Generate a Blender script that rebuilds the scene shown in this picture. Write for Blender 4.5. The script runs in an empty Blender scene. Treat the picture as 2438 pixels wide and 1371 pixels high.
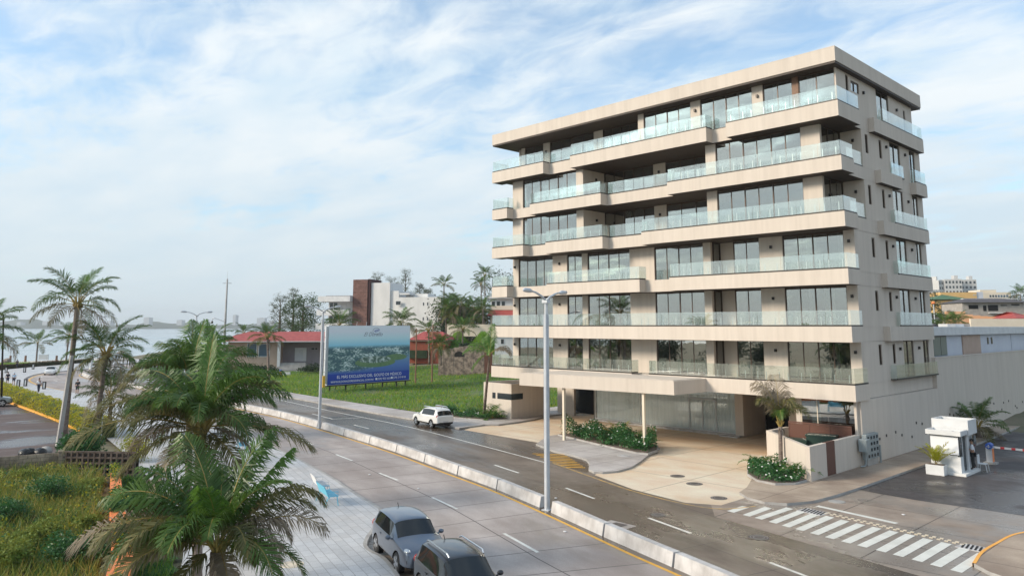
import bpy, bmesh, math, random
import numpy as np
from mathutils import Vector, Matrix
S = bpy.context.scene; COL = S.collection
PI = math.pi; R = math.radians
# ------------------------------------------------------------------ camera (solved from the building's vanishing points)
F_PX, PXC, PYC = 1819.0, 1224.0, 518.0
PITCH = math.atan(258/1819); YAW = R(45.9)
FW = np.array([-math.sin(YAW)*math.cos(PITCH), math.cos(YAW)*math.cos(PITCH), math.sin(PITCH)])
RT = np.array([math.cos(YAW), math.sin(YAW), 0.0]); UP = np.cross(RT, FW)
CAM = np.array([19.844, -48.425, 8.63])
cd = bpy.data.cameras.new('camera'); cam = bpy.data.objects.new('camera', cd); COL.objects.link(cam)
cd.sensor_width = 36; cd.lens = 36*F_PX/2438
cd.shift_x = -5/2438; cd.shift_y = -167.5/2438
cd.clip_start = 0.3; cd.clip_end = 9000
cam.matrix_world = Matrix(((RT[0],UP[0],-FW[0],CAM[0]),(RT[1],UP[1],-FW[1],CAM[1]),(RT[2],UP[2],-FW[2],CAM[2]),(0,0,0,1)))
S.camera = cam
# ------------------------------------------------------------------ world, sun, exposure
SUN_EL, SUN_AZ = R(27), math.atan2(-0.87, -0.49)
sun_dir = Vector((math.cos(SUN_EL)*math.cos(SUN_AZ), math.cos(SUN_EL)*math.sin(SUN_AZ), math.sin(SUN_EL)))
W = bpy.data.worlds.new('World'); S.world = W; W.use_nodes = True
def build_world():
    t = W.node_tree; N = t.nodes; L = t.links; N.clear()
    out = N.new('ShaderNodeOutputWorld'); bg = N.new('ShaderNodeBackground'); L.new(bg.outputs[0], out.inputs[0])
    sky = N.new('ShaderNodeTexSky'); sky.sky_type = 'NISHITA'; sky.sun_disc = False
    sky.sun_elevation = SUN_EL; sky.sun_rotation = math.atan2(sun_dir.x, sun_dir.y)
    sky.air_density = 1.0; sky.dust_density = 1.2; sky.ozone_density = 1.5
    tc = N.new('ShaderNodeTexCoord'); sep = N.new('ShaderNodeSeparateXYZ'); L.new(tc.outputs['Generated'], sep.inputs[0])
    def math_(op, a, b=None, c=None):
        n = N.new('ShaderNodeMath'); n.operation = op
        for i, v in enumerate((a, b, c)):
            if v is None: continue
            if isinstance(v, (int, float)): n.inputs[i].default_value = v
            else: L.new(v, n.inputs[i])
        return n.outputs[0]
    z = math_('MAXIMUM', sep.outputs[2], 0.0); zz = math_('ADD', z, 0.16)
    u = math_('DIVIDE', sep.outputs[0], zz); v = math_('DIVIDE', sep.outputs[1], zz)
    cmb = N.new('ShaderNodeCombineXYZ'); L.new(u, cmb.inputs[0]); L.new(v, cmb.inputs[1])
    mp = N.new('ShaderNodeMapping'); L.new(cmb.outputs[0], mp.inputs[0])
    mp.inputs['Rotation'].default_value = (0, 0, R(-38)); mp.inputs['Scale'].default_value = (0.80, 1.40, 1); mp.inputs['Location'].default_value = (3.4, 1.7, 0)
    n1 = N.new('ShaderNodeTexNoise'); n1.inputs['Scale'].default_value = 1.15; n1.inputs['Detail'].default_value = 9; n1.inputs['Roughness'].default_value = 0.58; n1.inputs['Distortion'].default_value = 0.35
    n2 = N.new('ShaderNodeTexNoise'); n2.inputs['Scale'].default_value = 5.0; n2.inputs['Detail'].default_value = 8; n2.inputs['Roughness'].default_value = 0.6; n2.inputs['Distortion'].default_value = 0.6
    L.new(mp.outputs[0], n1.inputs['Vector']); L.new(mp.outputs[0], n2.inputs['Vector'])
    s = math_('ADD', math_('MULTIPLY', n1.outputs[0], 0.60), math_('MULTIPLY', n2.outputs[0], 0.40))
    # thicker cloud low in the sky, broken cloud overhead
    low = N.new('ShaderNodeMapRange'); L.new(z, low.inputs[0]); low.inputs[1].default_value = 0.05; low.inputs[2].default_value = 0.42; low.inputs[3].default_value = 0.16; low.inputs[4].default_value = -0.02
    cov = N.new('ShaderNodeMapRange'); cov.interpolation_type = 'SMOOTHSTEP'
    L.new(math_('ADD', s, low.outputs[0]), cov.inputs[0]); cov.inputs[1].default_value = 0.38; cov.inputs[2].default_value = 0.62; cov.inputs[3].default_value = 0.26; cov.inputs[4].default_value = 0.95
    skm = N.new('ShaderNodeVectorMath'); skm.operation = 'SCALE'; L.new(sky.outputs[0], skm.inputs[0]); skm.inputs['Scale'].default_value = 0.15; tint = N.new('ShaderNodeMixRGB'); tint.blend_type = 'MULTIPLY'; tint.inputs[0].default_value = 1.0; L.new(skm.outputs[0], tint.inputs[1]); tint.inputs[2].default_value = (0.85, 1.15, 1.25, 1)
    # cloud brightness follows a second noise so they have body
    n3 = N.new('ShaderNodeTexNoise'); n3.inputs['Scale'].default_value = 2.3; n3.inputs['Detail'].default_value = 6; L.new(mp.outputs[0], n3.inputs['Vector'])
    cr = N.new('ShaderNodeValToRGB'); L.new(n3.outputs[0], cr.inputs[0])
    cr.color_ramp.elements[0].position = 0.35; cr.color_ramp.elements[0].color = (0.60, 0.715, 0.80, 1)
    cr.color_ramp.elements[1].position = 0.66; cr.color_ramp.elements[1].color = (0.80, 0.835, 0.845, 1)
    hz = N.new('ShaderNodeMapRange'); L.new(z, hz.inputs[0]); hz.inputs[1].default_value = 0.0; hz.inputs[2].default_value = 0.30; hz.inputs[3].default_value = 1.0; hz.inputs[4].default_value = 0.0
    mh = N.new('ShaderNodeMixRGB'); L.new(hz.outputs[0], mh.inputs[0]); L.new(cr.outputs[0], mh.inputs[1]); mh.inputs[2].default_value = (0.55, 0.635, 0.69, 1)
    mx = N.new('ShaderNodeMixRGB'); L.new(cov.outputs[0], mx.inputs[0]); L.new(tint.outputs[0], mx.inputs[1]); L.new(mh.outputs[0], mx.inputs[2])
    L.new(mx.outputs[0], bg.inputs[0]); bg.inputs[1].default_value = 1.0
build_world()
sd = bpy.data.lights.new('sun', 'SUN'); sd.energy = 3.35; sd.angle = R(15); sd.color = (1.0, 0.85, 0.68)
so = bpy.data.objects.new('sun', sd); COL.objects.link(so); so.rotation_euler = (-sun_dir).to_track_quat('-Z', 'Y').to_euler(); so.location = (-40, -60, 60)
S.view_settings.view_transform = 'Standard'; S.view_settings.look = 'None'; S.view_settings.exposure = 0.3; S.view_settings.gamma = 1.0
S.cycles.max_bounces = 6; S.cycles.transparent_max_bounces = 16; S.cycles.use_denoising = True
# ------------------------------------------------------------------ helpers
def ray(x, y): return FW + RT*(x-PXC)/F_PX - UP*(y-PYC)/F_PX
def at(x, y, z=0.0):
    d = ray(x, y); return CAM + d*((z-CAM[2])/d[2])
HD = np.array([-math.sin(YAW), math.cos(YAW), 0.0])
def atD(x, y, D):
    d = ray(x, y); return CAM + d*(D/float(d@HD))
def smooth_line(pts, step=1.5):
    """Catmull-Rom through 2-D/3-D points, resampled to even steps"""
    P = [np.array(p, float) for p in pts]; P = [2*P[0]-P[1]] + P + [2*P[-1]-P[-2]]; out = []
    for i in range(1, len(P)-2):
        for k in range(12):
            t = k/12; a, b, c, d = P[i-1], P[i], P[i+1], P[i+2]
            out.append(0.5*((2*b) + (c-a)*t + (2*a-5*b+4*c-d)*t*t + (3*b-a-3*c+d)*t**3))
    out.append(P[-2]); out = np.array(out)
    s = np.concatenate([[0], np.cumsum(np.linalg.norm(np.diff(out, axis=0), axis=1))])
    n = max(2, int(s[-1]/step)); q = np.linspace(0, s[-1], n)
    return np.stack([np.interp(q, s, out[:, j]) for j in range(out.shape[1])], 1)
ORG = {}
class MB:
    def __init__(s): s.v = []; s.f = []; s.m = []; s.uv = {}
    def face(s, pts, mi=0, uv=None):
        b = len(s.v); s.v.extend([tuple(map(float, p)) for p in pts]); s.f.append(tuple(range(b, b+len(pts)))); s.m.append(mi)
        if uv: s.uv[len(s.f)-1] = uv
    def box(s, x0, x1, y0, y1, z0, z1, mi=0, bot=None):
        s.prism([(x0,y0),(x1,y0),(x1,y1),(x0,y1)], z0, z1, mi, None, bot)
    def obox(s, c, sx, sy, sz, rz=0.0, mi=0, ry=0.0):
        M = Matrix.Rotation(rz, 3, 'Z') @ Matrix.Rotation(ry, 3, 'Y'); b = len(s.v)
        for dz in (-1, 1):
            for dx, dy in ((-1,-1),(1,-1),(1,1),(-1,1)):
                p = M @ Vector((dx*sx/2, dy*sy/2, dz*sz/2)); s.v.append((c[0]+p.x, c[1]+p.y, c[2]+p.z))
        for q in ((3,2,1,0),(4,5,6,7),(0,1,5,4),(1,2,6,5),(2,3,7,6),(3,0,4,7)):
            s.f.append(tuple(b+i for i in q)); s.m.append(mi)
    def prism(s, poly, z0, z1, mi=0, side=None, bot=None):
        a = sum(poly[i][0]*poly[(i+1)%len(poly)][1]-poly[(i+1)%len(poly)][0]*poly[i][1] for i in range(len(poly)))
        if a < 0: poly = poly[::-1]
        n = len(poly); b = len(s.v)
        z0f = z0 if callable(z0) else (lambda x, y: z0); z1f = z1 if callable(z1) else (lambda x, y: z1)
        s.v += [(p[0], p[1], z0f(p[0],p[1])) for p in poly] + [(p[0], p[1], z1f(p[0],p[1])) for p in poly]
        s.f.append(tuple(b+n+i for i in range(n))); s.m.append(mi)
        s.f.append(tuple(b+n-1-i for i in range(n))); s.m.append(mi if bot is None else bot)
        for i in range(n):
            j = (i+1) % n; s.f.append((b+i, b+j, b+n+j, b+n+i)); s.m.append(mi if side is None else side)
    def sheet(s, poly, z, mi=0):
        a = sum(poly[i][0]*poly[(i+1)%len(poly)][1]-poly[(i+1)%len(poly)][0]*poly[i][1] for i in range(len(poly)))
        s.face([(p[0], p[1], z) for p in (poly if a > 0 else poly[::-1])], mi)
    def tube(s, pts, rad, n=8, mi=0, caps=True):
        P = [Vector(tuple(map(float, p))) for p in pts]; k = len(P); b = len(s.v)
        if not hasattr(rad, '__len__'): rad = [rad]*k
        up = Vector((0.13, 0.21, 0.97))
        for i in range(k):
            T = (P[min(i+1,k-1)]-P[max(i-1,0)])
            if T.length < 1e-9: T = Vector((0,0,1))
            T.normalize(); A = T.cross(up)
            if A.length < 0.05: A = T.cross(Vector((1,0,0)))
            A.normalize(); B = A.cross(T)
            for j in range(n):
                q = P[i] + (A*math.cos(2*PI*j/n) - B*math.sin(2*PI*j/n))*(-rad[i]); s.v.append(tuple(q))
        for i in range(k-1):
            for j in range(n):
                j2 = (j+1) % n; s.f.append((b+i*n+j, b+i*n+j2, b+(i+1)*n+j2, b+(i+1)*n+j)); s.m.append(mi)
        if caps:
            s.f.append(tuple(b+n-1-j for j in range(n))); s.m.append(mi); s.f.append(tuple(b+(k-1)*n+j for j in range(n))); s.m.append(mi)
    def ball(s, c, rx, ry, rz, mi=0, n=8, m=6):
        b = len(s.v)
        for i in range(m+1):
            th = PI*i/m
            for j in range(n):
                ph = 2*PI*j/n; s.v.append((c[0]+rx*math.sin(th)*math.cos(ph), c[1]+ry*math.sin(th)*math.sin(ph), c[2]-rz*math.cos(th)))
        for i in range(m):
            for j in range(n):
                s.f.append((b+i*n+j, b+i*n+(j+1)%n, b+(i+1)*n+(j+1)%n, b+(i+1)*n+j)); s.m.append(mi)
    def build(s, name, mats, parent=None, smooth=False, loc=None, bevel=0.0, tri=False):
        me = bpy.data.meshes.new(name)
        off = ORG.get(parent.name, (0,0,0)) if parent is not None else (loc if loc is not None else (0,0,0))
        V = np.array(s.v, dtype=float).reshape(-1, 3) - np.array(off, float)
        me.from_pydata([tuple(p) for p in V], [], s.f)
        if not isinstance(mats, (list, tuple)): mats = [mats]
        for m in mats: me.materials.append(m)
        me.polygons.foreach_set('material_index', s.m)
        if s.uv:
            ul = me.uv_layers.new(name='UVMap')
            for fi, uv in s.uv.items():
                for li, c in zip(me.polygons[fi].loop_indices, uv): ul.data[li].uv = c
        if smooth: me.polygons.foreach_set('use_smooth', [True]*len(me.polygons))
        me.update(); me.validate()
        o = bpy.data.objects.new(name, me); COL.objects.link(o)
        if parent is not None: o.parent = parent; ORG[o.name] = off
        elif loc is not None: o.location = loc; ORG[o.name] = tuple(loc)
        else: ORG[o.name] = (0,0,0)
        if bevel:
            md = o.modifiers.new('bevel', 'BEVEL'); md.width = bevel; md.segments = 2; md.limit_method = 'ANGLE'
        return o
def tag(o, label=None, cat=None, group=None, kind=None):
    if label: o['label'] = label
    if cat: o['category'] = cat
    if group: o['group'] = group
    if kind: o['kind'] = kind
    return o
def thing(name, label, cat, loc=(0,0,0), group=None, local=False, rz=0.0):
    """Empty at the thing's base; children are authored in world coordinates unless local"""
    o = bpy.data.objects.new(name, None); COL.objects.link(o); o.location = tuple(map(float, loc)); o.rotation_euler = (0,0,rz)
    o.empty_display_size = 0.3; ORG[o.name] = (0,0,0) if local else tuple(map(float, loc)); return tag(o, label, cat, group)
def kids(o): return [c for c in o.children]
def copy_tree(o, parent=None):
    c = o.copy(); COL.objects.link(c)
    if parent is not None: c.parent = parent
    for ch in kids(o): copy_tree(ch, c)
    return c
def struct(o): o['kind'] = 'structure'; return o
def place(src, loc, rz, label, scale=1.0, first=False):
    o = src if first else copy_tree(src)
    o.location = tuple(map(float, loc)); o.rotation_euler = (0,0,rz); o.scale = (scale,)*3; o['label'] = label; return o
def recalc(o):
    bm = bmesh.new(); bm.from_mesh(o.data); bmesh.ops.recalc_face_normals(bm, faces=bm.faces); bm.to_mesh(o.data); bm.free()
# ------------------------------------------------------------------ materials
def mat(name, c1, c2=None, scale=3.0, rough=0.7, bump=0.0, bscale=None, metal=0.0, spec=0.5, stretch=(1,1,1), lo=0.35, hi=0.65, detail=6, coat=0.0, rough2=None, emit=None):
    m = bpy.data.materials.new(name); m.use_nodes = True; t = m.node_tree; N = t.nodes; L = t.links
    b = N['Principled BSDF']; b.inputs['Roughness'].default_value = rough; b.inputs['Metallic'].default_value = metal
    b.inputs['Specular IOR Level'].default_value = spec; b.inputs['Base Color'].default_value = (*c1, 1)
    if coat: b.inputs['Coat Weight'].default_value = coat; b.inputs['Coat Roughness'].default_value = 0.05
    if c2 is not None or bump:
        tc = N.new('ShaderNodeTexCoord'); mp = N.new('ShaderNodeMapping'); mp.inputs['Scale'].default_value = stretch
        L.new(tc.outputs['Object'], mp.inputs[0])
        n = N.new('ShaderNodeTexNoise'); n.inputs['Scale'].default_value = scale; n.inputs['Detail'].default_value = detail; n.inputs['Roughness'].default_value = 0.6
        L.new(mp.outputs[0], n.inputs['Vector'])
        if c2 is not None:
            cr = N.new('ShaderNodeValToRGB'); L.new(n.outputs[0], cr.inputs[0])
            cr.color_ramp.elements[0].position = lo; cr.color_ramp.elements[0].color = (*c1, 1)
            cr.color_ramp.elements[1].position = hi; cr.color_ramp.elements[1].color = (*c2, 1)
            L.new(cr.outputs[0], b.inputs['Base Color'])
        if rough2 is not None:
            mr = N.new('ShaderNodeMapRange'); L.new(n.outputs[0], mr.inputs[0]); mr.inputs[1].default_value = lo; mr.inputs[2].default_value = hi; mr.inputs[3].default_value = rough; mr.inputs[4].default_value = rough2
            L.new(mr.outputs[0], b.inputs['Roughness'])
        if bump:
            n2 = N.new('ShaderNodeTexNoise'); n2.inputs['Scale'].default_value = bscale or scale*6; n2.inputs['Detail'].default_value = 4
            L.new(mp.outputs[0], n2.inputs['Vector'])
            bp = N.new('ShaderNodeBump'); bp.inputs['Strength'].default_value = bump; bp.inputs['Distance'].default_value = 0.05
            L.new(n2.outputs[0], bp.inputs['Height']); L.new(bp.outputs[0], b.inputs['Normal'])
    return m
def leafmat(name, c1, c2, scale=1.5, rough=0.5, transl=0.25, tcol=None):
    """leaf: diffuse/gloss plus some translucency, colour varies through space"""
    m = mat(name, c1, c2, scale, rough, lo=0.3, hi=0.7, detail=3, spec=0.3); t = m.node_tree; N = t.nodes; L = t.links
    b = N['Principled BSDF']; out = N['Material Output']; tr = N.new('ShaderNodeBsdfTranslucent'); tr.inputs[0].default_value = (*(tcol or [min(1, c*1.6) for c in c2]), 1)
    mx = N.new('ShaderNodeMixShader'); mx.inputs[0].default_value = transl; L.new(b.outputs[0], mx.inputs[1]); L.new(tr.outputs[0], mx.inputs[2]); L.new(mx.outputs[0], out.inputs[0])
    return m
def glassmat(name, tint, refl=0.3, rcol=(0.9,0.92,0.95), milk=0.0, milkc=(0.8,0.85,0.82), rough=0.015, wav=0.0):
    m = bpy.data.materials.new(name); m.use_nodes = True; t = m.node_tree; N = t.nodes; L = t.links; N.clear()
    out = N.new('ShaderNodeOutputMaterial'); tr = N.new('ShaderNodeBsdfTransparent'); tr.inputs[0].default_value = (*tint, 1)
    gl = N.new('ShaderNodeBsdfGlossy'); gl.inputs[0].default_value = (*rcol, 1); gl.inputs['Roughness'].default_value = rough
    if wav:
        tc = N.new('ShaderNodeTexCoord'); nz = N.new('ShaderNodeTexNoise'); nz.inputs['Scale'].default_value = 0.7; L.new(tc.outputs['Object'], nz.inputs['Vector'])
        bp = N.new('ShaderNodeBump'); bp.inputs['Strength'].default_value = wav; bp.inputs['Distance'].default_value = 0.1; L.new(nz.outputs[0], bp.inputs['Height']); L.new(bp.outputs[0], gl.inputs['Normal'])
    fr = N.new('ShaderNodeLayerWeight'); fr.inputs[0].default_value = 0.5; pw_ = N.new('ShaderNodeMath'); pw_.operation = 'POWER'; L.new(fr.outputs['Facing'], pw_.inputs[0]); pw_.inputs[1].default_value = 4.0
    ad = N.new('ShaderNodeMath'); ad.operation = 'MULTIPLY_ADD'; L.new(pw_.outputs[0], ad.inputs[0]); ad.inputs[1].default_value = 0.6; ad.inputs[2].default_value = refl; ad.use_clamp = True
    mx = N.new('ShaderNodeMixShader'); L.new(ad.outputs[0], mx.inputs[0]); L.new(tr.outputs[0], mx.inputs[1]); L.new(gl.outputs[0], mx.inputs[2]); last = mx
    if milk:
        df = N.new('ShaderNodeBsdfDiffuse'); df.inputs[0].default_value = (*milkc, 1); tl = N.new('ShaderNodeBsdfTranslucent'); tl.inputs[0].default_value = (*milkc, 1)
        a = N.new('ShaderNodeMixShader'); a.inputs[0].default_value = 0.5; L.new(df.outputs[0], a.inputs[1]); L.new(tl.outputs[0], a.inputs[2])
        m2 = N.new('ShaderNodeMixShader'); m2.inputs[0].default_value = milk; L.new(mx.outputs[0], m2.inputs[1]); L.new(a.outputs[0], m2.inputs[2]); last = m2
    L.new(last.outputs[0], out.inputs[0]); return m
def pavemat(name, c1, c2, wet, tile=None, joint=(0.1,0.1,0.1), jw=0.02, coord='UV', wetlo=0.5, wethi=0.6, wscale=0.12, off=0.0, tvar=0.0, stretch=(1,1,1), stain=None, dry=0.75, wetrough=0.12, bumpy=0.12):
    """paving: two-tone grime, optional joints, damp darker glossier patches"""
    m = bpy.data.materials.new(name); m.use_nodes = True; t = m.node_tree; N = t.nodes; L = t.links; b = N['Principled BSDF']
    tc = N.new('ShaderNodeTexCoord'); src = tc.outputs[coord]
    mp = N.new('ShaderNodeMapping'); mp.inputs['Scale'].default_value = stretch; L.new(src, mp.inputs[0])
    def noise(sc, det=6, v=None, rg=0.6):
        n = N.new('ShaderNodeTexNoise'); n.inputs['Scale'].default_value = sc; n.inputs['Detail'].default_value = det; n.inputs['Roughness'].default_value = rg; L.new(v or mp.outputs[0], n.inputs['Vector']); return n.outputs[0]
    def ramp(v, p0, p1, a, c):
        r = N.new('ShaderNodeValToRGB'); L.new(v, r.inputs[0]); r.color_ramp.elements[0].position = p0; r.color_ramp.elements[0].color = (*a, 1); r.color_ramp.elements[1].position = p1; r.color_ramp.elements[1].color = (*c, 1); return r.outputs[0]
    def mix(f, a, c, mode='MIX'):
        x = N.new('ShaderNodeMixRGB'); x.blend_type = mode
        for i, v in enumerate((f, a, c)):
            if isinstance(v, (int, float)): x.inputs[i].default_value = v
            elif isinstance(v, tuple): x.inputs[i].default_value = (*v, 1)
            else: L.new(v, x.inputs[i])
        return x.outputs[0]
    col = ramp(noise(0.55, 8), 0.35, 0.65, c1, c2)
    fine = ramp(noise(22, 3), 0.3, 0.7, (0.86,)*3, (1.1,)*3); col = mix(1.0, col, fine, 'MULTIPLY')
    if stain: col = mix(ramp(noise(0.16, 7), 0.44, 0.64, (0,)*3, (0.85,)*3), col, stain)
    if tile:
        br = N.new('ShaderNodeTexBrick'); L.new(src, br.inputs['Vector']); br.offset = off; br.inputs['Scale'].default_value = 1.0
        br.inputs['Brick Width'].default_value = tile[0]; br.inputs['Row Height'].default_value = tile[1]; br.inputs['Mortar Size'].default_value = jw; br.inputs['Mortar Smooth'].default_value = 0.3
        br.inputs['Color1'].default_value = (1-tvar,)*3 + (1,); br.inputs['Color2'].default_value = (1+tvar*0.5,)*3 + (1,); br.inputs['Mortar'].default_value = (1, 1, 1, 1)
        if tvar: col = mix(1.0, col, br.outputs[0], 'MULTIPLY')
        col = mix(br.outputs['Fac'], col, joint)
    w = N.new('ShaderNodeMapRange'); w.interpolation_type = 'SMOOTHSTEP'; L.new(noise(wscale, 7, None, 0.62), w.inputs[0]); w.inputs[1].default_value = wetlo; w.inputs[2].default_value = wethi
    w2 = N.new('ShaderNodeMath'); w2.operation = 'MULTIPLY'; L.new(w.outputs[0], w2.inputs[0]); w2.inputs[1].default_value = wet
    dk = N.new('ShaderNodeMath'); dk.operation = 'MULTIPLY'; L.new(w2.outputs[0], dk.inputs[0]); dk.inputs[1].default_value = 0.75
    col = mix(dk.outputs[0], col, mix(1.0, col, (0.42, 0.40, 0.38), 'MULTIPLY'))
    L.new(col, b.inputs['Base Color'])
    rr = N.new('ShaderNodeMapRange'); L.new(w2.outputs[0], rr.inputs[0]); rr.inputs[3].default_value = dry; rr.inputs[4].default_value = wetrough; L.new(rr.outputs[0], b.inputs['Roughness'])
    bp = N.new('ShaderNodeBump'); bp.inputs['Strength'].default_value = bumpy; bp.inputs['Distance'].default_value = 0.02; L.new(noise(30, 3), bp.inputs['Height']); L.new(bp.outputs[0], b.inputs['Normal'])
    return m
def brickmat(name, c1, c2, mortar, bw, bh, ms=0.02, axis='y', dirt=(0.3,0.28,0.25)):
    m = mat(name, c1, c2, 1.5, 0.9, 0.3, 12); t = m.node_tree; N = t.nodes; L = t.links; b = N['Principled BSDF']; src = b.inputs['Base Color'].links[0].from_socket
    tc = N.new('ShaderNodeTexCoord'); sp = N.new('ShaderNodeSeparateXYZ'); cb = N.new('ShaderNodeCombineXYZ'); L.new(tc.outputs['Object'], sp.inputs[0]); L.new(sp.outputs[1 if axis == 'y' else 0], cb.inputs[0]); L.new(sp.outputs[2], cb.inputs[1])
    br = N.new('ShaderNodeTexBrick'); L.new(cb.outputs[0], br.inputs['Vector']); br.inputs['Scale'].default_value = 1; br.inputs['Brick Width'].default_value = bw; br.inputs['Row Height'].default_value = bh; br.inputs['Mortar Size'].default_value = ms
    br.inputs['Color1'].default_value = (.75,.75,.75,1); br.inputs['Color2'].default_value = (1.1,1.1,1.1,1); br.inputs['Mortar'].default_value = (*mortar,1)
    mx = N.new('ShaderNodeMixRGB'); mx.blend_type = 'MULTIPLY'; mx.inputs[0].default_value = 1; L.new(src, mx.inputs[1]); L.new(br.outputs[0], mx.inputs[2]); L.new(mx.outputs[0], b.inputs['Base Color']); return m
M = {}
M['stucco'] = mat('cream_stucco', (0.555,0.492,0.425), (0.61,0.545,0.475), 0.8, 0.85, 0.15, 40, stretch=(1.3,1.3,0.3), lo=0.3, hi=0.7)
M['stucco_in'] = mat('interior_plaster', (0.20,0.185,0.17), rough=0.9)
def streaks(m, s=(3.5,3.5,0.06), lo=0.94):
    t = m.node_tree; N = t.nodes; L = t.links; b = N['Principled BSDF']; src = b.inputs['Base Color'].links[0].from_socket; tc = N.new('ShaderNodeTexCoord'); mp = N.new('ShaderNodeMapping'); mp.inputs['Scale'].default_value = s; L.new(tc.outputs['Object'], mp.inputs[0])
    n = N.new('ShaderNodeTexNoise'); n.inputs['Scale'].default_value = 1.0; n.inputs['Detail'].default_value = 5; L.new(mp.outputs[0], n.inputs[0]); r = N.new('ShaderNodeMapRange'); L.new(n.outputs[0], r.inputs[0]); r.inputs[1].default_value = .35; r.inputs[2].default_value = .55; r.inputs[3].default_value = lo; r.inputs[4].default_value = 1.0
    mx = N.new('ShaderNodeVectorMath'); mx.operation = 'SCALE'; L.new(src, mx.inputs[0]); L.new(r.outputs[0], mx.inputs['Scale']); L.new(mx.outputs[0], b.inputs['Base Color'])
streaks(M['stucco'])
pass
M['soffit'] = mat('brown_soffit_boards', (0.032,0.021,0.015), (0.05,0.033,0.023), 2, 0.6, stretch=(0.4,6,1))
M['trim'] = mat('dark_bronze_metal', (0.03,0.026,0.022), rough=0.4, metal=0.3)
M['bronze'] = mat('bronze_window_frame', (0.075,0.052,0.038), rough=0.45, metal=0.4)
M['wood_post'] = mat('brown_wood', (0.16,0.085,0.05), (0.22,0.12,0.07), 6, 0.6)
M['win'] = glassmat('window_glass', (0.60,0.64,0.62), 0.36, (0.90,0.90,0.88), wav=0.02)
M['rail'] = glassmat('railing_glass', (0.93,0.98,0.965), 0.22, (0.99,1.0,0.99), milk=0.05, milkc=(0.90,0.94,0.91), rough=0.0)
M['lobby'] = glassmat('lobby_glass', (0.97,0.99,0.985), 0.07, (0.85,0.9,0.91), milk=0.22, milkc=(0.90,0.95,0.95))
M['curtain'] = mat('sheer_curtain', (0.66,0.71,0.72), (0.95,0.96,0.96), 1.0, 0.9, stretch=(9,9,0.05), lo=0.35, hi=0.7, detail=2)
M['steel'] = mat('brushed_steel', (0.55,0.57,0.58), rough=0.35, metal=0.9)
M['lampgrey'] = mat('galvanised_grey_paint', (0.50,0.53,0.57), (0.58,0.61,0.64), 2.5, 0.45, metal=0.25)
M['white'] = mat('white_paint', (0.56,0.575,0.585), (0.66,0.67,0.675), 1.2, 0.6)
M['offwhite'] = mat('offwhite_render', (0.62,0.62,0.61), (0.70,0.70,0.69), 0.6, 0.8, stretch=(1,1,0.4))
M['concrete'] = mat('pale_concrete', (0.40,0.385,0.375), (0.60,0.59,0.585), 1.1, 0.75, 0.15, 30)
streaks(M['concrete'], (3,3,0.5), 0.85)
M['kerb'] = mat('grey_kerb_concrete', (0.30,0.29,0.28), (0.42,0.41,0.39), 1.3, 0.8, 0.2, 20)
M['black'] = mat('black_rubber', (0.018,0.018,0.019), rough=0.65)
M['dark'] = mat('painted_dark', (0.012,0.012,0.012), rough=0.9)  # near-black standing in for the shade inside openings; also colours the drain bars
M['brownpanel'] = mat('brown_slatted_panel', (0.10,0.042,0.028), (0.14,0.06,0.04), 3, 0.6, stretch=(1,1,20))
M['greenbox'] = mat('dark_green_metal', (0.02,0.05,0.04), rough=0.4)
M['metergrey'] = mat('grey_meter_metal', (0.26,0.30,0.31), (0.32,0.36,0.37), 4, 0.5, metal=0.2)
M['redtile'] = mat('red_roof_tiles', (0.29,0.045,0.038), (0.39,0.08,0.065), 1.2, 0.65, 0.6, 3, stretch=(1,1,1))
M['tan'] = mat('tan_render', (0.42,0.31,0.25), (0.48,0.36,0.29), 0.8, 0.85)
M['mauve'] = mat('mauve_render', (0.26,0.23,0.25), (0.30,0.27,0.29), 0.8, 0.85)
M['browntile'] = brickmat('brown_brick_tower', (0.16,0.085,0.07), (0.22,0.12,0.10), (.6,.6,.6), 1.2, .45, .04, 'x')
M['orange'] = mat('orange_paint', (0.72,0.20,0.06), (0.80,0.26,0.09), 1.5, 0.65)
M['yellowline'] = mat('yellow_road_paint', (0.62,0.33,0.03), (0.75,0.42,0.06), 3, 0.6)
M['orangekerb'] = mat('orange_kerb_paint', (0.80,0.36,0.05), (0.88,0.44,0.09), 2, 0.6)
M['whiteline'] = mat('white_road_paint', (0.52,0.52,0.49), (0.74,0.74,0.70), 1.6, 0.6, lo=0.3, hi=0.55, detail=9)
M['whitebar'] = mat('white_crossing_paint', (0.60,0.60,0.55), (0.72,0.72,0.67), 1.3, 0.5, lo=0.3, hi=0.6, detail=9)
M['yellowworn'] = mat('worn_yellow_paint', (0.30,0.24,0.16), (0.60,0.38,0.12), 2.2, 0.7, lo=0.35, hi=0.6, detail=9)
M['manhole'] = mat('cast_iron', (0.06,0.05,0.045), (0.10,0.085,0.075), 8, 0.6, 0.4, 14)
M['soil'] = mat('bare_soil', (0.10,0.075,0.06), (0.17,0.13,0.105), 2.5, 0.95, 0.6, 8)
M['blue'] = mat('light_blue_paint', (0.13,0.50,0.66), (0.17,0.56,0.72), 2, 0.5)
M['lattice'] = mat('dark_stained_block', (0.05,0.035,0.028), (0.14,0.105,0.085), 2, .9)
M['cmu'] = brickmat('concrete_block', (0.20,0.16,0.12), (0.46,0.37,0.28), (.45,.45,.45), .42, .21, .012)
M['stone'] = mat('rubble_stone', (0.12,0.095,0.08), (0.34,0.27,0.22), 1.9, 0.9, 0.8, 3, detail=3)
M['bark'] = mat('palm_bark', (0.13,0.10,0.085), (0.25,0.20,0.17), 2.0, 0.9, 0.5, 7, stretch=(1,1,4))
M['barkdark'] = mat('dark_palm_fibre', (0.035,0.025,0.018), (0.10,0.065,0.035), 6, 0.95)
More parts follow.
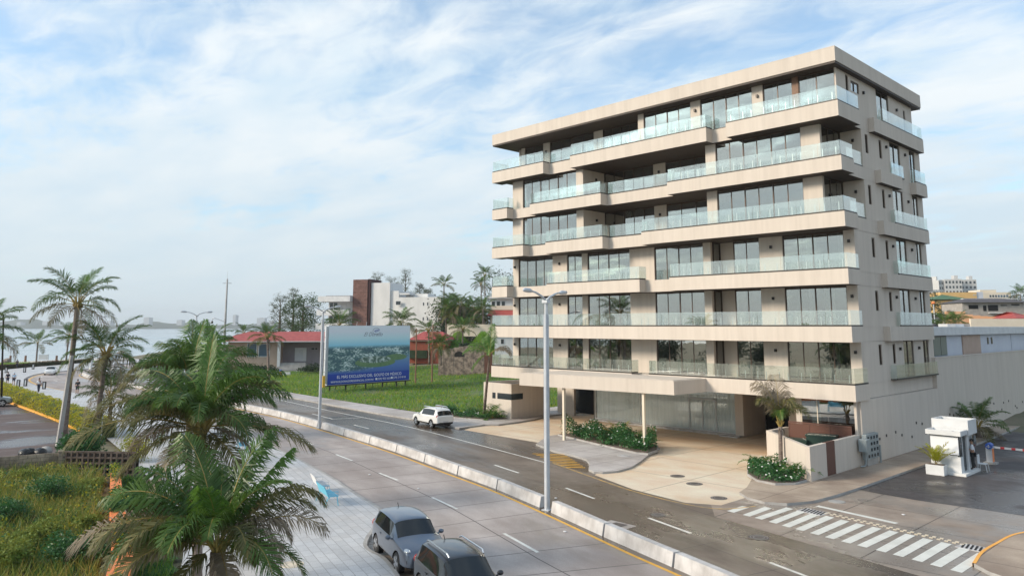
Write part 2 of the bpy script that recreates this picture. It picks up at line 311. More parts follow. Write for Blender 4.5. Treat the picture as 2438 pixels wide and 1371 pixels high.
M['stalk'] = mat('yellow_palm_stalk', (0.24,0.16,0.035), (0.32,0.24,0.06), 3, 0.6)
M['coco'] = mat('coconut_husk', (0.20,0.13,0.04), (0.28,0.20,0.06), 3, 0.6)
M['frond'] = leafmat('palm_leaf', (0.016,0.055,0.010), (0.085,0.155,0.026), 0.9, 0.40, 0.2)
M['frondlite'] = leafmat('young_palm_leaf', (0.04,0.115,0.018), (0.11,0.21,0.035), 1.2, 0.42, 0.25)
M['fronddry'] = leafmat('dry_palm_leaf', (0.13,0.105,0.07), (0.30,0.255,0.19), 1.5, 0.7, 0.15)
M['frondmid'] = leafmat('greying_palm_leaf', (0.035,0.055,0.012), (0.17,0.15,0.055), 1.6, 0.6, 0.15)
M['leaf'] = leafmat('shrub_leaf', (0.02,0.075,0.025), (0.05,0.15,0.04), 2.2, 0.45, 0.2)
M['treegreen'] = leafmat('round_tree_leaf', (0.022,0.050,0.016), (0.065,0.11,0.032), 0.6, 0.6, 0.2)
M['leafdark'] = leafmat('dark_tree_leaf', (0.014,0.030,0.014), (0.04,0.065,0.028), 0.8, 0.6, 0.15)
M['leafolive'] = leafmat('casuarina_needle', (0.06,0.075,0.05), (0.13,0.15,0.10), 0.7, 0.7, 0.2)
M['hedge'] = leafmat('yellow_green_hedge_leaf', (0.10,0.20,0.014), (0.46,0.40,0.022), 0.5, 0.55, 0.25)
M['hedgered'] = leafmat('red_hedge_leaf', (0.05,0.045,0.025), (0.12,0.05,0.03), 0.6, 0.6, 0.15)
M['scrub'] = leafmat('scrub_leaf', (0.06,0.15,0.02), (0.25,0.26,0.05), 0.35, 0.65, 0.2)
M['scrubdry'] = leafmat('dry_grass_blade', (0.20,0.19,0.04), (0.42,0.33,0.09), 0.5, 0.7, 0.25)
M['grass'] = leafmat('lawn_grass_blade', (0.055,0.18,0.016), (0.18,0.30,0.03), 0.10, 0.6, 0.3)
M['flower'] = mat('white_flower_petal', (0.8,0.8,0.76), rough=0.6)
M['skin'] = mat('skin', (0.36,0.20,0.13), rough=0.6)
M['hair'] = mat('dark_hair', (0.015,0.012,0.01), rough=0.7)
M['navy'] = mat('navy_cloth', (0.012,0.016,0.035), rough=0.85)
M['whitecloth'] = mat('white_cloth', (0.72,0.74,0.78), rough=0.85)
M['bluecloth'] = mat('pale_blue_cloth', (0.45,0.58,0.72), rough=0.85)
M['ochre'] = mat('ochre_render', (0.62,0.40,0.16), (0.68,0.45,0.19), 0.7, 0.85)
M['cream'] = mat('cream_render', (0.66,0.58,0.46), (0.72,0.64,0.52), 0.6, 0.85)
M['salmon'] = mat('salmon_render', (0.66,0.36,0.20), (0.70,0.41,0.24), 0.7, 0.85)
M['greyblock'] = mat('grey_block_wall', (0.30,0.28,0.26), (0.40,0.37,0.34), 1.4, 0.9)
M['greenroof'] = mat('green_roof_tiles', (0.05,0.12,0.06), (0.08,0.16,0.08), 1.2, 0.7)
M['darkroof'] = mat('grey_roof_tiles', (0.06,0.055,0.06), (0.10,0.09,0.095), 1.2, 0.8)
M['paleblue'] = mat('pale_grey_blue_render', (0.52,0.55,0.62), (0.58,0.61,0.67), 0.5, 0.8)
M['hill'] = mat('wooded_far_shore', (0.035,0.055,0.035), (0.07,0.085,0.055), 0.02, 0.95)
M['farwhite'] = mat('far_building_render', (0.50,0.50,0.49), rough=0.8)
M['winpane'] = mat('dark_window_pane', (0.025,0.032,0.036), rough=0.08, spec=0.8)
M['bluepane'] = mat('blue_curtained_window', (0.06,0.11,0.16), rough=0.1, spec=0.8)
M['paint_silver'] = mat('silver_blue_car_paint', (0.13,0.155,0.20), rough=0.28, metal=0.55, coat=0.8)
M['paint_dark'] = mat('charcoal_car_paint', (0.016,0.017,0.022), rough=0.28, metal=0.5, coat=0.8)
M['paint_white'] = mat('white_car_paint', (0.78,0.77,0.74), rough=0.3, coat=0.8)
M['paint_grey'] = mat('grey_car_paint', (0.27,0.29,0.28), rough=0.35, metal=0.4, coat=0.6)
M['carglass'] = mat('tinted_car_glass', (0.012,0.016,0.018), rough=0.06, spec=0.7)
M['chrome'] = mat('bright_alloy', (0.62,0.63,0.65), rough=0.25, metal=0.9)
M['lens'] = mat('clear_lamp_lens', (0.62,0.64,0.66), rough=0.12, metal=0.3)
M['redlens'] = mat('red_lamp_lens', (0.35,0.015,0.015), rough=0.2)
M['plate'] = mat('number_plate', (0.6,0.6,0.58), rough=0.5)
M['barrierred'] = mat('red_barrier_paint', (0.50,0.03,0.03), rough=0.5)
M['signblue'] = mat('blue_sign_paint', (0.02,0.08,0.36), rough=0.5)
M['bag'] = mat('black_plastic_bag', (0.012,0.012,0.013), rough=0.35, bump=0.6, bscale=6)
# ------------------------------------------------------------------ setting: terrain, sea, roads, pavements
def sstep(a, b, x):
    t = max(0.0, min(1.0, (x-a)/(b-a))); return t*t*(3-2*t)
def gh(x, y):
    return 2.3*sstep(20, 60, y)*sstep(12, -10, x) + 9*sstep(70, 300, y)*sstep(-160, -40, x-0.3*y)
def hit(px, py):
    d = ray(px, py); z = 0.0
    for _ in range(60):
        p = CAM + d*((z-CAM[2])/d[2]); z = 0.6*z + 0.4*gh(p[0], p[1])
    return p
def coast(y): return float(np.interp(y, [-400,-20,0,25,80,200,420,1000,3200], [-206,-204,-203,-216,-262,-400,-700,-1500,-3900]))
G = MB(); ys = [-400,-200,-100,-60,-40,-20,-5,5,12,20,28,36,44,52,60,70,85,100,120,150,190,240,300,400,600,1000,1800,3000]
ts = [0,4,10,20,40,70,100,130,155,175,185,195,205,220,250,300,400,600,1000,2000,3000]
rows = []
for y in ys:
    c = coast(y); row = []
    for t in ts:
        x = min(c+t, 2950); z = gh(x, y) - 0.08 - (2.2 if t == 0 else 0); row.append((x, y, z))
    rows.append(row)
for i in range(len(ys)-1):
    for j in range(len(ts)-1): G.face([rows[i][j], rows[i][j+1], rows[i+1][j+1], rows[i+1][j]])
gm = mat('dry_ground', (0.10,0.105,0.05), (0.20,0.17,0.12), 0.15, 0.95, 0.4, 3)
struct(G.build('ground', gm, smooth=True))
sea = MB(); sea.sheet([(-5200,-5200),(3400,-5200),(3400,4600),(-5200,4600)], -1.6)
m = mat('sea_water', (0.30,0.375,0.42), rough=0.2, spec=0.5)
def _w():
    t = m.node_tree; N = t.nodes; L = t.links; b = N['Principled BSDF']; tc = N.new('ShaderNodeTexCoord'); mp = N.new('ShaderNodeMapping'); mp.inputs['Scale'].default_value = (0.03,0.012,1); mp.inputs['Rotation'].default_value = (0,0,R(-12))
    L.new(tc.outputs['Object'], mp.inputs[0]); n = N.new('ShaderNodeTexNoise'); n.inputs['Scale'].default_value = 0.5; n.inputs['Detail'].default_value = 5; L.new(mp.outputs[0], n.inputs[0])
    r = N.new('ShaderNodeMapRange'); L.new(n.outputs[0], r.inputs[0]); r.inputs[1].default_value = 0.4; r.inputs[2].default_value = 0.62; r.inputs[3].default_value = 0.12; r.inputs[4].default_value = 0.20; L.new(r.outputs[0], b.inputs['Roughness'])
    n2 = N.new('ShaderNodeTexNoise'); n2.inputs['Scale'].default_value = 9; n2.inputs['Detail'].default_value = 6; L.new(mp.outputs[0], n2.inputs[0]); bp = N.new('ShaderNodeBump'); bp.inputs['Strength'].default_value = 0.025; bp.inputs['Distance'].default_value = 0.4; L.new(n2.outputs[0], bp.inputs['Height']); L.new(bp.outputs[0], b.inputs['Normal'])
_w(); struct(sea.build('sea', m))
YL = [(24,-31.6),(12,-27.4),(3.67,-24.68),(0.84,-23.83),(-5.83,-21.6),(-11.3,-19.93),(-17.18,-18.55),(-25.18,-16.66),(-37,-14.5),(-49,-12.7),(-61,-11.9),(-80,-10.9),(-100,-10.3),(-116,-9.8),(-126,-9.0),(-134,-7.4),(-141,-4.0),(-147,2),(-155,9),(-165,17),(-176,36),(-190,62)]
NK = [(24,-46),(10,-38.3),(-3.2,-31.75),(-6.3,-30.87),(-7.5,-30.12),(-8.47,-29.19),(-9.8,-27.9),(-11.5,-26.74),(-16.24,-25.48),(-20.7,-24.2),(-32.3,-21.65),(-45,-19.8),(-60,-18.8),(-80,-18.8),(-103.5,-19.3),(-112,-19.2),(-122,-18.2),(-129,-16.7),(-137,-14.0),(-142.8,-11.0),(-147.5,-6.5),(-152,-1.5),(-160,4),(-168,9),(-176,22),(-190,48)]
NKR = [(24,-42),(10,-36.0),(-3.2,-29.2),(-11.5,-26.74)] + NK[8:]
FK = [(24,-22.5),(10.6,-16.5),(0,-13.9),(-6.2,-13.0),(-10.2,-11.4),(-14.8,-8.8),(-20.5,-6.0),(-30,-4.9),(-38.5,-4.4),(-44.8,-4.0),(-56.5,-3.0),(-71.5,-1.5),(-90,0.3),(-110,3.2),(-125,8),(-137,15),(-146,25),(-156,42),(-170,66)]
def ribbon(a, b, z, n=150, rows=6):
    A = smooth_line(a, 0.5); B = smooth_line(b, 0.5)
    A = A[np.linspace(0, len(A)-1, n).astype(int)]; mb = MB(); s = 0.0
    # pair each point of A with the nearest of B so that joints run square across
    J = []; last = 0
    for p in A:
        d = np.hypot(B[:,0]-p[0], B[:,1]-p[1]); j = max(last, int(np.argmin(d))); last = j; J.append(j)
    for i in range(n-1):
        ds = float(np.linalg.norm(A[i+1]-A[i])); w0 = float(np.linalg.norm(B[J[i]]-A[i])); w1 = float(np.linalg.norm(B[J[i+1]]-A[i+1]))
        for k in range(rows):
            f0, f1 = k/rows, (k+1)/rows
            q = lambda P, Q, f: (P[0]+(Q[0]-P[0])*f, P[1]+(Q[1]-P[1])*f, z)
            pts = [q(A[i],B[J[i]],f0), q(A[i],B[J[i]],f1), q(A[i+1],B[J[i+1]],f1), q(A[i+1],B[J[i+1]],f0)]
            uv = [(s,w0*f0),(s,w0*f1),(s+ds,w1*f1),(s+ds,w1*f0)]
            a_ = (pts[1][0]-pts[0][0])*(pts[2][1]-pts[0][1])-(pts[1][1]-pts[0][1])*(pts[2][0]-pts[0][0])
            if a_ < 0: pts = pts[::-1]; uv = uv[::-1]
            mb.face(pts, 0, uv)
        s += ds
    return mb
M['road_near'] = pavemat('worn_concrete_road', (0.326,0.284,0.262), (0.461,0.413,0.390), 0.75, (2.9,3.45), (0.085,0.075,0.072), 0.03, wetlo=0.52, wethi=0.62, wscale=0.13, stretch=(0.45,1,1), stain=(0.256,0.211,0.192))
M['road_far'] = pavemat('damp_dark_road', (0.110,0.084,0.063), (0.168,0.134,0.105), 1.0, (3.4,3.4), (0.05,0.042,0.038), 0.02, wetlo=0.36, wethi=0.54, wscale=0.10, stretch=(0.5,1,1), stain=(0.284,0.236,0.194), dry=0.78, wetrough=0.26, bumpy=0.03)
M['asphalt'] = pavemat('damp_asphalt', (0.045,0.038,0.038), (0.075,0.064,0.062), 0.9, None, coord='Object', wetlo=0.42, wethi=0.6, wscale=0.16, stain=(0.10,0.085,0.08), dry=0.7, wetrough=0.2)
M['crossroad'] = pavemat('stained_concrete', (0.228,0.178,0.142), (0.360,0.294,0.240), 0.8, (3.6,3.0), (0.075,0.06,0.05), 0.03, 'Object', 0.40, 0.58, 0.16, stain=(0.432,0.396,0.360))
M['drive'] = pavemat('tan_driveway_concrete', (0.672,0.534,0.402), (0.720,0.648,0.510), 0.25, (5.5,5.0), (0.24,0.19,0.14), 0.03, 'Object', 0.56, 0.70, 0.15, stretch=(0.7,1.3,1), stain=(0.600,0.408,0.240))
M['walk'] = pavemat('grey_pavement_concrete', (0.413,0.381,0.369), (0.537,0.506,0.481), 0.25, (2.0,2.4), (0.17,0.15,0.14), 0.025, 'Object', 0.55, 0.7, 0.2, stain=(0.275,0.237,0.206))
M['walkbrown'] = pavemat('brownish_pavement_concrete', (0.348,0.270,0.204), (0.468,0.378,0.294), 0.3, (2.6,2.6), (0.14,0.10,0.08), 0.025, 'Object', 0.5, 0.65, 0.25, stain=(0.204,0.150,0.114))
M['prom'] = pavemat('pale_stone_paving', (0.461,0.476,0.497), (0.563,0.576,0.591), 0.35, (0.75,0.38), (0.26,0.26,0.26), 0.012, 'UV', 0.58, 0.72, 0.14, off=0.5, tvar=0.10, stain=(0.461,0.435,0.416))
M['park'] = pavemat('wet_car_park', (0.085,0.060,0.055), (0.14,0.105,0.098), 0.8, (2.6,20), (0.19,0.15,0.14), 0.03, 'Object', 0.50, 0.60, 0.16, stretch=(1.5,0.5,1), dry=0.85, wetrough=0.12)
RZ = 0.0
struct(ribbon(YL, NKR, RZ, 190).build('road', M['road_near']))
struct(ribbon(YL, FK, RZ, 190).build('road', M['road_far']))
def poly_struct(name, poly, z, m): mb = MB(); mb.sheet(poly, z); return struct(mb.build(name, m))
poly_struct('side_road', [(-2,-13.6),(0,-16.4),(10.9,-19.0),(14,-12),(34,-10),(34,-6.3),(9.8,-6.0),(5.2,-6.2),(2.2,-5.6),(1.5,-9),(-1,-11)], RZ+0.004, M['crossroad'])
poly_struct('asphalt', [(2.2,-5.8),(5.2,-6.2),(9.8,-6.0),(34,-6.3),(40,90),(0,90)], RZ+0.008, M['asphalt'])
poly_struct('driveway', [(-31.0,-4.4),(-30.5,-5.5),(-21.6,-6.1),(-19,-6),(-12,-8),(-10.8,-11.4),(-10.2,-12.75),(-6.2,-14.35),(-2.5,-15.0),(-1,-14.2),(-1.0,-11),(-4.0,-1.8),(-4,9),(-33.4,16),(-33.4,3)], RZ+0.008, M['drive'])
poly_struct('parking_bay', [(24,-42.3),(10,-36.3),(-3.2,-29.5),(-10.6,-27.3),(-13,-29),(-8,-32.5),(-3.2,-33.5),(10,-41),(24,-48)], RZ-0.004, M['crossroad'])
def kerbed(name, poly, h, m, z0=-0.05):
    mb = MB(); mb.prism(poly, z0, h, 0, 1); return struct(mb.build(name, [m, M['kerb']]))
PL = [(12,-58),(6,-48),(-4,-40.5),(-9,-37),(-16,-34.6),(-28,-31.8),(-45,-28.9),(-58,-27.3),(-77,-25.9),(-100,-24.6),(-116,-24.2),(-140,-20),(-160,-13.6),(-171,-3.5),(-182,7),(-190,18),(-204,40),(-215,62)]
def promenade():
    """stone-paved promenade with its kerb along the road"""
    K = smooth_line(NK[:8], 0.5); K2 = smooth_line(NK[7:], 1.5); A = np.concatenate([K, K2[1:]]); B = smooth_line(PL, 0.5); mb = MB(); last = 0; J = []
    for p in A:
        j = max(last, int(np.argmin(np.hypot(B[:,0]-p[0]*1.0, B[:,1]-p[1])))); last = j; J.append(j)
    s = 0; h = 0.13
    for i in range(len(A)-1):
        a0, a1, b0, b1 = A[i], A[i+1], B[J[i]], B[J[i+1]]; ds = np.linalg.norm(a1-a0)
        pts = [(*a0,h),(*a1,h),(*b1,h),(*b0,h)]
        uv = [((p[0]*0.955-p[1]*0.296), (p[0]*0.296+p[1]*0.955)) for p in pts]
        c = (pts[1][0]-pts[0][0])*(pts[2][1]-pts[0][1])-(pts[1][1]-pts[0][1])*(pts[2][0]-pts[0][0])
        if np.linalg.norm(b1-b0) < 1e-6: pts = pts[:3]; uv = uv[:3]
        if c < 0: pts = pts[::-1]; uv = uv[::-1]
        mb.face(pts, 0, uv)
        n = np.array([-(a1-a0)[1], (a1-a0)[0]]); n = n/np.linalg.norm(n)*0.16; n = n if n @ (b0-a0) > 0 else -n
        mb.face([(*a0,-0.05),(*a0,h+0.004),(*a1,h+0.004),(*a1,-0.05)], 1); mb.face([(*a0,h+0.004),(*(a0+n),h+0.004),(*(a1+n),h+0.004),(*a1,h+0.004)], 1)
        s += ds
    return struct(mb.build('promenade', [M['prom'], M['kerb']]))
promenade()
FS = [(-31.0,-5.6),(-38.5,-4.55),(-44.8,-4.25),(-56.5,-3.1),(-71.5,-1.7),(-90,0.1),(-110,3.1),(-125,8),(-137,15)]
kerbed('sidewalk', FS + [(-134,18.5),(-122,11),(-108,6),(-84.8,2.2),(-67.6,0.6),(-53.5,-0.3),(-43.1,-0.9),(-34,-1.8),(-31.2,-2.6)], 0.13, M['walk'])
kerbed('traffic_island', [(-21.7,-5.1),(-20.4,-7.2),(-17.3,-8.55),(-15.2,-8.95),(-13.6,-9.5),(-12.4,-10.6),(-11.3,-12.0),(-10.5,-12.45),(-10.05,-12.2),(-9.7,-11.2),(-9.9,-9.6),(-10.8,-7.4),(-11.7,-5.5),(-13.0,-2.2),(-18,-1.5),(-22.5,-1.6),(-22.6,-3.6)], 0.12, M['walk'])
kerbed('sidewalk', [(-5.5,-1.6),(-1.95,-10.0),(-1.6,-11.4),(-0.7,-12.2),(0.4,-12.5),(1.3,-12.0),(1.95,-10.6),(2.15,-8.4),(2.25,-5.5),(2.3,4.7),(1.6,31.5),(1.4,70),(-0.35,70),(-0.35,1.0),(-4,1)], 0.13, M['walkbrown'])
kerbed('sidewalk', [(-30.4,-1.6),(-30.5,1.0),(-30.9,3.4),(-31.9,6.4),(-32.0,14),(-37,14),(-37,-2.6),(-31.3,-2.6)], 0.14, M['walk'])
kerbed('sidewalk', [(10.5,-16.2),(10.3,-14.4),(10.35,-12.6),(10.5,-10.6),(11.2,-8.6),(13,-7.2),(34,-6.8),(34,-30),(24,-22),(14,-18.2),(11.2,-16.9)], 0.14, M['walkbrown'])
poly_struct('car_park', [(-33.2,-44),(-33.2,-34.2),(-45.5,-29.9),(-59,-28.75),(-80.3,-28.1),(-130,-27.2),(-150,-70),(-60,-80)], 0.0, M['park'])
# beach and verge along the water
poly_struct('sea_wall_walk', [(-203.5,-120),(-192,-120),(-187,-14),(-186,0),(-196,22),(-205,40),(-222,62),(-212,20),(-203,0)], 0.02, mat('pale_sand', (0.50,0.47,0.42), (0.58,0.55,0.50), 0.6, 0.95))
# --- painted markings
def stripe(mb, pts, w, z, mi=0):
    P = np.array(pts, float); n = len(P)
    T = np.gradient(P, axis=0) if n > 2 else np.repeat([P[1]-P[0]], 2, 0); T = T/np.linalg.norm(T, axis=1, keepdims=True); Nn = np.stack([-T[:,1], T[:,0]], 1)*w/2
    for i in range(n-1):
        mb.face([(*(P[i]-Nn[i]),z),(*(P[i+1]-Nn[i+1]),z),(*(P[i+1]+Nn[i+1]),z),(*(P[i]+Nn[i]),z)], mi)
mk = MB(); stripe(mk, smooth_line(YL, 1.0), 0.16, RZ+0.005); struct(mk.build('road', M['yellowline'])); mk = MB(); stripe(mk, smooth_line([(-14.6,-11.6),(-10.4,-13.15),(-6.2,-14.62),(-2.5,-15.25),(-0.6,-14.9),(0.3,-13.2)], 0.5), 0.13, RZ+0.013)
struct(mk.build('road', M['yellowworn']))
nk2 = smooth_line(NK, 0.5); nk2 = nk2[(nk2[:,0] < -98) & (nk2[:,0] > -146)]; mk = MB(); stripe(mk, nk2 + np.array([0.5, 0.5]), 0.25, RZ+0.005); struct(mk.build('road', M['yellowline']))
mk = MB()
dash_near = [((-4.67,-25.27),(-1.77,-26.2)),((-12.17,-23.21),(-9.36,-23.9)),((-19.51,-21.44),(-17.0,-21.9)),((-27.15,-19.75),(-24.25,-20.3)),((-34.89,-18.1),(-32.08,-18.7)),((-43,-16.4),(-40,-16.9)),((-52,-15.1),(-49,-15.5)),((3.0,-27.6),(6.0,-28.6))]
dash_far = [((5.07,-20.97),(7.9,-21.9)),((-8.98,-16.62),(-6.24,-17.5)),((-16.71,-14.72),(-13.74,-15.48)),((-39.75,-10.33),(-36.75,-10.75)),((-50.1,-8.6),(-44.9,-9.4)),((-2,-18.75),(0.8,-19.6))]
for a, b in dash_near + dash_far: stripe(mk, [a, b], 0.15, RZ+0.005)
stripe(mk, smooth_line([(-66.7,-3.9),(-51.5,-5.9),(-36.4,-7.5),(-23.8,-9.95),(-15.4,-11.75),(-14.6,-12.0)], 1), 0.13, RZ+0.005)
for a, b in (((-44.9,-9.4),(-44.0,-6.9)),((-134,-13.4),(-131.5,-13.8)),((-122,-14.3),(-119,-14.5)),((-108,-14.6),(-105,-14.6))): stripe(mk, [a, b], 0.14, RZ+0.005)
struct(mk.build('road', M['whiteline']))
mk = MB()
near = [(0.02,-15.04),(0.91,-15.19),(1.57,-15.3),(2.36,-15.5),(3.08,-15.7),(3.75,-15.83),(4.49,-16.0),(5.2,-16.15),(5.93,-16.3),(6.61,-16.42),(7.38,-16.55),(8.07,-16.7),(8.79,-16.85),(9.48,-17.02),(10.2,-17.18)]
far = [(0.0,-13.6),(0.85,-13.0),(1.62,-12.35),(2.3,-12.5),(3.0,-12.65),(3.68,-12.6),(4.45,-12.8),(5.2,-12.95),(5.93,-13.05),(6.66,-13.15),(7.33,-13.2),(8.08,-13.4),(8.8,-13.5),(9.54,-13.8),(10.25,-14.15)]
for a, b in zip(near, far):
    a = np.array(a); b = np.array(b); mk.face([(a[0]-0.2,a[1],RZ+0.012),(a[0]+0.2,a[1]-0.06,RZ+0.012),(b[0]+0.2,b[1]-0.05,RZ+0.012),(b[0]-0.2,b[1],RZ+0.012)])
stripe(mk, [(2.32,-11.0),(6.25,-11.7)], 0.3, RZ+0.012)
struct(mk.build('pedestrian_crossing', M['whitebar']))
mk = MB(); rnd = random.Random(3)
P0, P1, P2 = np.array((3.3,-12.2)), np.array((5.83,-12.72)), np.array((9.3,-13.3))
for q in smooth_line([P0, P1, P2], 0.28):
    for k in range(2): mk.box(q[0]-0.07+0.05*k, q[0]+0.07+0.05*k, q[1]+0.22*k-0.06, q[1]+0.22*k+0.06, RZ+0.004, RZ+0.03)
struct(mk.build('pedestrian_crossing', mat('tactile_stud', (0.50,0.44,0.34), (0.58,0.52,0.42), 3, 0.8)))
mk = MB()
for i in range(9):
    t = i/8; a = np.array((-18.0+4.9*t, -10.0-2.1*t)); mk_len = 2.2*(1-0.45*t)
    stripe(mk, [a, a+np.array((1.35,0.95))*mk_len*0.62], 0.2, RZ+0.013)
struct(mk.build('road', M['yellowline']))
# kerb paint and orange-painted kerbs
mk = MB(); kk = smooth_line([(10.46,-16.2),(10.25,-14.4),(10.3,-12.6),(10.45,-10.6),(11.15,-8.6)], 0.3)
for i in range(len(kk)-1):
    a, b = kk[i], kk[i+1]; mk.face([(a[0]-0.012,a[1],0),(b[0]-0.012,b[1],0),(b[0]-0.012,b[1],0.15),(a[0]-0.012,a[1],0.15)][::-1]); mk.face([(a[0]-0.012,a[1],0.15),(b[0]-0.012,b[1],0.15),(b[0]+0.11,b[1],0.15),(a[0]+0.11,a[1],0.15)][::-1])
struct(mk.build('sidewalk', M['orangekerb']))
mk = MB(); kl = smooth_line([(-45.2,-29.8),(-59,-28.6),(-80.3,-27.95),(-100,-27.4)], 1.0)
for i in range(len(kl)-1):
    a, b = kl[i], kl[i+1]
    mk.prism([(a[0],a[1]),(b[0],b[1]),(b[0]+0.01,b[1]+0.22),(a[0]+0.01,a[1]+0.22)], -0.02, 0.16)
struct(mk.build('car_park', M['orangekerb']))
# manholes, grates
def manhole(x, y, r, z, label, m, group='manhole covers'):
    mb = MB(); n = 20; mb.prism([(r*math.cos(2*PI*k/n), r*math.sin(2*PI*k/n)) for k in range(n)], 0.0, 0.012, 0)
    o = mb.build('manhole_cover', m); o.location = (x, y, z); tag(o, label, 'manhole cover', group)
    rg = MB()
    for rr in (0.8, 0.5):
        for k in range(n):
            a0, a1 = 2*PI*k/n, 2*PI*(k+1)/n
            rg.face([(r*rr*math.cos(a0),r*rr*math.sin(a0),0.016),(r*(rr+.06)*math.cos(a0),r*(rr+.06)*math.sin(a0),0.016),(r*(rr+.06)*math.cos(a1),r*(rr+.06)*math.sin(a1),0.016),(r*rr*math.cos(a1),r*rr*math.sin(a1),0.016)])
    ob = rg.build('raised_ring', M['kerb']); ob.parent = o; return o
manhole(-6.63,-9.55,0.42,RZ+0.008,'dark round manhole cover in the driveway nearest the flower bed',M['manhole'])
manhole(-4.72,-10.74,0.45,RZ+0.008,'dark round manhole cover in the middle of the driveway',M['manhole'])
manhole(-1.9,-12.9,0.42,RZ+0.008,'dark round manhole cover at the driveway edge by the corner kerb',M['manhole'])
manhole(3.14,-18.18,0.42,RZ+0.004,'dark manhole cover in the wet road in front of the crossing',M['manhole'])
manhole(-2.0,-18.0,0.36,RZ+0.004,'dark manhole cover in the far lane right of the central lamp post',M['manhole'])
manhole(2.6,-9.4,0.4,RZ+0.008,'faint manhole cover behind the stop line of the side street',M['kerb'])
manhole(-12.73,-6.71,0.45,0.12,'pale round cover set in the grey island pavement',M['concrete'])
manhole(-6.57,-33.97,0.42,0.13,'pale cream round cover set in the promenade paving',M['cream'])
mb = MB(); mb.box(-2.9,-1.5,-21.2,-20.3,RZ,RZ+0.006,1); mb.box(-2.5,-1.85,-21.0,-20.45,RZ+0.006,RZ+0.012,0); tag(mb.build('manhole_cover',[M['manhole'],M['walk']]),'square access cover in a pale concrete patch of the near lane','manhole cover','manhole covers')
def grate(x, y, rz, label):
    t = thing('storm_drain', label, 'drain grate', (x,y,RZ+0.004), 'street drain grates', True, rz)
    a = MB(); a.box(-0.62,0.62,-0.42,0.42,0,0.012); a.build('drain_frame', M['concrete'], t)
    b = MB()
    for k in range(7): b.obox((-0.48+0.16*k,0,0.016),0.075,0.7,0.012,0.25)
    b.build('drain_bars', M['dark'], t)
grate(2.72,-12.28,-0.15,'dark barred drain grate beside the kerb at the left end of the crossing')
grate(9.85,-13.5,-0.12,'dark barred drain grate beside the orange kerb at the right end of the crossing')
# litter
for k, (x, y) in enumerate([(-7.6,-18.9),(-19.4,-22.2),(-3.0,-23.3),(5.9,-9.9),(-14.3,-22.5),(-1.2,-21.6)]):
    b = MB(); b.ball((x,y,RZ+0.03),0.09,0.07,0.03,0,6,4); tag(b.build('litter',M['white']),['crumpled white litter on the far lane by the central lamp post','white litter on the near lane, the farthest left piece','white litter on the near lane between barrier and parked cars','crumpled white litter on the side street behind the crossing','white litter in the near lane by a lane dash','white litter at the yellow line of the near lane'][k],'litter','bits of white litter')
# ------------------------------------------------------------------ the apartment building (front faces -Y, side faces +X)
def sx(X, Y): return 19.844 + (X-19.844)*(Y+48.425)/(1.4+48.425)
APT = thing('apartment_building', 'large beige seven storey apartment block with glass railed balconies', 'building', (-16,8,0))
LV = dict(F=5.0, E=8.6, D=12.22, C=15.87, B=19.48, A=23.13)
BOT = dict(F=4.02, E=7.62, D=11.25, C=14.9, B=18.55, A=22.1)
XL, DEEP, XS = -33.15, 15.9, -0.42
FL = 0.85
def part(mb, name, m, parent=None, **k): return mb.build(name, m, parent or APT, **k)
# floor bands: flush core slab plus the balcony pieces that stand proud of it
PIECES = dict(A=[(-33.15,-26.41),(-23.2,-9.76),(-8.14,0)], B=[(-33.12,-31.08),(-28.1,-19.87),(-13.32,0)], C=[(-33.13,-28.98),(-26.2,-19.75),(-15.85,0)],
              D=[(-33.12,-31.07),(-26.08,-16.12),(-13.37,0)], E=[(-33.15,0)], F=[(-33.15,-17.06),(-15.5,0)])
SIDEY = dict(A=3.5, B=2.0, C=2.1, D=1.9, E=1.9, F=2.2)
for L in 'FEDCBA':
    zb, zt = BOT[L], LV[L]
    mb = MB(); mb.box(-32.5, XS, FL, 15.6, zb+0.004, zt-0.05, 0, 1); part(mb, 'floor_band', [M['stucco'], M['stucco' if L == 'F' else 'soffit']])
    for (x0, x1) in PIECES[L]:
        b = MB(); b.box(x0, x1, 0, 1.3, zb, zt, 0, 1)
        if x1 == 0: b.box(XS-0.3, 0, 1.302, SIDEY[L], zb, zt-0.002, 0, 1)
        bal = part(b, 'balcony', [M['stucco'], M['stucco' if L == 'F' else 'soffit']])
        # dark shoe that carries the glass, then the panes with small posts
        e = MB(); y = 0.06; z0, z1 = zt+0.002, zt+0.10
        e.box(x0+0.02, x1-0.02, 0.03, 0.10, z0, z1)
        if x0 > XL+0.1: e.box(x0+0.02, x0+0.09, 0.105, FL, z0, z1)
        if x1 < -0.1: e.box(x1-0.09, x1-0.02, 0.105, FL, z0, z1)
        else: e.box(-0.10, -0.03, 0.105, SIDEY[L]-0.02, z0, z1)
        if x0 < XL+0.1: e.box(x0+0.03, x0+0.10, 0.105, 2.2, z0, z1)
        part(e, 'rail_shoe', M['trim'], bal)
        rx0, rx1 = x0+0.06, x1-0.06
        if L == 'B' and x0 == -28.1: rx0 = -27.6
        g = MB(); po = MB(); n = max(1, round((rx1-rx0)/1.55)); w = (rx1-rx0)/n
        for k in range(n):
            g.box(rx0+k*w+0.015, rx0+(k+1)*w-0.015, 0.055, 0.070, zt+0.06, zt+1.02)
            for fx in (0.2, 0.8): po.box(rx0+(k+fx)*w-0.02, rx0+(k+fx)*w+0.02, 0.09, 0.13, zt, zt+0.62)
        for xe, on in ((x0+0.06, True), (x1-0.06, True)):
            y1 = (SIDEY[L]-0.04 if x1 == 0 and xe > -0.1 else (2.2 if xe < XL+0.1 else FL+0.1))
            g.box(xe-0.008, xe+0.007, 0.085, y1, zt+0.06, zt+1.02)
        part(g, 'glass_railing', M['rail'], bal); part(po, 'railing_post', M['steel'], bal)
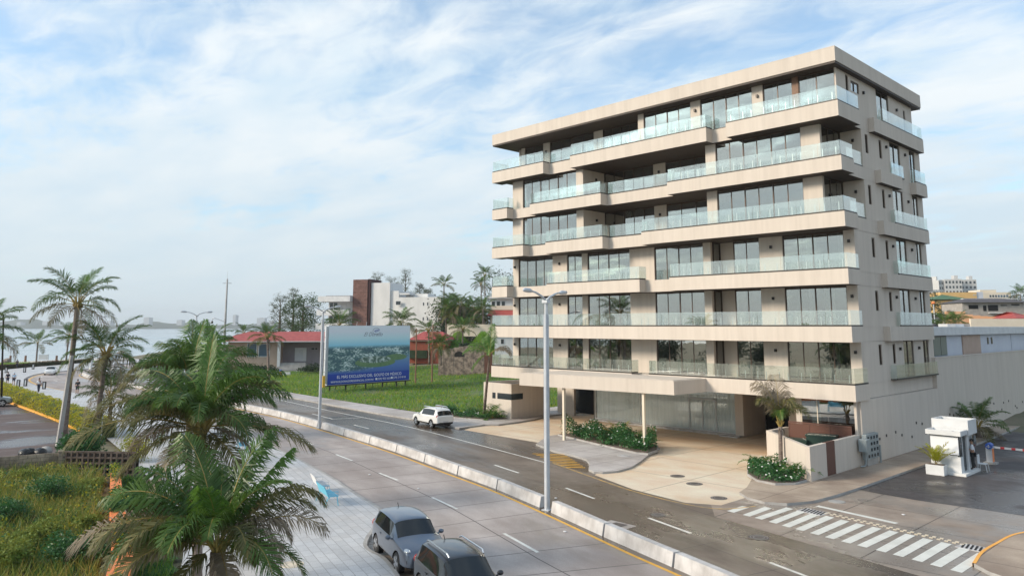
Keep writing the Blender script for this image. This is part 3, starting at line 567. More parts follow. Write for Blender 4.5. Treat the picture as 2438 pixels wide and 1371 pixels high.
# railings set back on the flush stretches
for L, x0, x1 in (('A',-26.35,-23.25),('B',-19.8,-13.4),('C',-19.7,-15.9),('C',-28.9,-26.3)):
    zt = LV[L]; g = MB(); n = max(1, round((x1-x0)/1.5)); w = (x1-x0)/n
    for k in range(n): g.box(x0+k*w+0.015, x0+(k+1)*w-0.015, FL+0.05, FL+0.065, zt, zt+0.98)
    r = part(g, 'glass_railing', M['rail']); s = MB(); s.box(x0, x1, FL+0.02, FL+0.10, zt-0.045, zt+0.06); part(s, 'rail_shoe', M['trim'], r)
# roof
b = MB(); b.box(XL, 0, 0, DEEP, 25.80, 26.80); roof = part(b, 'roof', M['stucco'])
b = MB(); b.box(XL+0.04, -0.04, 0.04, DEEP-0.04, 25.66, 25.797); part(b, 'soffit', M['soffit'], roof)
b = MB(); b.box(XL-0.005, 0.005, -0.005, DEEP, 26.74, 26.80); part(b, 'coping', M['stucco'], roof)
for L in 'EDCBA':
    for (x0, x1) in PIECES[L]:
        pass
# storeys: solid wall lengths between the openings
TOPZ = dict(F=BOT['E'], E=BOT['D'], D=BOT['C'], C=BOT['B'], B=BOT['A'], A=25.66)
def window(x0, x1, y, z0, z1, n, parent=None, axis='x', sign=-1, fr=0.06, dep=0.10):
    """glazed opening: frame part with its pane and mullions; axis x faces -Y, axis y faces +X"""
    f = MB(); p = MB()
    def bx(mb, a, c, d0, d1, z0_, z1_):
        if axis == 'x': mb.box(a, c, y+d0, y+d1, z0_, z1_)
        else: mb.box(y-d1, y-d0, a, c, z0_, z1_)
    bx(f, x0, x0+fr, 0, dep, z0, z1); bx(f, x1-fr, x1, 0, dep, z0, z1); bx(f, x0+fr, x1-fr, 0, dep, z0, z0+fr); bx(f, x0+fr, x1-fr, 0, dep, z1-fr*1.6, z1)
    w = (x1-x0-2*fr)/n
    for k in range(1, n): bx(f, x0+fr+k*w-fr*0.6, x0+fr+k*w+fr*0.6, 0.005, dep-0.005, z0+fr, z1-fr*1.6)
    fo = part(f, 'window', M['bronze'], parent)
    for k in range(n):
        a, c = x0+fr+k*w+(0 if k == 0 else fr*0.6), x0+fr+(k+1)*w-(0 if k == n-1 else fr*0.6)
        j = 0.0 if k % 2 else 0.03
        bx(p, a, c, 0.02+j, 0.028+j, z0+fr, z1-fr*1.6)
    part(p, 'pane', M['win'], fo); return fo
WALLS = []
def WL(): WALLS.append(MB()); return WALLS[-1]
def wallx(L, segs, y, th=0.28):
    for a, c in segs: WL().box(a, c, y, y+th, LV[L]-0.06, TOPZ[L]+0.02)
def lampbox(x, y, z, axis='x'):
    q = MB(); k = MB()
    if axis == 'x': q.box(x-0.07, x+0.07, y-0.14, y-0.002, z-0.10, z+0.10)
    else: q.box(y+0.002, y+0.14, x-0.07, x+0.07, z-0.10, z+0.10)
    part(q, 'wall_lamp', M['trim'])
YW = 2.3
for L in 'DEF':
    q = lambda v: sx(v, YW)
    wallx(L, [(q(-31.73),q(-30.98)),(q(-26.65),q(-24.92)),(q(-23.2),q(-22.58)),(q(-18.1),q(-15.68)),(q(-11.25),q(-10.62)),(q(-6.7),q(-4.97)),(q(-0.75),XS+0.02)], YW)
    z0, z1 = LV[L], TOPZ[L]
    for a, c, n in ((-30.98,-26.65,4),(-24.92,-23.2,2),(-22.58,-18.1,4),(-15.68,-11.25,4),(-8.78,-6.7,2),(-4.97,-0.75,4)): window(q(a), q(c), YW+0.08, z0, z1, n)
    # entrance niche with glass on its left cheek
    WL().box(q(-10.62), q(-8.78), YW+1.3, YW+1.55, z0-0.06, z1+0.02); window(YW+0.30, YW+1.28, q(-10.62)+0.10, z0, z1, 1, axis='y')
    WL().box(q(-8.78), q(-8.78)+0.2, YW+0.20, YW+1.29, z0-0.06, z1+0.02)
    for xx in (-31.45, -25.8, -5.8, -0.4): lampbox(q(xx), YW, z0+1.95)
YB = 1.2
for L in 'BC':
    q = lambda v: sx(v, YB); z0, z1 = LV[L], TOPZ[L]
    wallx(L, [(q(-31.75),q(-30.4)),(q(-23.75),q(-22.95)),(q(-10.75),q(-9.9)),(q(-3.26),q(-1.92))], YB)
    window(q(-30.4), q(-23.75), YB+0.08, z0, z1, 6); window(q(-9.9), q(-3.26), YB+0.08, z0, z1, 6)
    xr0, xr1 = q(-22.95), q(-10.75)
    WL().box(xr0-0.25, xr0, YB+0.285, 4.3, z0-0.06, z1+0.02); WL().box(xr1, xr1+0.25, YB+0.285, 4.3, z0-0.06, z1+0.02)
    WL().box(-17.4, -16.2, 4.0, 4.28, z0-0.06, z1+0.02)
    window(xr0+0.02, -17.4, 4.08, z0, z1, 5); window(-16.2, xr1-0.02, 4.08, z0, z1, 4)
    lampbox(2.9, xr0, z0+1.9, 'y'); lampbox(-16.8, 4.0, z0+1.9)
    # open corner loggia: glass cheek and a wall set back
    window(YB+0.30, 4.55, q(-1.92)-0.02, z0, z1, 3, axis='y'); WL().box(q(-1.92)-0.1, XS, 4.6, 4.85, z0-0.06, z1+0.02); lampbox(-1.0, 4.6, z0+1.9)
    g = MB(); g.box(XS-0.075, XS-0.06, SIDEY[L]+0.06, 4.95, z0-0.05, z0+0.98); r = part(g, 'glass_railing', M['rail']); s = MB(); s.box(XS-0.11, XS-0.03, SIDEY[L]+0.05, 4.95, z0-0.045, z0+0.05); part(s, 'rail_shoe', M['trim'], r)
L = 'A'; z0, z1 = LV['A'], 25.66; YA, YA2 = 0.95, 2.6
q = lambda v: sx(v, YA); q2 = lambda v: 19.844+(v-19.844)*(YA2+48.425)/(2.4+48.425)
wallx(L, [(q2(-31.6),q2(-31.13)),(q2(-28.67),q2(-27.84)),(q2(-22.51),q2(-21.51))], YA2); wallx(L, [(q(-16.95),q(-16.39)),(q(-11.93),q(-11.07)),(q(-6.74),q(-5.9)),(q(-0.7),XS)], YA)
WL().box(q(-16.95), q(-16.95)+0.25, YA+0.285, YA2, z0-0.06, z1+0.02)
for a, c, n in ((-31.13,-28.67,2),(-27.84,-22.51,4),(-21.51,-17.62,4)): window(q2(a), q2(c), YA2+0.08, z0, z1, n)
for a, c, n in ((-16.39,-11.93,4),(-11.07,-6.74,4),(-5.9,-3.69,2),(-3.26,-0.7,2)): window(q(a), q(c), YA+0.08, z0, z1, n)
b = MB(); b.box(q(-3.69), q(-3.26), YA+0.03, YA+0.2, z0, z1); part(b, 'wood_post', M['wood_post'])
for xx, yy in ((-11.5,YA),(-6.3,YA)): lampbox(q(xx), yy, 24.9)
for xx in (-28.25,-22.0): lampbox(q2(xx), YA2, 24.8)
for w_ in WALLS: part(w_, 'wall', M['stucco'])
# side wall with its windows (plane x = XS)
def side_storey(z0, z1, y0, y1, holes):
    """one wall panel of a storey with its openings: (ya, yb, za, zb)"""
    sw = MB()
    ycur = y0
    for ya, yb, za, zb in sorted(holes):
        if ya > ycur: sw.box(XS-0.25, XS, ycur, ya, z0, z1)
        if za > z0+0.01: sw.box(XS-0.25, XS, ya, yb, z0, za)
        if zb < z1-0.01: sw.box(XS-0.25, XS, ya, yb, zb, z1)
        ycur = yb
    if y1 > ycur: sw.box(XS-0.25, XS, ycur, y1, z0, z1)
    part(sw, 'wall', M['stucco'])
for L in 'FEDCB':
    z0, z1 = LV[L], TOPZ[L]; h = [(5.2,5.75,z0+1.05,z0+2.4),(7.68,8.2,z0+1.05,z0+2.4),(9.72,11.75,z0,z1),(13.7,14.9,z0,z1)]
    side_storey(z0-0.06, z1+0.02, (4.86 if L in 'BC' else YW+0.285), 16.0, h)
    for i, (a, c, za, zb) in enumerate(h): window(a, c, XS-0.06, za, zb, (1,1,2,2)[i], axis='y', fr=0.055)
    for yy in (8.95, 12.7): lampbox(yy, XS, z0+2.05, 'y')
z0, z1 = LV['A'], 25.66; h = [(2.5,2.95,z0+0.2,z0+2.4),(3.35,4.75,z0+1.45,z0+2.2),(7.75,10.15,z0,z1),(13.1,13.5,z0+0.3,z0+2.0)]
side_storey(z0-0.06, z1+0.02, YA+0.285, 14.9, h)
for i, (a, c, za, zb) in enumerate(h): window(a, c, XS-0.06, za, zb, (1,2,2,1)[i], axis='y', fr=0.055)
for yy in (5.35, 11.6): lampbox(yy, XS, z0+1.7, 'y')
for L, segs in dict(A=[(5.95,15.86)], B=[(6.6,10.65),(13.5,15.93)], C=[(6.5,15.57)], D=[(6.45,15.5)], E=[(6.3,12.2),(12.2,15.25)], F=[]).items():
    for k, (a, c) in enumerate(segs):
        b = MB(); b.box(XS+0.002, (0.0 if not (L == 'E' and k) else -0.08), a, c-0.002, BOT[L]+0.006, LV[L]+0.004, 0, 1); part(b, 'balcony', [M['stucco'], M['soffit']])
for L, a, c, x in (('A',7.8,15.8,-0.06),('B',9.55,11.9,-0.30),('B',13.6,15.85,-0.06),('C',8.9,15.5,-0.06),('D',8.8,15.45,-0.06),('E',8.7,15.2,-0.14),('F',7.0,15.3,-0.02)):
    zt = LV[L]+0.004; g = MB(); n = max(1, round((c-a)/1.7)); w = (c-a)/n
    for k in range(n): g.box(x-0.008, x+0.007, a+k*w+0.015, a+(k+1)*w-0.015, zt+0.06, zt+1.0)
    g.box(XS+0.05, x-0.02, a-0.012, a+0.003, zt+0.06, zt+1.0)
    if x > -0.2: g.box(XS+0.05, x-0.02, c-0.003, c+0.012, zt+0.06, zt+1.0)
    r = part(g, 'glass_railing', M['rail']); s = MB(); s.box(x-0.04, x+0.05, a, c, zt, zt+0.10); 
    if L == 'F': s.box(XS+0.01, x-0.045, a, c, zt, zt+0.06)
    part(s, 'rail_shoe', M['trim'], r)
# pale curtains behind some of the panes
rc = random.Random(17)
def drape(x0, x1, y, z0, z1, n=14):
    mb = MB()
    for k in range(n): mb.face([(x0+(x1-x0)*k/n,y+.05*(k%2),z0),(x0+(x1-x0)*(k+1)/n,y+.05*((k+1)%2),z0),(x0+(x1-x0)*(k+1)/n,y+.05*((k+1)%2),z1),(x0+(x1-x0)*k/n,y+.05*(k%2),z1)])
    part(mb, 'curtain', M['curtain'])
for L, x0, x1, y in (('D',-3.9,-3.2,2.75),('D',-1.7,-1.0,2.75),('D',-27.9,-27.2,2.75),('E',-2.8,-2.1,2.75),('E',-3.9,-3.5,2.75),('F',-22.5,-21.9,2.75),('F',-3.4,-2.7,2.75),('F',-2.3,-2.0,2.75),('B',-29.6,-28.6,1.7),('C',-21.0,-20.2,4.5),('A',-5.1,-4.6,1.4),('A',-2.6,-2.2,1.4),('A',-29.2,-28.8,3.0),('D',-22.6,-22.1,2.75),('E',-22.6,-21.9,2.75)): drape(x0, x1, y, LV[L]+.03, TOPZ[L]-.05)
# far and left walls, interior back walls, so that the storeys are rooms
b = MB()
for L in 'FEDCBA':
    z0, z1 = LV[L], TOPZ[L]
    b.box(-32.3, -0.8, 8.0, 8.2, z0-0.06, z1+0.02)
    for xx in (-24.0,-17.9,-11.2,-5.2): b.box(xx-0.1, xx+0.1, 4.9, 7.99, z0-0.06, z1+0.02)
    b.box(-7.0,-6.8, 8.21, 15.2, z0-0.06, z1+0.02)
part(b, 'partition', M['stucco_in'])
b = MB(); b.box(-32.45, -0.7, 15.3, 15.55, 0, 25.66)
for L in 'FED': b.box(-32.5, -32.3, YW+0.285, 15.29, LV[L]-0.06, TOPZ[L]+0.02)
for L in 'CB': b.box(-31.6, -31.4, YB+0.285+1.6, 15.29, LV[L]-0.06, TOPZ[L]+0.02)
b.box(-32.4, -32.2, YA2+0.29, 15.29, LV['A']-0.06, 25.66)
part(b, 'wall', M['stucco'])
# --- ground storey
g = MB(); g.box(-0.45, -0.12, 0.95, 15.2, 0, 4.0); g.box(-0.45, -0.30, 0.7, 0.948, 0, 4.0); part(g, 'wall', M['stucco'])
for a, c in ((-33,-27.2),(-11.9,-4.9)): g = MB(); g.box(a, c, 11.0, 11.25, 0, 4.0); part(g, 'garage_dark_panel', M['dark'])  # solid near-black back walls stand in for the garage's shaded depth
for q_ in ((-33.2,-31.0,9.0,9.25,0),(-12.45,-11.75,7.15,7.7,0.16),(-12.3,-11.95,7.72,11,0),(-4.35,-4.05,0.95,1.25,0),(-7.6,-6.9,6.4,7.1,0),(-4.3,-4.1,1.26,10.9,0)): g = MB(); g.box(*q_, 4.0); part(g, 'column', M['stucco'])
# lobby: raised floor, glass front with sheer curtains, framed double door
g = MB(); g.box(-27.4, -12.1, 7.1, 11.2, 0.0, 0.16); g.box(-13.6,-12.0,6.6,7.09,0,0.10); part(g, 'lobby_floor', M['concrete'])
lf = MB(); lf.box(-27.15,-12.5,7.55,7.63,0.16,0.22); lf.box(-27.15,-12.5,7.55,7.63,3.93,4.0)
for xx in (-27.15,-22.0): lf.box(xx,xx+0.05,7.56,7.62,0.22,3.93)
lob = part(lf, 'lobby_front', M['white'])
pn = MB()
for a, c in ((-27.1,-22.0),(-21.95,-16.95),(-16.9,-14.4),(-14.35,-12.5)): pn.box(a+0.01,c-0.01,7.585,7.597,0.22,3.93)
pn.box(-12.48,-12.46,7.72,10.9,0.2,3.95); part(pn, 'pane', M['lobby'], lob)
cu = MB(); rr = random.Random(5)
n = 240
for k in range(n):
    a = -27.0+14.4*k/n; c = -27.0+14.4*(k+1)/n; ya = 7.72+0.05*math.sin(k*1.9); yc = 7.72+0.05*math.sin((k+1)*1.9); cu.face([(a,ya,0.2),(c,yc,0.2),(c,yc,3.92),(a,ya,3.92)])
part(cu, 'curtain', M['curtain'], lob)
dr = MB()
for xx in (-16.95,-15.68,-14.42): dr.box(xx,xx+0.07,7.50,7.56,0.2,2.7)
dr.box(-16.95,-14.35,7.50,7.56,2.63,2.72); d_ = part(dr, 'lobby_door', M['white'], lob)
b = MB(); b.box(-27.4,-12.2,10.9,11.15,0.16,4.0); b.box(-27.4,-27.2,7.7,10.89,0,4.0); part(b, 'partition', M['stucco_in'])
# right-hand lobby window over the service yard
fr = MB(); fr.box(-4.04,-3.97,0.96,1.04,0.5,4.0); fr.box(-0.52,-0.45,0.96,1.04,0.5,4.0); fr.box(-2.95,-2.90,0.97,1.03,0.5,4.0); w_ = part(fr, 'window', M['cream'])
pn = MB(); pn.box(-3.96,-2.96,0.985,0.997,0.5,3.98); pn.box(-2.89,-0.53,0.985,0.997,0.5,3.98); part(pn, 'pane', M['win'], w_)
cu = MB(); cu.box(-3.5,-2.9,1.4,1.43,0.5,3.9); part(cu, 'curtain', M['curtain'], w_)
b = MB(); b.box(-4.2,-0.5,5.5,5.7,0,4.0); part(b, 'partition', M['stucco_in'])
# entrance canopy on slim columns
b = MB(); cp = [(-24.2,-5.15),(-10.62,-3.8),(-10.5,-0.003),(-24.2,-0.003)]; b.prism(cp, 4.0, 4.93); can = part(b, 'canopy', M['stucco'])
b = MB(); b.prism([(-24.0,-4.9),(-10.85,-3.6),(-10.75,-0.2),(-24.0,-0.2)], 4.932, 4.96); part(b, 'roof_membrane', M['stucco'], can)
for (x, y) in ((-20.2,-4.35),(-13.2,-3.75)):
    b = MB(); b.box(x-0.09,x+0.09,y-0.09,y+0.09,0,3.998); part(b, 'column', M['cream'])
# --- separate low pieces
t = thing('gate_lodge', 'low flat-roofed beige lodge with corner slot window beside the tall block', 'building', (-34.2,4.2,0))
def tp(mb, name, m, **k): return mb.build(name, m, t, **k)
b = MB(); b.box(-36.2,-32.35,1.8,2.0,0,3.3); b.box(-32.55,-32.35,2.002,7.0,0,3.3); b.box(-36.2,-36.0,2.002,7.0,0,3.3); b.box(-35.998,-32.552,6.8,7.0,0,3.3); tp(b, 'wall', M['stucco'])
b = MB(); b.box(-36,-32.56,2.01,6.79,2.85,3.0); tp(b, 'roof', M['darkroof'])
b = MB(); b.box(-34.25,-32.34,1.79,1.81,1.85,2.4); b.box(-32.36,-32.335,1.81,3.3,1.85,2.4); b.box(-34.95,-34.5,1.79,1.81,1.85,2.4); w_ = tp(b, 'window', M['winpane'])
t = thing('service_yard_wall', 'cream low wall round the green generators at the block corner', 'wall', (-2.2,-4.2,0))
b = MB()
def wallrun(mb, a, c, th, z1, mi=0):
    a = np.array(a); c = np.array(c); d = (c-a)/np.linalg.norm(c-a); n = np.array([-d[1], d[0]])*th; mb.prism([tuple(a),tuple(c),tuple(c+n),tuple(a+n)], 0, z1, mi)
wallrun(b, (-0.22,-6.1), (-0.22,-4.02), 0.25, 1.98); wallrun(b, (-0.22,-2.82), (-0.22,0.94), 0.25, 1.98); wallrun(b, (-5.35,-1.3), (-0.44,-6.08), 0.25, 1.97); wallrun(b, (-5.3,1.3), (-5.3,-1.1), 0.25, 1.97)
b.build('wall', M['stucco'], t)
b = MB(); b.box(-0.40,-0.26,-4.015,-2.825,0.05,2.0); b.build('gate', M['brownpanel'], t)
t = thing('lattice_screen', 'reddish brown lattice screen under the dark lobby window', 'screen', (-2.2,0.3,1.0))
b = MB(); b.box(-4.6,-0.5,0.30,0.34,1.2,2.38); o = b.build('lattice_panel', mat('brown_lattice', (0.09,0.036,0.022), (0.15,0.062,0.04), 24, 0.7, stretch=(1,1,1), lo=0.44, hi=0.56, detail=1), t)
b = MB()
for xx in (-4.6,-3.25,-1.9,-0.55): b.box(xx,xx+0.05,0.28,0.295,0.0,2.5)
b.box(-4.6,-0.5,0.27,0.279,2.4,2.5); b.build('frame', M['brownpanel'], t)
for k, (x, y, w, d, h, lab) in enumerate([(-3.4,-1.3,1.5,0.9,1.55,'dark green generator box on the left behind the low cream wall'),(-2.0,-0.6,1.7,1.0,1.85,'taller dark green generator box on the right behind the low cream wall')]):
    t = thing('generator_box', lab, 'generator', (x,y,0), 'green generator boxes')
    b = MB(); b.obox((x,y,h/2),w,d,h,0.25); b.build('housing', M['greenbox'], t, bevel=0.03); b = MB(); b.obox((x,y,h+0.05),w*1.06,d*1.06,0.1,0.25); b.build('lid', M['greenbox'], t)
# street wall running back along the side street, pierced by small vents
t = thing('boundary_wall', 'long plain grey beige wall with small vent holes along the side street', 'wall', (-0.3,40,0))
b = MB(); b.box(-0.45,-0.13,15.25,85,0,lambda x,y: 6.2); b.build('wall', M['stucco'], t); b = MB(); b.box(-0.47,-0.10,15.25,85,6.2,6.28); b.build('coping', M['stucco'], t)
vents = [(2094,1044),(2110,1036),(2132,1028),(2147,1035),(2171,1039),(2204,1030),(2181,1006),(2195,1008),(2261,986),(2270,988),(2285,990),(2292,978),(2357,958),(2366,960),(2389,958),(2401,954),(2385,974),(2417,966),(2421,970),(2434,956),(2328,973)]
for k, (px, py) in enumerate(vents):
    d = ray(px, py); q = CAM + d*((-0.13-CAM[0])/d[0]); o_ = APT if q[1] < 15.2 else t
    b = MB(); b.box(-0.128,-0.10,q[1]-0.09,q[1]+0.09,q[2]-0.08,q[2]+0.08); b.build('vent', M['trim'], o_)
# electricity meters
t = thing('meter_cabinet', 'grey bank of electricity meters on the side wall by the street', 'meter cabinet', (0.15,1.6,0.13))
b = MB(); b.box(-0.115,0.18,0.75,2.65,0.5,2.0); b.build('cabinet', M['metergrey'], t, bevel=0.02)
b = MB(); b.box(-0.10,0.40,0.18,0.74,1.05,1.8); b.build('switch_box', M['metergrey'], t, bevel=0.02)
b = MB(); b.box(-0.10,0.12,0.9,2.55,0.13,0.495); b.build('plinth', M['kerb'], t)
for j in range(4):
    for i in range(4):
        b = MB(); b.box(0.182,0.21,0.92+0.45*i,1.10+0.45*i,0.62+0.36*j,0.80+0.36*j); b.build('meter', M['winpane'], t)
b = MB(); b.tube([(0.2,0.45,1.05),(0.2,0.45,0.35),(0.18,0.3,0.22),(0.0,0.1,0.2)],0.05); b.tube([(0.15,2.85,0.13),(0.15,2.85,1.2)],0.06); b.build('conduit', M['metergrey'], t)
# ------------------------------------------------------------------ street furniture
ORD = 'first second third fourth fifth sixth seventh eighth ninth tenth eleventh twelfth thirteenth fourteenth fifteenth sixteenth seventeenth eighteenth nineteenth twentieth twenty-first twenty-second twenty-third twenty-fourth twenty-fifth twenty-sixth twenty-seventh twenty-eighth twenty-ninth thirtieth'.split()
BL = smooth_line([(p[0]+0.12, p[1]+0.62) for p in YL], 0.1); BS = np.concatenate([[0], np.cumsum(np.linalg.norm(np.diff(BL, axis=0), axis=1))])
def bar_at(s): return np.array([np.interp(s, BS, BL[:,0]), np.interp(s, BS, BL[:,1])])
def s_of(x): return float(np.interp(-x, -BL[:,0], BS))
bar = MB(); pr = [(-0.24,0),(-0.22,0.10),(-0.15,0.50),(0.15,0.50),(0.22,0.10),(0.24,0)]
for a, b in zip(pr, pr[1:]+pr[:1]): bar.face([(-2.22,a[0],a[1]),(-2.22,b[0],b[1]),(2.22,b[0],b[1]),(2.22,a[0],a[1])])
bar.face([(-2.22,*p) for p in pr][::-1]); bar.face([(2.22,*p) for p in pr])
bar0 = tag(bar.build('road_barrier', M['concrete'], bevel=0.03), None, 'road barrier', 'white concrete barriers along the median'); first = True
recalc(bar0)
left = [-6.72,-11.3,-15.85,-20.5,-25.05,-29.75,-34.75,-39.7]; jobs = []
for k in range(len(left)-1): jobs.append((s_of(left[k]), s_of(left[k+1]), 'left', k))
s0 = s_of(-40.6); k = 7
while s0 + 4.6 < s_of(-134): jobs.append((s0, s0+4.6, 'left', k)); s0 += 4.6; k += 1
s1 = s_of(-5.75); k = 0
while k < 4: jobs.append((s1-4.6, s1, 'right', k)); s1 -= 4.6; k += 1
for a, b, side, k in jobs:
    p, q = bar_at(a+0.06), bar_at(b-0.06); c = (p+q)/2; o = place(bar0, (c[0], c[1], RZ), math.atan2(q[1]-p[1], q[0]-p[0]), f'white concrete road barrier, {ORD[k]} one {side} of the central lamp post', first=first); first = False
    o.scale = (float(np.linalg.norm(q-p))/4.44, 1, 1)
def lamp_post(h=9.9, arm=1.75):
    t = thing('street_lamp', None, 'street lamp', (0,0,0), 'tall two-armed street lamps', True)
    b = MB(); b.tube([(0,0,0.02),(0,0,h)], [0.135,0.085], 8); 
    for a in range(4): b.obox((0.11*math.cos(a*PI/2+.4),0.11*math.sin(a*PI/2+.4),h*0.47),0.05,0.05,h*0.92,a*PI/2+.4)
    b.build('pole', M['lampgrey'], t, smooth=False)
    b = MB(); b.box(-0.2,0.2,-0.2,0.2,0,0.03); b.build('base_plate', M['lampgrey'], t)
    b = MB(); b.box(-0.15,0.15,-0.15,0.15,h*0.985,h*0.995+0.06); b.build('collar', M['lampgrey'], t)
    for s in (-1, 1):
        b = MB(); b.tube([(0,s*0.05,h-0.02),(0,s*0.35,h+0.16),(0,s*0.9,h+0.34),(0,s*arm*0.75,h+0.40)], [0.06,0.055,0.05,0.045], 6); am = b.build('arm', M['lampgrey'], t, smooth=True)
        b = MB(); b.tube([(0,s*arm*0.70,h+0.38),(0,s*arm*0.8,h+0.41),(0,s*arm*1.05,h+0.43),(0,s*arm*1.12,h+0.42)], [0.06,0.11,0.10,0.03], 8); b.build('lamp_head', M['lampgrey'], am, smooth=True)
    return t
lp = lamp_post()
place(lp, (-6.25,-20.95,RZ), R(10), 'tall grey two-armed street lamp in the median in front of the beige block', first=True)
place(lp, (-40.15,-13.55,RZ), R(6), 'grey two-armed street lamp in the median beside the big billboard')
place(lp, (-73.2,-11.4,RZ), R(3), 'grey two-armed street lamp rising behind the near palm crowns')
place(lp, (-131.0,-6.4,RZ), R(-20), 'thin far street lamp at the rounded end of the median')
# --- mast with a side lamp
t = thing('utility_pole', 'tall slim concrete mast with cross arm and curved side lamp before the red-roofed house', 'utility pole', atD(530,897,130))
base = atD(530,897,130); top = atD(541.5,664,131)
b = MB(); b.tube([base, top], [0.28,0.13], 8); b.build('pole', M['kerb'], t, smooth=True)
b = MB(); c_ = base+(top-base)*0.955
b.obox(c_,1.5,0.12,0.12,YAW); b.obox(base+(top-base)*0.93,0.1,0.1,0.5,0); b.tube([top, top+np.array((0,0,1.3))],0.03,5); b.build('cross_arm', M['lampgrey'], t)
a_ = atD(535,766,130); b = MB(); b.tube([a_, atD(520,760,130), atD(510,757,130), atD(506,760,130), atD(505,765,130)], 0.08, 6); ar = b.build('lamp_arm', M['lampgrey'], t); b = MB(); b.ball(atD(505,767,130),0.2,0.2,0.22); b.build('lamp_head', M['trim'], ar)
# --- slatted promenade benches
def bench(label, m, loc, rz):
    t = thing('bench', label, 'bench', loc, 'slatted benches on the promenade', True, rz)
    b = MB()
    for k in range(5): b.box(-0.85,0.85,-0.05+0.10*k,0.035+0.10*k,0.43,0.46)
    b.build('seat', m, t); b = MB()
    for k in range(5): b.obox((0,0.47+0.035*k,0.50+0.085*k),1.7,0.025,0.075)
    b.build('backrest', m, t)
    for s in (-0.8, 0.8):
        b = MB(); b.tube([(s,-0.05,0),(s,0.02,0.43)],0.025,6); b.tube([(s,0.62,0),(s,0.42,0.45),(s,0.64,0.92)],0.025,6); b.build('leg', m, t)
        b = MB(); b.tube([(s,-0.03,0.43),(s,-0.03,0.64),(s,0.30,0.66),(s,0.52,0.66)],0.022,6); b.build('armrest', m, t)
    return t
bench('light blue slatted bench on the promenade behind the parked cars', M['blue'], (-14.2,-27.75,0.13), R(164))
bench('white slatted bench beside the light blue bench on the promenade', M['white'], (-16.5,-26.85,0.13), R(160))
pb = at(585,1066,0.3); bench('second light blue bench farther back, partly behind palm fronds', M['blue'], (pb[0],pb[1],0.13), R(160))
# --- promenade light bollards
bo = thing('bollard', None, 'bollard', (0,0,0), 'square-framed light bollards on the promenade', True)
b = MB()
for x in (-0.17,0.17): b.box(x-0.05,x+0.05,-0.09,0.09,0,1.0)
b.box(-0.22,0.22,-0.09,0.09,0.9,1.0); b.box(-0.22,0.22,-0.09,0.09,0,0.12); b.build('frame', M['black'], bo); b = MB(); b.box(-0.12,0.12,-0.05,0.05,0.12,0.9); b.build('lamp_panel', M['white'], bo)
for k, ((x, y), lab) in enumerate(zip([(-147.6,-16.0),(-146.5,-13.3),(-157.8,-9.5),(-108.9,-21.0),(-101.2,-20.4),(-107.8,-22.1),(-114.7,-22.8),(-168,14),(-166,20)],
    ['black framed bollard, far left one on the plaza by the red hedge','black framed bollard on the plaza left of the oncoming white car','black framed bollard beside the red hedge behind the oncoming car','black framed bollard at the kerb bend right of the two walkers','black framed bollard next to the walker in white shirt','black framed bollard just behind the hedge between walkers','black framed bollard at the left picture edge behind the hedge','far bollard in front of the white sea railing, left one','far bollard in front of the white sea railing, right one'])):
    place(bo, (x,y,0.13), R(45), lab, first=(k == 0))
# --- gate booth, planter, guard's chair, barrier arm
t = thing('gate_booth', 'small white guard booth with flat roof parapets on the side street', 'guard booth', (4.0,3.9,0))
def tp(mb, name, m, pa=None, **k): return mb.build(name, m, pa or t, **k)
Z = 0.008
b = MB(); b.box(3.1,5.15,2.15,5.0,Z,0.15); tp(b, 'plinth', M['offwhite'])
b = MB(); b.box(3.25,4.86,2.4,2.5,0.15,1.05); b.box(4.76,4.86,2.502,2.85,0.15,1.05); b.box(3.25,3.35,2.502,4.8,0.15,2.25); b.box(3.352,4.86,4.7,4.8,0.15,2.25); b.box(4.76,4.86,3.75,4.698,0.15,2.25); b.box(4.78,4.86,2.86,2.95,0.15,2.25); tp(b, 'wall', M['white'])
b = MB(); b.box(3.30,4.78,2.42,2.48,1.12,2.16); tp(b, 'front_blind', M['whitecloth']); b = MB(); b.box(3.26,4.84,2.405,2.415,1.051,1.15); b.box(3.26,4.84,2.405,2.415,2.17,2.25); b.box(4.765,4.845,2.51,2.855,1.052,2.25); b.box(4.75,4.755,2.95,3.75,0.16,2.2); tp(b, 'window', M['winpane'])
b = MB(); b.box(3.33,4.3,2.398,2.404,1.06,1.13); b.box(4.30,4.72,2.398,2.404,0.92,1.10); tp(b, 'notice', M['white'])
b = MB()
for (x0,x1,y0,y1) in ((3.1,5.0,2.2,2.3),(3.1,5.0,3.4,3.5),(3.1,3.2,2.302,3.398),(4.9,5.0,2.302,3.398)): b.box(x0,x1,y0,y1,2.25,2.52)
b.box(3.2,4.9,2.3,3.4,2.25,2.3); tp(b, 'roof', M['white'])
b = MB()
for (x0,x1,y0,y1) in ((3.05,5.05,3.55,3.65),(3.05,5.05,5.1,5.2),(3.05,3.15,3.652,5.098),(4.95,5.05,3.652,5.098)): b.box(x0,x1,y0,y1,2.2,3.04)
b.box(3.15,4.95,3.65,5.1,2.25,2.6); b.box(3.151,4.949,3.66,3.68,2.6,2.61); tp(b, 'upper_roof', M['white'])
b = MB(); b.ball((4.4,2.9,2.38),0.13,0.13,0.1); b.ball((4.7,4.3,2.72),0.13,0.13,0.1); tp(b, 'roof_fitting', M['steel'])
b = MB(); b.box(5.055,5.10,4.3,4.75,1.5,2.1); tp(b, 'wall_box', M['winpane'])
t = thing('planter_box', 'square white planter box in front of the guard booth', 'planter', (3.7,1.8,0))
b = MB(); b.box(3.2,4.2,1.5,2.1,Z,0.58); tp(b, 'box', M['white'], bevel=0.02); b = MB(); b.box(3.26,4.14,1.56,2.04,0.581,0.60); tp(b, 'soil', M['soil'])
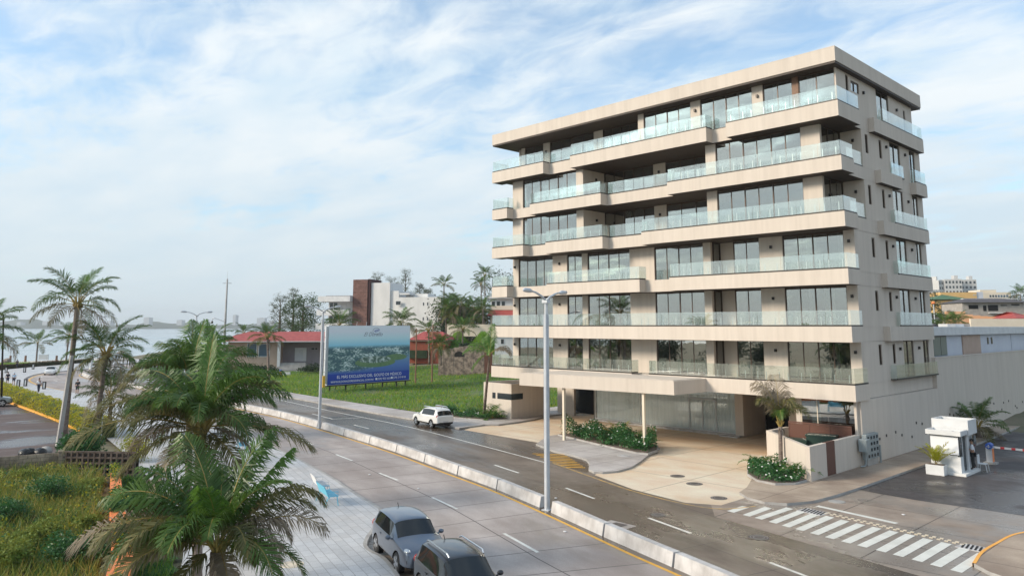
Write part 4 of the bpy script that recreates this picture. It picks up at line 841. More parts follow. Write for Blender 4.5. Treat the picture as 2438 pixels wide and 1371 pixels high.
t = thing('plastic_chair', 'white plastic chair behind the guard at the booth', 'chair', (5.25,4.95,0))
b = MB(); b.box(5.05,5.50,4.75,5.2,0.42,0.46); tp(b, 'seat', M['white']); b = MB(); b.obox((5.05,5.0,0.70),0.04,0.42,0.48); tp(b, 'backrest', M['white'])
for x in (5.05,5.55):
    for y in (4.72,5.22): b = MB(); b.tube([(x,y,Z),(5.28+(x-5.28)*0.8,4.97+(y-4.97)*0.85,0.43)],0.022,6); tp(b, 'leg', M['white'])
t = thing('barrier_gate', 'white barrier post with blue badge and red striped arm across the side street', 'barrier gate', (4.9,8.1,0))
b = MB(); b.box(4.70,5.05,7.95,8.3,0.12,1.0); tp(b, 'post', M['lampgrey']); b = MB(); b.box(5.051,5.07,7.95,8.3,0.14,0.95); tp(b, 'side_panel', M['orange']); b = MB(); b.box(4.55,5.25,7.8,8.45,Z,0.12); tp(b, 'base', M['kerb'])
b = MB(); b.tube([(4.9,7.85,1.12),(4.9,8.3,1.12)],0.19,12); tp(b, 'badge', M['signblue'])
b = MB(); b.box(5.0,11.5,8.06,8.12,0.99,1.11); ar = tp(b, 'arm', M['white'])
for k in range(10): b = MB(); b.box(5.5+0.6*k,5.72+0.6*k,8.052,8.128,0.985,1.115); tp(b, 'red_stripe', M['barrierred'], ar)
b = MB(); b.box(4.78,5.0,7.84,7.848,1.06,1.10); b.box(4.88,4.92,7.84,7.848,1.0,1.2); tp(b, 'emblem', M['white'])
# ------------------------------------------------------------------ cars
def car_mesh(L=4.45, Wd=1.84, H=1.62, suv=True, wb=2.66, rails=False):
    """returns dict name -> mesh, nose towards +x"""
    hw = Wd/2; f, r = L/2, -L/2; zb = 1.02 if suv else 0.92; zl = 0.24 if suv else 0.18
    if suv: st = [(r,0.45,0.62,0.95,0.98,.72,.80,.74,.60),(r+.06,0.32,0.60,zb,1.05,.80,.90,.88,.70),(r+.30,zl,0.60,zb+.02,H-.20,.86,.96,.93,.66),(r+.55,zl,0.58,zb+.02,H-.04,.87,.99,.95,.68),(r+1.0,zl,0.57,zb,H,.88,1.,.96,.70),(r+1.75,zl,0.57,zb-.01,H+.01,.88,1.,.96,.71),(r+2.45,zl,0.57,zb-.02,H-.04,.88,1.,.96,.70),(r+2.62,zl,0.57,zb-.02,H-.08,.88,1.,.96,.68),(f-1.28,zl,0.57,zb-.02,zb+.07,.88,1.,.95,.72),(f-1.05,zl,0.57,zb-.05,zb+.02,.88,.99,.94,.72),(f-.5,zl,0.55,zb-.12,zb-.06,.86,.97,.90,.66),(f-.14,0.26,0.52,0.80,0.86,.78,.88,.80,.56),(f,0.32,0.50,0.66,0.70,.62,.70,.62,.45)]
    else: st = [(r,0.40,0.58,0.88,0.95,.70,.78,.72,.58),(r+.08,0.28,0.56,zb,1.0,.80,.90,.87,.70),(r+.55,zl,0.55,zb+.02,zb+.10,.86,.97,.93,.70),(r+.75,zl,0.55,zb+.02,zb+.16,.86,.98,.94,.68),(r+1.35,zl,0.54,zb,H-.06,.88,1.,.95,.66),(r+1.75,zl,0.54,zb,H,.88,1.,.95,.68),(r+2.25,zl,0.54,zb-.02,H-.01,.88,1.,.95,.68),(r+2.45,zl,0.54,zb-.02,H-.05,.88,1.,.95,.66),(f-1.35,zl,0.54,zb-.03,zb+.05,.88,1.,.94,.72),(f-1.1,zl,0.54,zb-.06,zb,.88,.99,.93,.72),(f-.5,zl,0.52,zb-.14,zb-.09,.86,.96,.88,.66),(f-.12,0.24,0.48,0.72,0.78,.76,.86,.78,.56),(f,0.28,0.46,0.58,0.62,.62,.70,.62,.45)]
    mb = MB(); n = len(st); rows = []
    for (x,z0,zm,zbl,zt,w0,wm,wbt,wt) in st:
        up = zt-zbl
        half = [(0,z0),(w0*hw*0.9,z0),(wm*hw,zm*0.75),(wm*hw,zm),(wbt*hw,zbl),(wbt*hw-.02,zbl+min(.04,up*.4)),(wt*hw+.06,zt-min(.08,up*.35)),(wt*hw-.06,zt),(0,zt+.03)]
        ring = [(x,y,z) for y,z in half] + [(x,-y,z) for y,z in half[-2:0:-1]]; rows.append(ring)
    k = len(rows[0]); bm = bmesh.new(); V = [[bm.verts.new(p) for p in rg] for rg in rows]
    cab = (2,7) if suv else (3,7)
    for i in range(n-1):
        for j in range(k):
            j2 = (j+1) % k; fc = bm.faces.new((V[i][j],V[i][j2],V[i+1][j2],V[i+1][j])); m_ = 0
            if i == 7 and j in (6,7,8,9): m_ = 1                                   # windscreen
            if (j == 5 or j == 10) and 3 <= i <= 6 and i != (4 if suv else 99): m_ = 2 if j == 5 else 3
            if suv and i == 4 and j in (5,10): m_ = 2 if j == 5 else 3
            if suv and i in (1,) and j in (6,7,8,9): m_ = 4                         # tailgate glass
            if not suv and i == 3 and j in (6,7,8,9): m_ = 4
            if j in (0,1,14,15): m_ = 5                                            # sill and floor cladding
            fc.material_index = m_
    bm.faces.new(V[0][::-1]); bm.faces.new(V[-1]); bmesh.ops.recalc_face_normals(bm, faces=bm.faces); cl = bm.edges.layers.float.new('crease_edge'); idx = {v: (i, j) for i, rw_ in enumerate(V) for j, v in enumerate(rw_)}
    for e in bm.edges:
        (i0, j0), (i1, j1) = idx[e.verts[0]], idx[e.verts[1]]
        if i0 != i1 and j0 == j1: e[cl] = {4: .75, 12: .75, 6: .55, 10: .55, 2: .35, 14: .35, 5: .6, 11: .6}.get(j0, 0)
        elif i0 == i1 and i0 in (7, 8, 2, 3): e[cl] = .6 if 4 <= min(j0, j1) and max(j0, j1) <= 12 else .2
        elif i0 == i1 and i0 in (0, 1, 11, 12): e[cl] = .45
    me = bpy.data.meshes.new('car_shape'); bm.to_mesh(me); bm.free()
    for q in range(6): me.materials.append(None)
    ob = bpy.data.objects.new('car_shape', me); COL.objects.link(ob)
    md = ob.modifiers.new('s', 'SUBSURF'); md.levels = 2; md.render_levels = 2
    xs = (-wb/2, wb/2); rw = 0.355 if suv else 0.32; cut = []
    c = MB()
    for x in xs:
        for s in (-1, 1): c.tube([(x, s*(hw-.34), rw), (x, s*(hw+.3), rw)], rw*1.16, 20, 5)
    cme = c.build('car_cut', [M['black']]*6)
    recalc(cme)
    bo_ = ob.modifiers.new('b', 'BOOLEAN'); bo_.object = cme; bo_.operation = 'DIFFERENCE'; bo_.solver = 'EXACT'
    dg = bpy.context.evaluated_depsgraph_get(); dg.update(); ev = bpy.data.meshes.new_from_object(ob.evaluated_get(dg))
    out = {}
    for mi, nm in ((0,'body'),(1,'windscreen'),(2,'side_window'),(3,'side_window2'),(4,'rear_window'),(5,'cladding')):
        bm = bmesh.new(); bm.from_mesh(ev); bmesh.ops.delete(bm, geom=[f_ for f_ in bm.faces if f_.material_index != mi], context='FACES'); mm = bpy.data.meshes.new(nm); bm.to_mesh(mm); bm.free()
        for p in mm.polygons: p.material_index = 0; p.use_smooth = True
        mm.materials.clear(); out[nm] = mm
    for o_ in (ob, cme): bpy.data.objects.remove(o_)
    out['dims'] = (L,Wd,H,hw,f,r,zb,rw,wb,suv,rails); return out
def make_car(shape, label, paint, group=None):
    L,Wd,H,hw,f,r,zb,rw,wb,suv,rails = shape['dims']; t = thing('car', label, 'car', (0,0,0), group, True)
    for nm in ('body','windscreen','side_window','side_window2','rear_window','cladding'):
        me = shape[nm].copy(); me.materials.append({'body':paint,'cladding':M['black'] if suv else paint}.get(nm, M['carglass'])); o = bpy.data.objects.new(nm.rstrip('2'), me); COL.objects.link(o); o.parent = t
    for x in (-wb/2, wb/2):
        for s in (-1, 1):
            b = MB(); b.tube([(x,s*(hw-.26),rw),(x,s*(hw-.05),rw),(x,s*(hw-.025),rw)], [rw,rw,rw*0.93], 18); w = b.build('wheel', M['black'], t)
            b = MB(); b.tube([(x,s*(hw-.06),rw),(x,s*(hw-.018),rw)], rw*0.30, 10)
            for a in range(5):
                an = 2*PI*a/5; d = Vector((math.cos(an),0,math.sin(an))); p = Vector((x,s*(hw-.03),rw)); nrm = Vector((-d.z,0,d.x))
                q = [p+d*.08+nrm*.05, p+d*rw*.70+nrm*.075, p+d*rw*.70-nrm*.075, p+d*.08-nrm*.05]; q = [v+Vector((0,s*.016,0)) for v in q]; b.face(q if s < 0 else q[::-1]); 
            b.tube([(x,s*(hw-.05),rw),(x,s*(hw-.020),rw)], rw*0.70, 16, 1); b.build('rim', [M['chrome'], M['trim']], w)
    for s in (-1, 1):
        b = MB(); b.box(f-.34,f-.10,s*hw*.72-.10,s*hw*.72+.10,.40,.60); b.build('fog_lamp_recess', M['black'], t)
        b = MB(); b.ball((f-.40,s*hw*.72,zb-.17),.26,.13,.07,0,10,6); b.build('headlight', M['lens'], t, smooth=True)
        b = MB(); b.ball((r+.16,s*hw*.80,zb-.03),.10,.12,.14,0,8,6); b.build('tail_light', M['redlens'], t, smooth=True)
        b = MB(); b.ball((f-1.55,s*(hw+.10),zb+.06),.09,.11,.08,0,8,6); b.tube([(f-1.5,s*(hw-.06),zb+.0),(f-1.53,s*(hw+.06),zb+.04)],.03,6); b.build('wing_mirror', paint, t, smooth=True)
        if rails: b = MB(); b.tube([(-1.25+r*.0-.35,s*hw*.62,H+.0),(-1.1-.3,s*hw*.64,H+.07),(.3,s*hw*.64,H+.075),(.45,s*hw*.62,H-.01)], .028, 6); b.build('roof_rail', M['chrome'], t)
        for x in (-.75,.25): b = MB(); b.box(x-.09,x+.09,s*(hw-.005)-.012,s*(hw-.005)+.012,zb-.13,zb-.10); b.build('door_handle', paint, t)
    b = MB(); b.box(f-.16,f-.03,-.42,.42,zb-.40,zb-.27); b.build('grille', M['black'], t)
    b = MB(); b.box(f-.10,f-.02,-.62,.62,.30,.42); b.build('bumper', M['black'] if suv else paint, t)
    b = MB(); b.box(r-.005,r+.04,-.70,.70,.34,.50); b.build('bumper', M['black'] if suv else paint, t)
    for x0 in (f-.005, r-.015): b = MB(); b.box(x0,x0+.02,-.24,.24,.50,.62); b.build('number_plate', M['plate'], t)
    b = MB(); b.tube([(r+.8,0,H+.0),(r+.68,0,H+.13)],.015,5); b.build('aerial', M['black'], t)
    return t
shp_s = car_mesh(4.42,1.85,1.62,True,2.62,False); shp_d = car_mesh(4.55,1.84,1.64,True,2.7,True); shp_c = car_mesh(4.45,1.74,1.45,False,2.6,False)
hd = R(-18.6)
o = make_car(shp_s, 'silver blue compact SUV parked at the promenade kerb', M['paint_silver']); o.location = (-4.42,-30.38,RZ+0.01); o.rotation_euler = (0,0,hd)
b = MB(); b.box(0.98,0.985,0,0,0,0)
o = make_car(shp_d, 'dark charcoal SUV with silver roof rails parked ahead of the silver one', M['paint_dark']); o.location = (0.62,-32.1,RZ+0.01); o.rotation_euler = (0,0,hd)
o = make_car(shp_d, 'white SUV with tinted rear glass parked at the far kerb by the lawn', M['paint_white']); o.location = (-34.5,-5.75,RZ+0.01); o.rotation_euler = (0,0,R(172))
pk = at(12,967,0.0); o = make_car(shp_d, 'grey SUV at the left picture edge nosed up to the hedge', M['paint_grey']); o.location = (pk[0]-0.9,pk[1]-1.5,0.01); o.rotation_euler = (0,0,R(80))
c0 = make_car(shp_c, None, M['paint_white'], 'white cars at the road bend')
place(c0, (-138.5,-10.9,RZ+.01), R(-20), 'white saloon coming round the bend toward the viewer', first=True)
place(c0, (-127.5,-5.2,RZ+.01), R(160), 'white saloon seen from behind just past the rounded median end')
place(c0, (-146.0,-1.2,RZ+.01), R(-35), 'white car half hidden behind another car beyond the median end')
place(c0, (-134,-1.0,RZ+.01), R(152), 'white saloon driving away beside the palm trunk, rightmost of the far cars')
# ------------------------------------------------------------------ billboard
bl, br = atD(783,775,103), atD(977,774,114); wdir = np.array([br[0]-bl[0], br[1]-bl[1]]); BW = float(np.linalg.norm(wdir)); ang = math.atan2(wdir[1], wdir[0]); BH, BZ = 7.85, 0.85
t = thing('billboard', 'large blue billboard advertising an estate beside the boulevard', 'billboard', (bl[0],bl[1],0), None, True, ang)
b = MB(); b.box(0,BW,0.02,0.5,BZ,BZ+BH); b.build('panel_frame', M['lampgrey'], t)
bm_ = bpy.data.materials.new('aerial_view_print'); bm_.use_nodes = True
def poster():
    tr = bm_.node_tree; N = tr.nodes; L = tr.links; bs = N['Principled BSDF']; bs.inputs['Roughness'].default_value = 0.5
    tc = N.new('ShaderNodeTexCoord'); sp = N.new('ShaderNodeSeparateXYZ'); L.new(tc.outputs['UV'], sp.inputs[0])
    r = N.new('ShaderNodeValToRGB'); e = r.color_ramp.elements; e[0].position = 0; e[0].color = (0.012,0.05,0.36,1); e[1].position = 1; e[1].color = (0.80,0.83,0.92,1)
    for p, c in ((0.175,(0.012,0.055,0.42)),(0.18,(0.06,0.14,0.46)),(0.30,(0.10,0.22,0.54)),(0.42,(0.18,0.32,0.50)),(0.60,(0.20,0.40,0.56)),(0.66,(0.30,0.66,0.86)),(0.78,(0.60,0.82,0.92)),(0.90,(0.78,0.82,0.92))):
        q = e.new(p); q.color = (*c, 1)
    L.new(sp.outputs[1], r.inputs[0]); mp = N.new('ShaderNodeMapping'); mp.inputs['Scale'].default_value = (30,44,1); L.new(tc.outputs['UV'], mp.inputs[0])
    n = N.new('ShaderNodeTexNoise'); n.inputs['Scale'].default_value = 1.3; n.inputs['Detail'].default_value = 6; L.new(mp.outputs[0], n.inputs[0])
    # painted land: white houses and green among dark trees, kept to the middle band of the print
    r2 = N.new('ShaderNodeValToRGB'); nl = N.new('ShaderNodeTexNoise'); nl.inputs['Scale'].default_value = 0.22; nl.inputs['Detail'].default_value = 3; L.new(mp.outputs[0], nl.inputs[0]); bl_ = N.new('ShaderNodeMath'); bl_.operation = 'MULTIPLY_ADD'; L.new(nl.outputs[0], bl_.inputs[0]); bl_.inputs[1].default_value = 1.1; bl_.inputs[2].default_value = -0.55; ba_ = N.new('ShaderNodeMath'); ba_.operation = 'ADD'; L.new(n.outputs[0], ba_.inputs[0]); L.new(bl_.outputs[0], ba_.inputs[1]); L.new(ba_.outputs[0], r2.inputs[0]); e2 = r2.color_ramp.elements; e2[0].position = 0.40; e2[0].color = (0.06,0.13,0.17,1); e2[1].position = 0.72; e2[1].color = (0.72,0.82,0.84,1); q = e2.new(0.54); q.color = (0.11,0.22,0.22,1)
    w1 = N.new('ShaderNodeMath'); w1.operation = 'MULTIPLY_ADD'; L.new(sp.outputs[0], w1.inputs[0]); w1.inputs[1].default_value = -0.42; w1.inputs[2].default_value = 0.0
    sm = N.new('ShaderNodeMath'); sm.operation = 'ADD'; L.new(sp.outputs[1], sm.inputs[0]); L.new(w1.outputs[0], sm.inputs[1])
    m1 = N.new('ShaderNodeMapRange'); L.new(sm.outputs[0], m1.inputs[0]); m1.inputs[1].default_value = 0.0; m1.inputs[2].default_value = 0.10
    m2 = N.new('ShaderNodeMapRange'); L.new(sp.outputs[1], m2.inputs[0]); m2.inputs[1].default_value = 0.66; m2.inputs[2].default_value = 0.60
    m3 = N.new('ShaderNodeMapRange'); L.new(sp.outputs[1], m3.inputs[0]); m3.inputs[1].default_value = 0.19; m3.inputs[2].default_value = 0.24
    f1 = N.new('ShaderNodeMath'); f1.operation = 'MULTIPLY'; L.new(m1.outputs[0], f1.inputs[0]); L.new(m2.outputs[0], f1.inputs[1]); f2 = N.new('ShaderNodeMath'); f2.operation = 'MULTIPLY'; L.new(f1.outputs[0], f2.inputs[0]); L.new(m3.outputs[0], f2.inputs[1])
    mx = N.new('ShaderNodeMixRGB'); L.new(f2.outputs[0], mx.inputs[0]); L.new(r.outputs[0], mx.inputs[1]); L.new(r2.outputs[0], mx.inputs[2]); L.new(mx.outputs[0], bs.inputs['Base Color'])
poster()
b = MB(); b.face([(0.05,0,BZ+0.05),(BW-0.05,0,BZ+0.05),(BW-0.05,0,BZ+BH-0.05),(0.05,0,BZ+BH-0.05)], 0, [(0,0),(1,0),(1,1),(0,1)]); pr_ = b.build('poster', bm_, t)
b = MB()
def ell(cx, cz, rx, rz_, y, m_, mb, n=28, a0=0, a1=2*PI): mb.face([(cx+rx*math.cos(a0+(a1-a0)*k/n), y, cz+rz_*math.sin(a0+(a1-a0)*k/n)) for k in range(n)], m_)
ell(BW*.56, BZ+BH*.35, BW*.25, BH*.085, -0.004, 0, b); ell(BW*.82, BZ+BH*.43, BW*.14, BH*.055, -0.005, 0, b); ell(BW*.55, BZ+BH*.40, BW*.20, BH*.06, -0.008, 1, b)
b.build('printed_headland', [mat('printed_green', (0.11,0.22,0.10), (0.18,0.29,0.14), 1.5, 0.6), mat('printed_estate', (0.09,0.16,0.13), (0.62,0.70,0.68), 1.6, 0.6, lo=0.45, hi=0.6)], pr_)
def text(body, size, x, z, m_, parent, name, y=-0.012, al='CENTER', xs=1.0, shear=0.0):
    cu = bpy.data.curves.new(name, 'FONT'); cu.body = body; cu.size = size; cu.align_x = al; cu.extrude = 0.004; cu.shear = shear; cu.space_character = 1.03
    o = bpy.data.objects.new(name, cu); COL.objects.link(o); dg = bpy.context.evaluated_depsgraph_get(); dg.update(); me = bpy.data.meshes.new_from_object(o.evaluated_get(dg)); bpy.data.objects.remove(o)
    X0 = min(v.co.x for v in me.vertices); X1 = max(v.co.x for v in me.vertices); k = xs/(X1-X0)
    for v in me.vertices: v.co = Vector((v.co.x*k + x, y-v.co.z, v.co.y*(k if name != 'thin' else k) + z))
    me.materials.clear(); me.materials.append(m_); o = bpy.data.objects.new(name, me); COL.objects.link(o); o.parent = parent; return o
wp = mat('white_lettering', (0.92,0.93,0.95), rough=0.6); gp = mat('grey_script', (0.25,0.28,0.36), rough=0.6); bp_ = mat('blue_logo', (0.03,0.08,0.38), rough=0.6)
text('EL MÁS EXCLUSIVO DEL GOLFO DE MÉXICO', 0.6, BW*.50, BZ+BH*.105, wp, pr_, 'slogan', xs=BW*.78)
text('WWW.ELDORADORESIDENCIAL.COM.MX', 0.4, BW*.29, BZ+BH*.035, wp, pr_, 'web_address', xs=BW*.50)
text('(229) 922 5623', 0.4, BW*.67, BZ+BH*.04, wp, pr_, 'phone_number', xs=BW*.17); text('(229) 213 8134', 0.4, BW*.865, BZ+BH*.045, wp, pr_, 'phone_number', xs=BW*.17)
for ex_, ez_ in ((.572,.058),(.768,.062)): b = MB(); ell(BW*ex_,BZ+BH*ez_,0.16,0.16,-0.012,0,b); b.build('phone_symbol', wp, pr_)
text('El Dorado', 0.9, BW*.52, BZ+BH*.815, gp, pr_, 'estate_name', xs=BW*.23, shear=0.5)
b = MB()
for k in range(26):
    a0, a1 = 2*PI*k/30+.6, 2*PI*(k+1)/30+.6; c = (BW*.56, BZ+BH*.90)
    b.face([(c[0]+.60*math.cos(a0),-.01,c[1]+.42*math.sin(a0)),(c[0]+.60*math.cos(a1),-.01,c[1]+.42*math.sin(a1)),(c[0]+.66*math.cos(a1),-.01,c[1]+.47*math.sin(a1)),(c[0]+.66*math.cos(a0),-.01,c[1]+.47*math.sin(a0))])
b.build('logo_ring', gp, pr_); b = MB(); c = (BW*.565, BZ+BH*.905)
for dz, w in ((.12,.9),(0.02,1.1),(-.10,.8)): b.face([(c[0]-.5*w,-.014,c[1]+dz-.12),(c[0]+.5*w,-.014,c[1]+dz+.08),(c[0]+.55*w,-.014,c[1]+dz+.14),(c[0]-.42*w,-.014,c[1]+dz-.05)])
b.build('logo_emblem', bp_, pr_)
for k, x in enumerate((0.6,3.2,6.6,9.6,12.2,BW-0.6)):
    if x > BW: continue
    b = MB(); b.box(x-.08,x+.08,0.12,0.26,-0.1,BZ-.002); b.tube([(x,2.6,-0.1),(x,0.6,BZ+3)],0.06,6); b.build('post', M['trim'], t)
b = MB(); b.box(-.2,BW+.2,-.1,.7,BZ-.14,BZ-.004); b.build('catwalk', M['trim'], t)
for k in range(5): b = MB(); b.box(-.32,-.004,.1,.42,BZ+.3+1.5*k,BZ+1.75+1.5*k); b.build('side_shutter', M['lampgrey'], t)
b = MB(); b.box(-.75,-.35,-.1,.05,BZ-.2,BZ+1.3); b.build('yellow_sign', mat('yellow_sign', (0.75,0.42,0.03), rough=0.6), t)
for k in range(8): b = MB(); b.tube([(BW*(.1+.115*k),.2,BZ+BH),(BW*(.1+.115*k),.1,BZ+BH+.5)],.03,5); b.build('lamp_stalk', M['lampgrey'], t)
# ------------------------------------------------------------------ plants
def leaves(mb, P, size, rng, mi=0, flat=0.3, asp=0.45, miset=None):
    """scatter leaf-shaped quads at points P (n x 3)"""
    n = len(P); r = np.random.default_rng(rng.randrange(1 << 30)); a = r.normal(size=(n,3)); a[:,2] *= 1-flat; a /= np.linalg.norm(a, axis=1, keepdims=True)
    b = r.normal(size=(n,3)); b -= a*np.sum(a*b, 1, keepdims=True); b /= np.linalg.norm(b, axis=1, keepdims=True); s = size*r.uniform(0.6, 1.3, (n,1))
    P = np.asarray(P); A = a*s*0.5; B = b*s*0.5*asp; q = np.stack([P-A, P+B-A*0.1, P+A, P-B-A*0.1], 1).reshape(-1, 3)
    k = len(mb.v); mb.v += [tuple(p) for p in q]; mb.f += [(k+4*i, k+4*i+1, k+4*i+2, k+4*i+3) for i in range(n)]
    mb.m += [mi]*n if miset is None else [int(x) for x in r.choice(miset, n)]
def blades(mb, P, h, w, rng, mi=0, lean=0.35, miset=None):
    n = len(P); r = np.random.default_rng(rng.randrange(1 << 30)); P = np.asarray(P); an = r.uniform(0, 2*PI, n); H = h*r.uniform(0.5, 1.3, n)
    d = np.stack([np.cos(an), np.sin(an), np.zeros(n)], 1)*w/2; ln = np.stack([r.normal(0,lean,n)*H, r.normal(0,lean,n)*H, H], 1)
    q = np.stack([P-d, P+d, P+ln], 1).reshape(-1, 3); k = len(mb.v); mb.v += [tuple(p) for p in q]; mb.f += [(k+3*i, k+3*i+1, k+3*i+2) for i in range(n)]
    mb.m += [mi]*n if miset is None else [int(x) for x in r.choice(miset, n)]
def frond(mb, base, az, el, L, droop, N=36, ll=0.30, lw=0.05, curl=0.0, lift=0.35, hang=0.5, rng=None, mi=0, stem=1, fold=0.0, petiole=0.16, pw=1.5, ragged=0.0):
    """one feather leaf: arching midrib, two rows of leaflets (ll = leaflet length / L)"""
    rng = rng or random.Random(1); K = 14; p = Vector(base); pts = [p.copy()]; T = []
    for k in range(K):
        t = (k+0.5)/K; e = el - droop*t**pw; a = az + curl*t
        d = Vector((math.cos(e)*math.cos(a), math.cos(e)*math.sin(a), math.sin(e))); T.append(d); p = p + d*(L/K); pts.append(p.copy())
    T.append(T[-1]); mb.tube(pts, [0.028*L/3.5*(1-0.75*k/K) for k in range(K+1)], 4, stem, False)
    roll = rng.uniform(-0.35, 0.35)
    for k in range(N):
        t = petiole + (1-petiole)*(k+0.5)/N; f = t*K; i = min(int(f), K-1); q = pts[i].lerp(pts[i+1], f-i); d = T[i].lerp(T[i+1], f-i).normalized()
        s = d.cross(Vector((0,0,1)))
        if s.length < 0.15: s = Vector((math.sin(az), -math.cos(az), 0))
        s.normalize(); s = (Matrix.Rotation(roll, 3, d) @ s); nrm = s.cross(d).normalized()
        l = ll*L*(math.sin(PI*min(1, 0.16+0.80*t))**0.7)*rng.uniform(0.75, 1.15); fa = 0.5+0.45*t+rng.uniform(-.12,.12)
        for sg in (-1, 1):
            if ragged and rng.random() < ragged: continue
            v = (s*sg*math.cos(fa) + d*math.sin(fa) + nrm*(lift+rng.uniform(-.22,.22))).normalized()
            if fold: v = (v*(1-fold) + d*fold).normalized()
            m = q + v*l*0.5; tip = m + (v + Vector((0,0,-hang*rng.uniform(0.6,1.4))) + Vector((rng.uniform(-.1,.1),rng.uniform(-.1,.1),0))).normalized()*l*0.5
            w = d*lw*0.5; mb.face([q-w*0.7, q+w*0.7, m+w, m-w], mi); mb.face([m-w, m+w, tip], mi)
def crown(seed, n, L, mids=(0,), N=34, dry=2, spread=(1.25,-0.35), droop=(0.9,1.7), lw=0.06, ll=0.32, hang=0.85):
    """crown of n fronds around the origin: inner ones upright, outer ones hanging; material 0 leaf, 1 stalk, 2 young, 3 dry"""
    rng = random.Random(seed); mb = MB(); g = 2.39996
    for k in range(n):
        t = (k+0.5)/n; el = spread[0] + (spread[1]-spread[0])*t + rng.uniform(-.12,.12); mi = 0
        if k < 2: mi = 2
        elif k >= n-dry: mi = 3
        elif k >= n-dry-3: mi = 4
        frond(mb, (0.08*math.cos(k*g), 0.08*math.sin(k*g), 0.1-0.2*t), k*g+rng.uniform(-.25,.25), el, L*rng.uniform(.85,1.08)*(0.8 if k < 2 else 1), rng.uniform(*droop)*(0.55+0.5*t), N, ll, lw, rng.uniform(-.35,.35), 0.25 if t < .6 else 0.05, hang*(0.5+t), rng, mi, fold=0.35 if k < 2 else 0)
    return mb
PM = [M['frond'], M['stalk'], M['frondlite'], M['fronddry'], M['frondmid']]
def leafbase_mesh(seed, s=1.0):
    rng = random.Random(seed); mb = MB()
    for k in range(9):
        a = k*2.4; mb.tube([(0.10*s*math.cos(a),0.10*s*math.sin(a),-0.45*s),(0.16*s*math.cos(a),0.16*s*math.sin(a),-0.1*s),(0.42*s*math.cos(a),0.42*s*math.sin(a),0.30*s)],[0.07*s,0.06*s,0.03*s],5,0)
    for k in range(7):
        a = k*2.1+.5; mb.tube([(0.12*s*math.cos(a),0.12*s*math.sin(a),-0.35*s),(0.34*s*math.cos(a),0.34*s*math.sin(a),-0.55*s),(0.38*s*math.cos(a),0.38*s*math.sin(a),-0.95*s)],[0.05*s,0.035*s,0.015*s],4,1)
    return mb
def palm(label, base, top, L, crownmb, tr=(0.17,0.12), group='coconut palms', nuts=0, lb=1.0, rz=0.0, lean=0.0, white=0.0, name='palm_tree', mats=None):
    base = np.array(base, float); top = np.array(top, float); t = thing(name, label, 'palm tree', base, group)
    H = top[2]-base[2]; mid = (base+top)/2 + np.array((lean*0.5, lean*0.3, 0)); pts = smooth_line([base-np.array((0,0,.1)), mid, top-np.array((0,0,.12))], max(.3, H/9))
    b = MB(); n = len(pts); b.tube(pts, [tr[0]*(1.25 if i == 0 else 1)+(tr[1]-tr[0])*i/(n-1) for i in range(n)], 9)
    b.build('trunk', M['bark'], t, smooth=True)
    if isinstance(crownmb, MB): o = crownmb.build('crown', mats or PM, None)
    else: o = bpy.data.objects.new('crown', crownmb.data); COL.objects.link(o); o.scale = (L,L,L)
    o.parent = t; o.location = tuple(top-base); o.rotation_euler = (0,0,rz)
    if lb:
        b = leafbase_mesh(int(abs(top[0]*7)) % 97, lb); o2 = b.build('leaf_base', [M['stalk'], M['barkdark']], None, smooth=True); o2.parent = t; o2.location = tuple(top-base)
    for k in range(nuts):
        a = k*1.9; c = top-base+np.array((.28*math.cos(a),.28*math.sin(a),-.28-.08*(k % 2))); b = MB(); b.ball((0,0,0),.12,.12,.15,0,8,6); o3 = b.build('coconut', M['coco'], None, smooth=True); o3.parent = t; o3.location = tuple(c)
    return t
def proto(mb): o = mb.build('crown', PM); return o
CR = [proto(crown(s, n, 1.0, N=38, dry=d, lw=0.020, droop=dr, spread=sp)) for s, n, d, dr, sp in ((1,20,2,(1.1,1.9),(1.35,-.25)),(2,18,1,(.9,1.6),(1.3,-.1)),(3,26,3,(1.2,2.1),(1.35,-.5)),(4,14,0,(.7,1.3),(1.2,.0)))]
for i in range(4): pass
def px_palm(label, bpx, D, tpx, L, c, **k):
    b = atD(*bpx, D); return palm(label, b, atD(*tpx, D+k.pop('dd', 0)), L, CR[c], **k)
A45 = lambda deg: YAW + R(deg)      # azimuth measured from picture right, 90 = away from the viewer
def hero(seed, specs, L, N=74, lw=0.046, extra=0):
    mb = MB(); rng = random.Random(seed)
    for (az, el, l, dr, mi, *ex) in specs:
        kw = ex[0] if ex else {}
        frond(mb, (0.12*math.cos(A45(az)),0.12*math.sin(A45(az)),0.05), A45(az), R(el), L*l, R(dr), N, kw.get('ll', .36), lw, R(kw.get('curl', rng.uniform(-12,12))), kw.get('lift', .15), kw.get('hang', 1.2), rng, mi, fold=kw.get('fold', 0), pw=kw.get('pw', 1.5), ragged=kw.get('ragged', 0))
    for k in range(extra):
        u = (k+.5)/extra; frond(mb, (.1*math.cos(k*2.4),.1*math.sin(k*2.4),0), k*2.39996+.7, R(78-70*u)+rng.uniform(-.15,.15), L*rng.uniform(.8,1.0), R(rng.uniform(60,115)), N-12, .32, lw, rng.uniform(-.4,.4), .3, .7, rng, 4 if k % 4 == 3 else 0)
    return mb
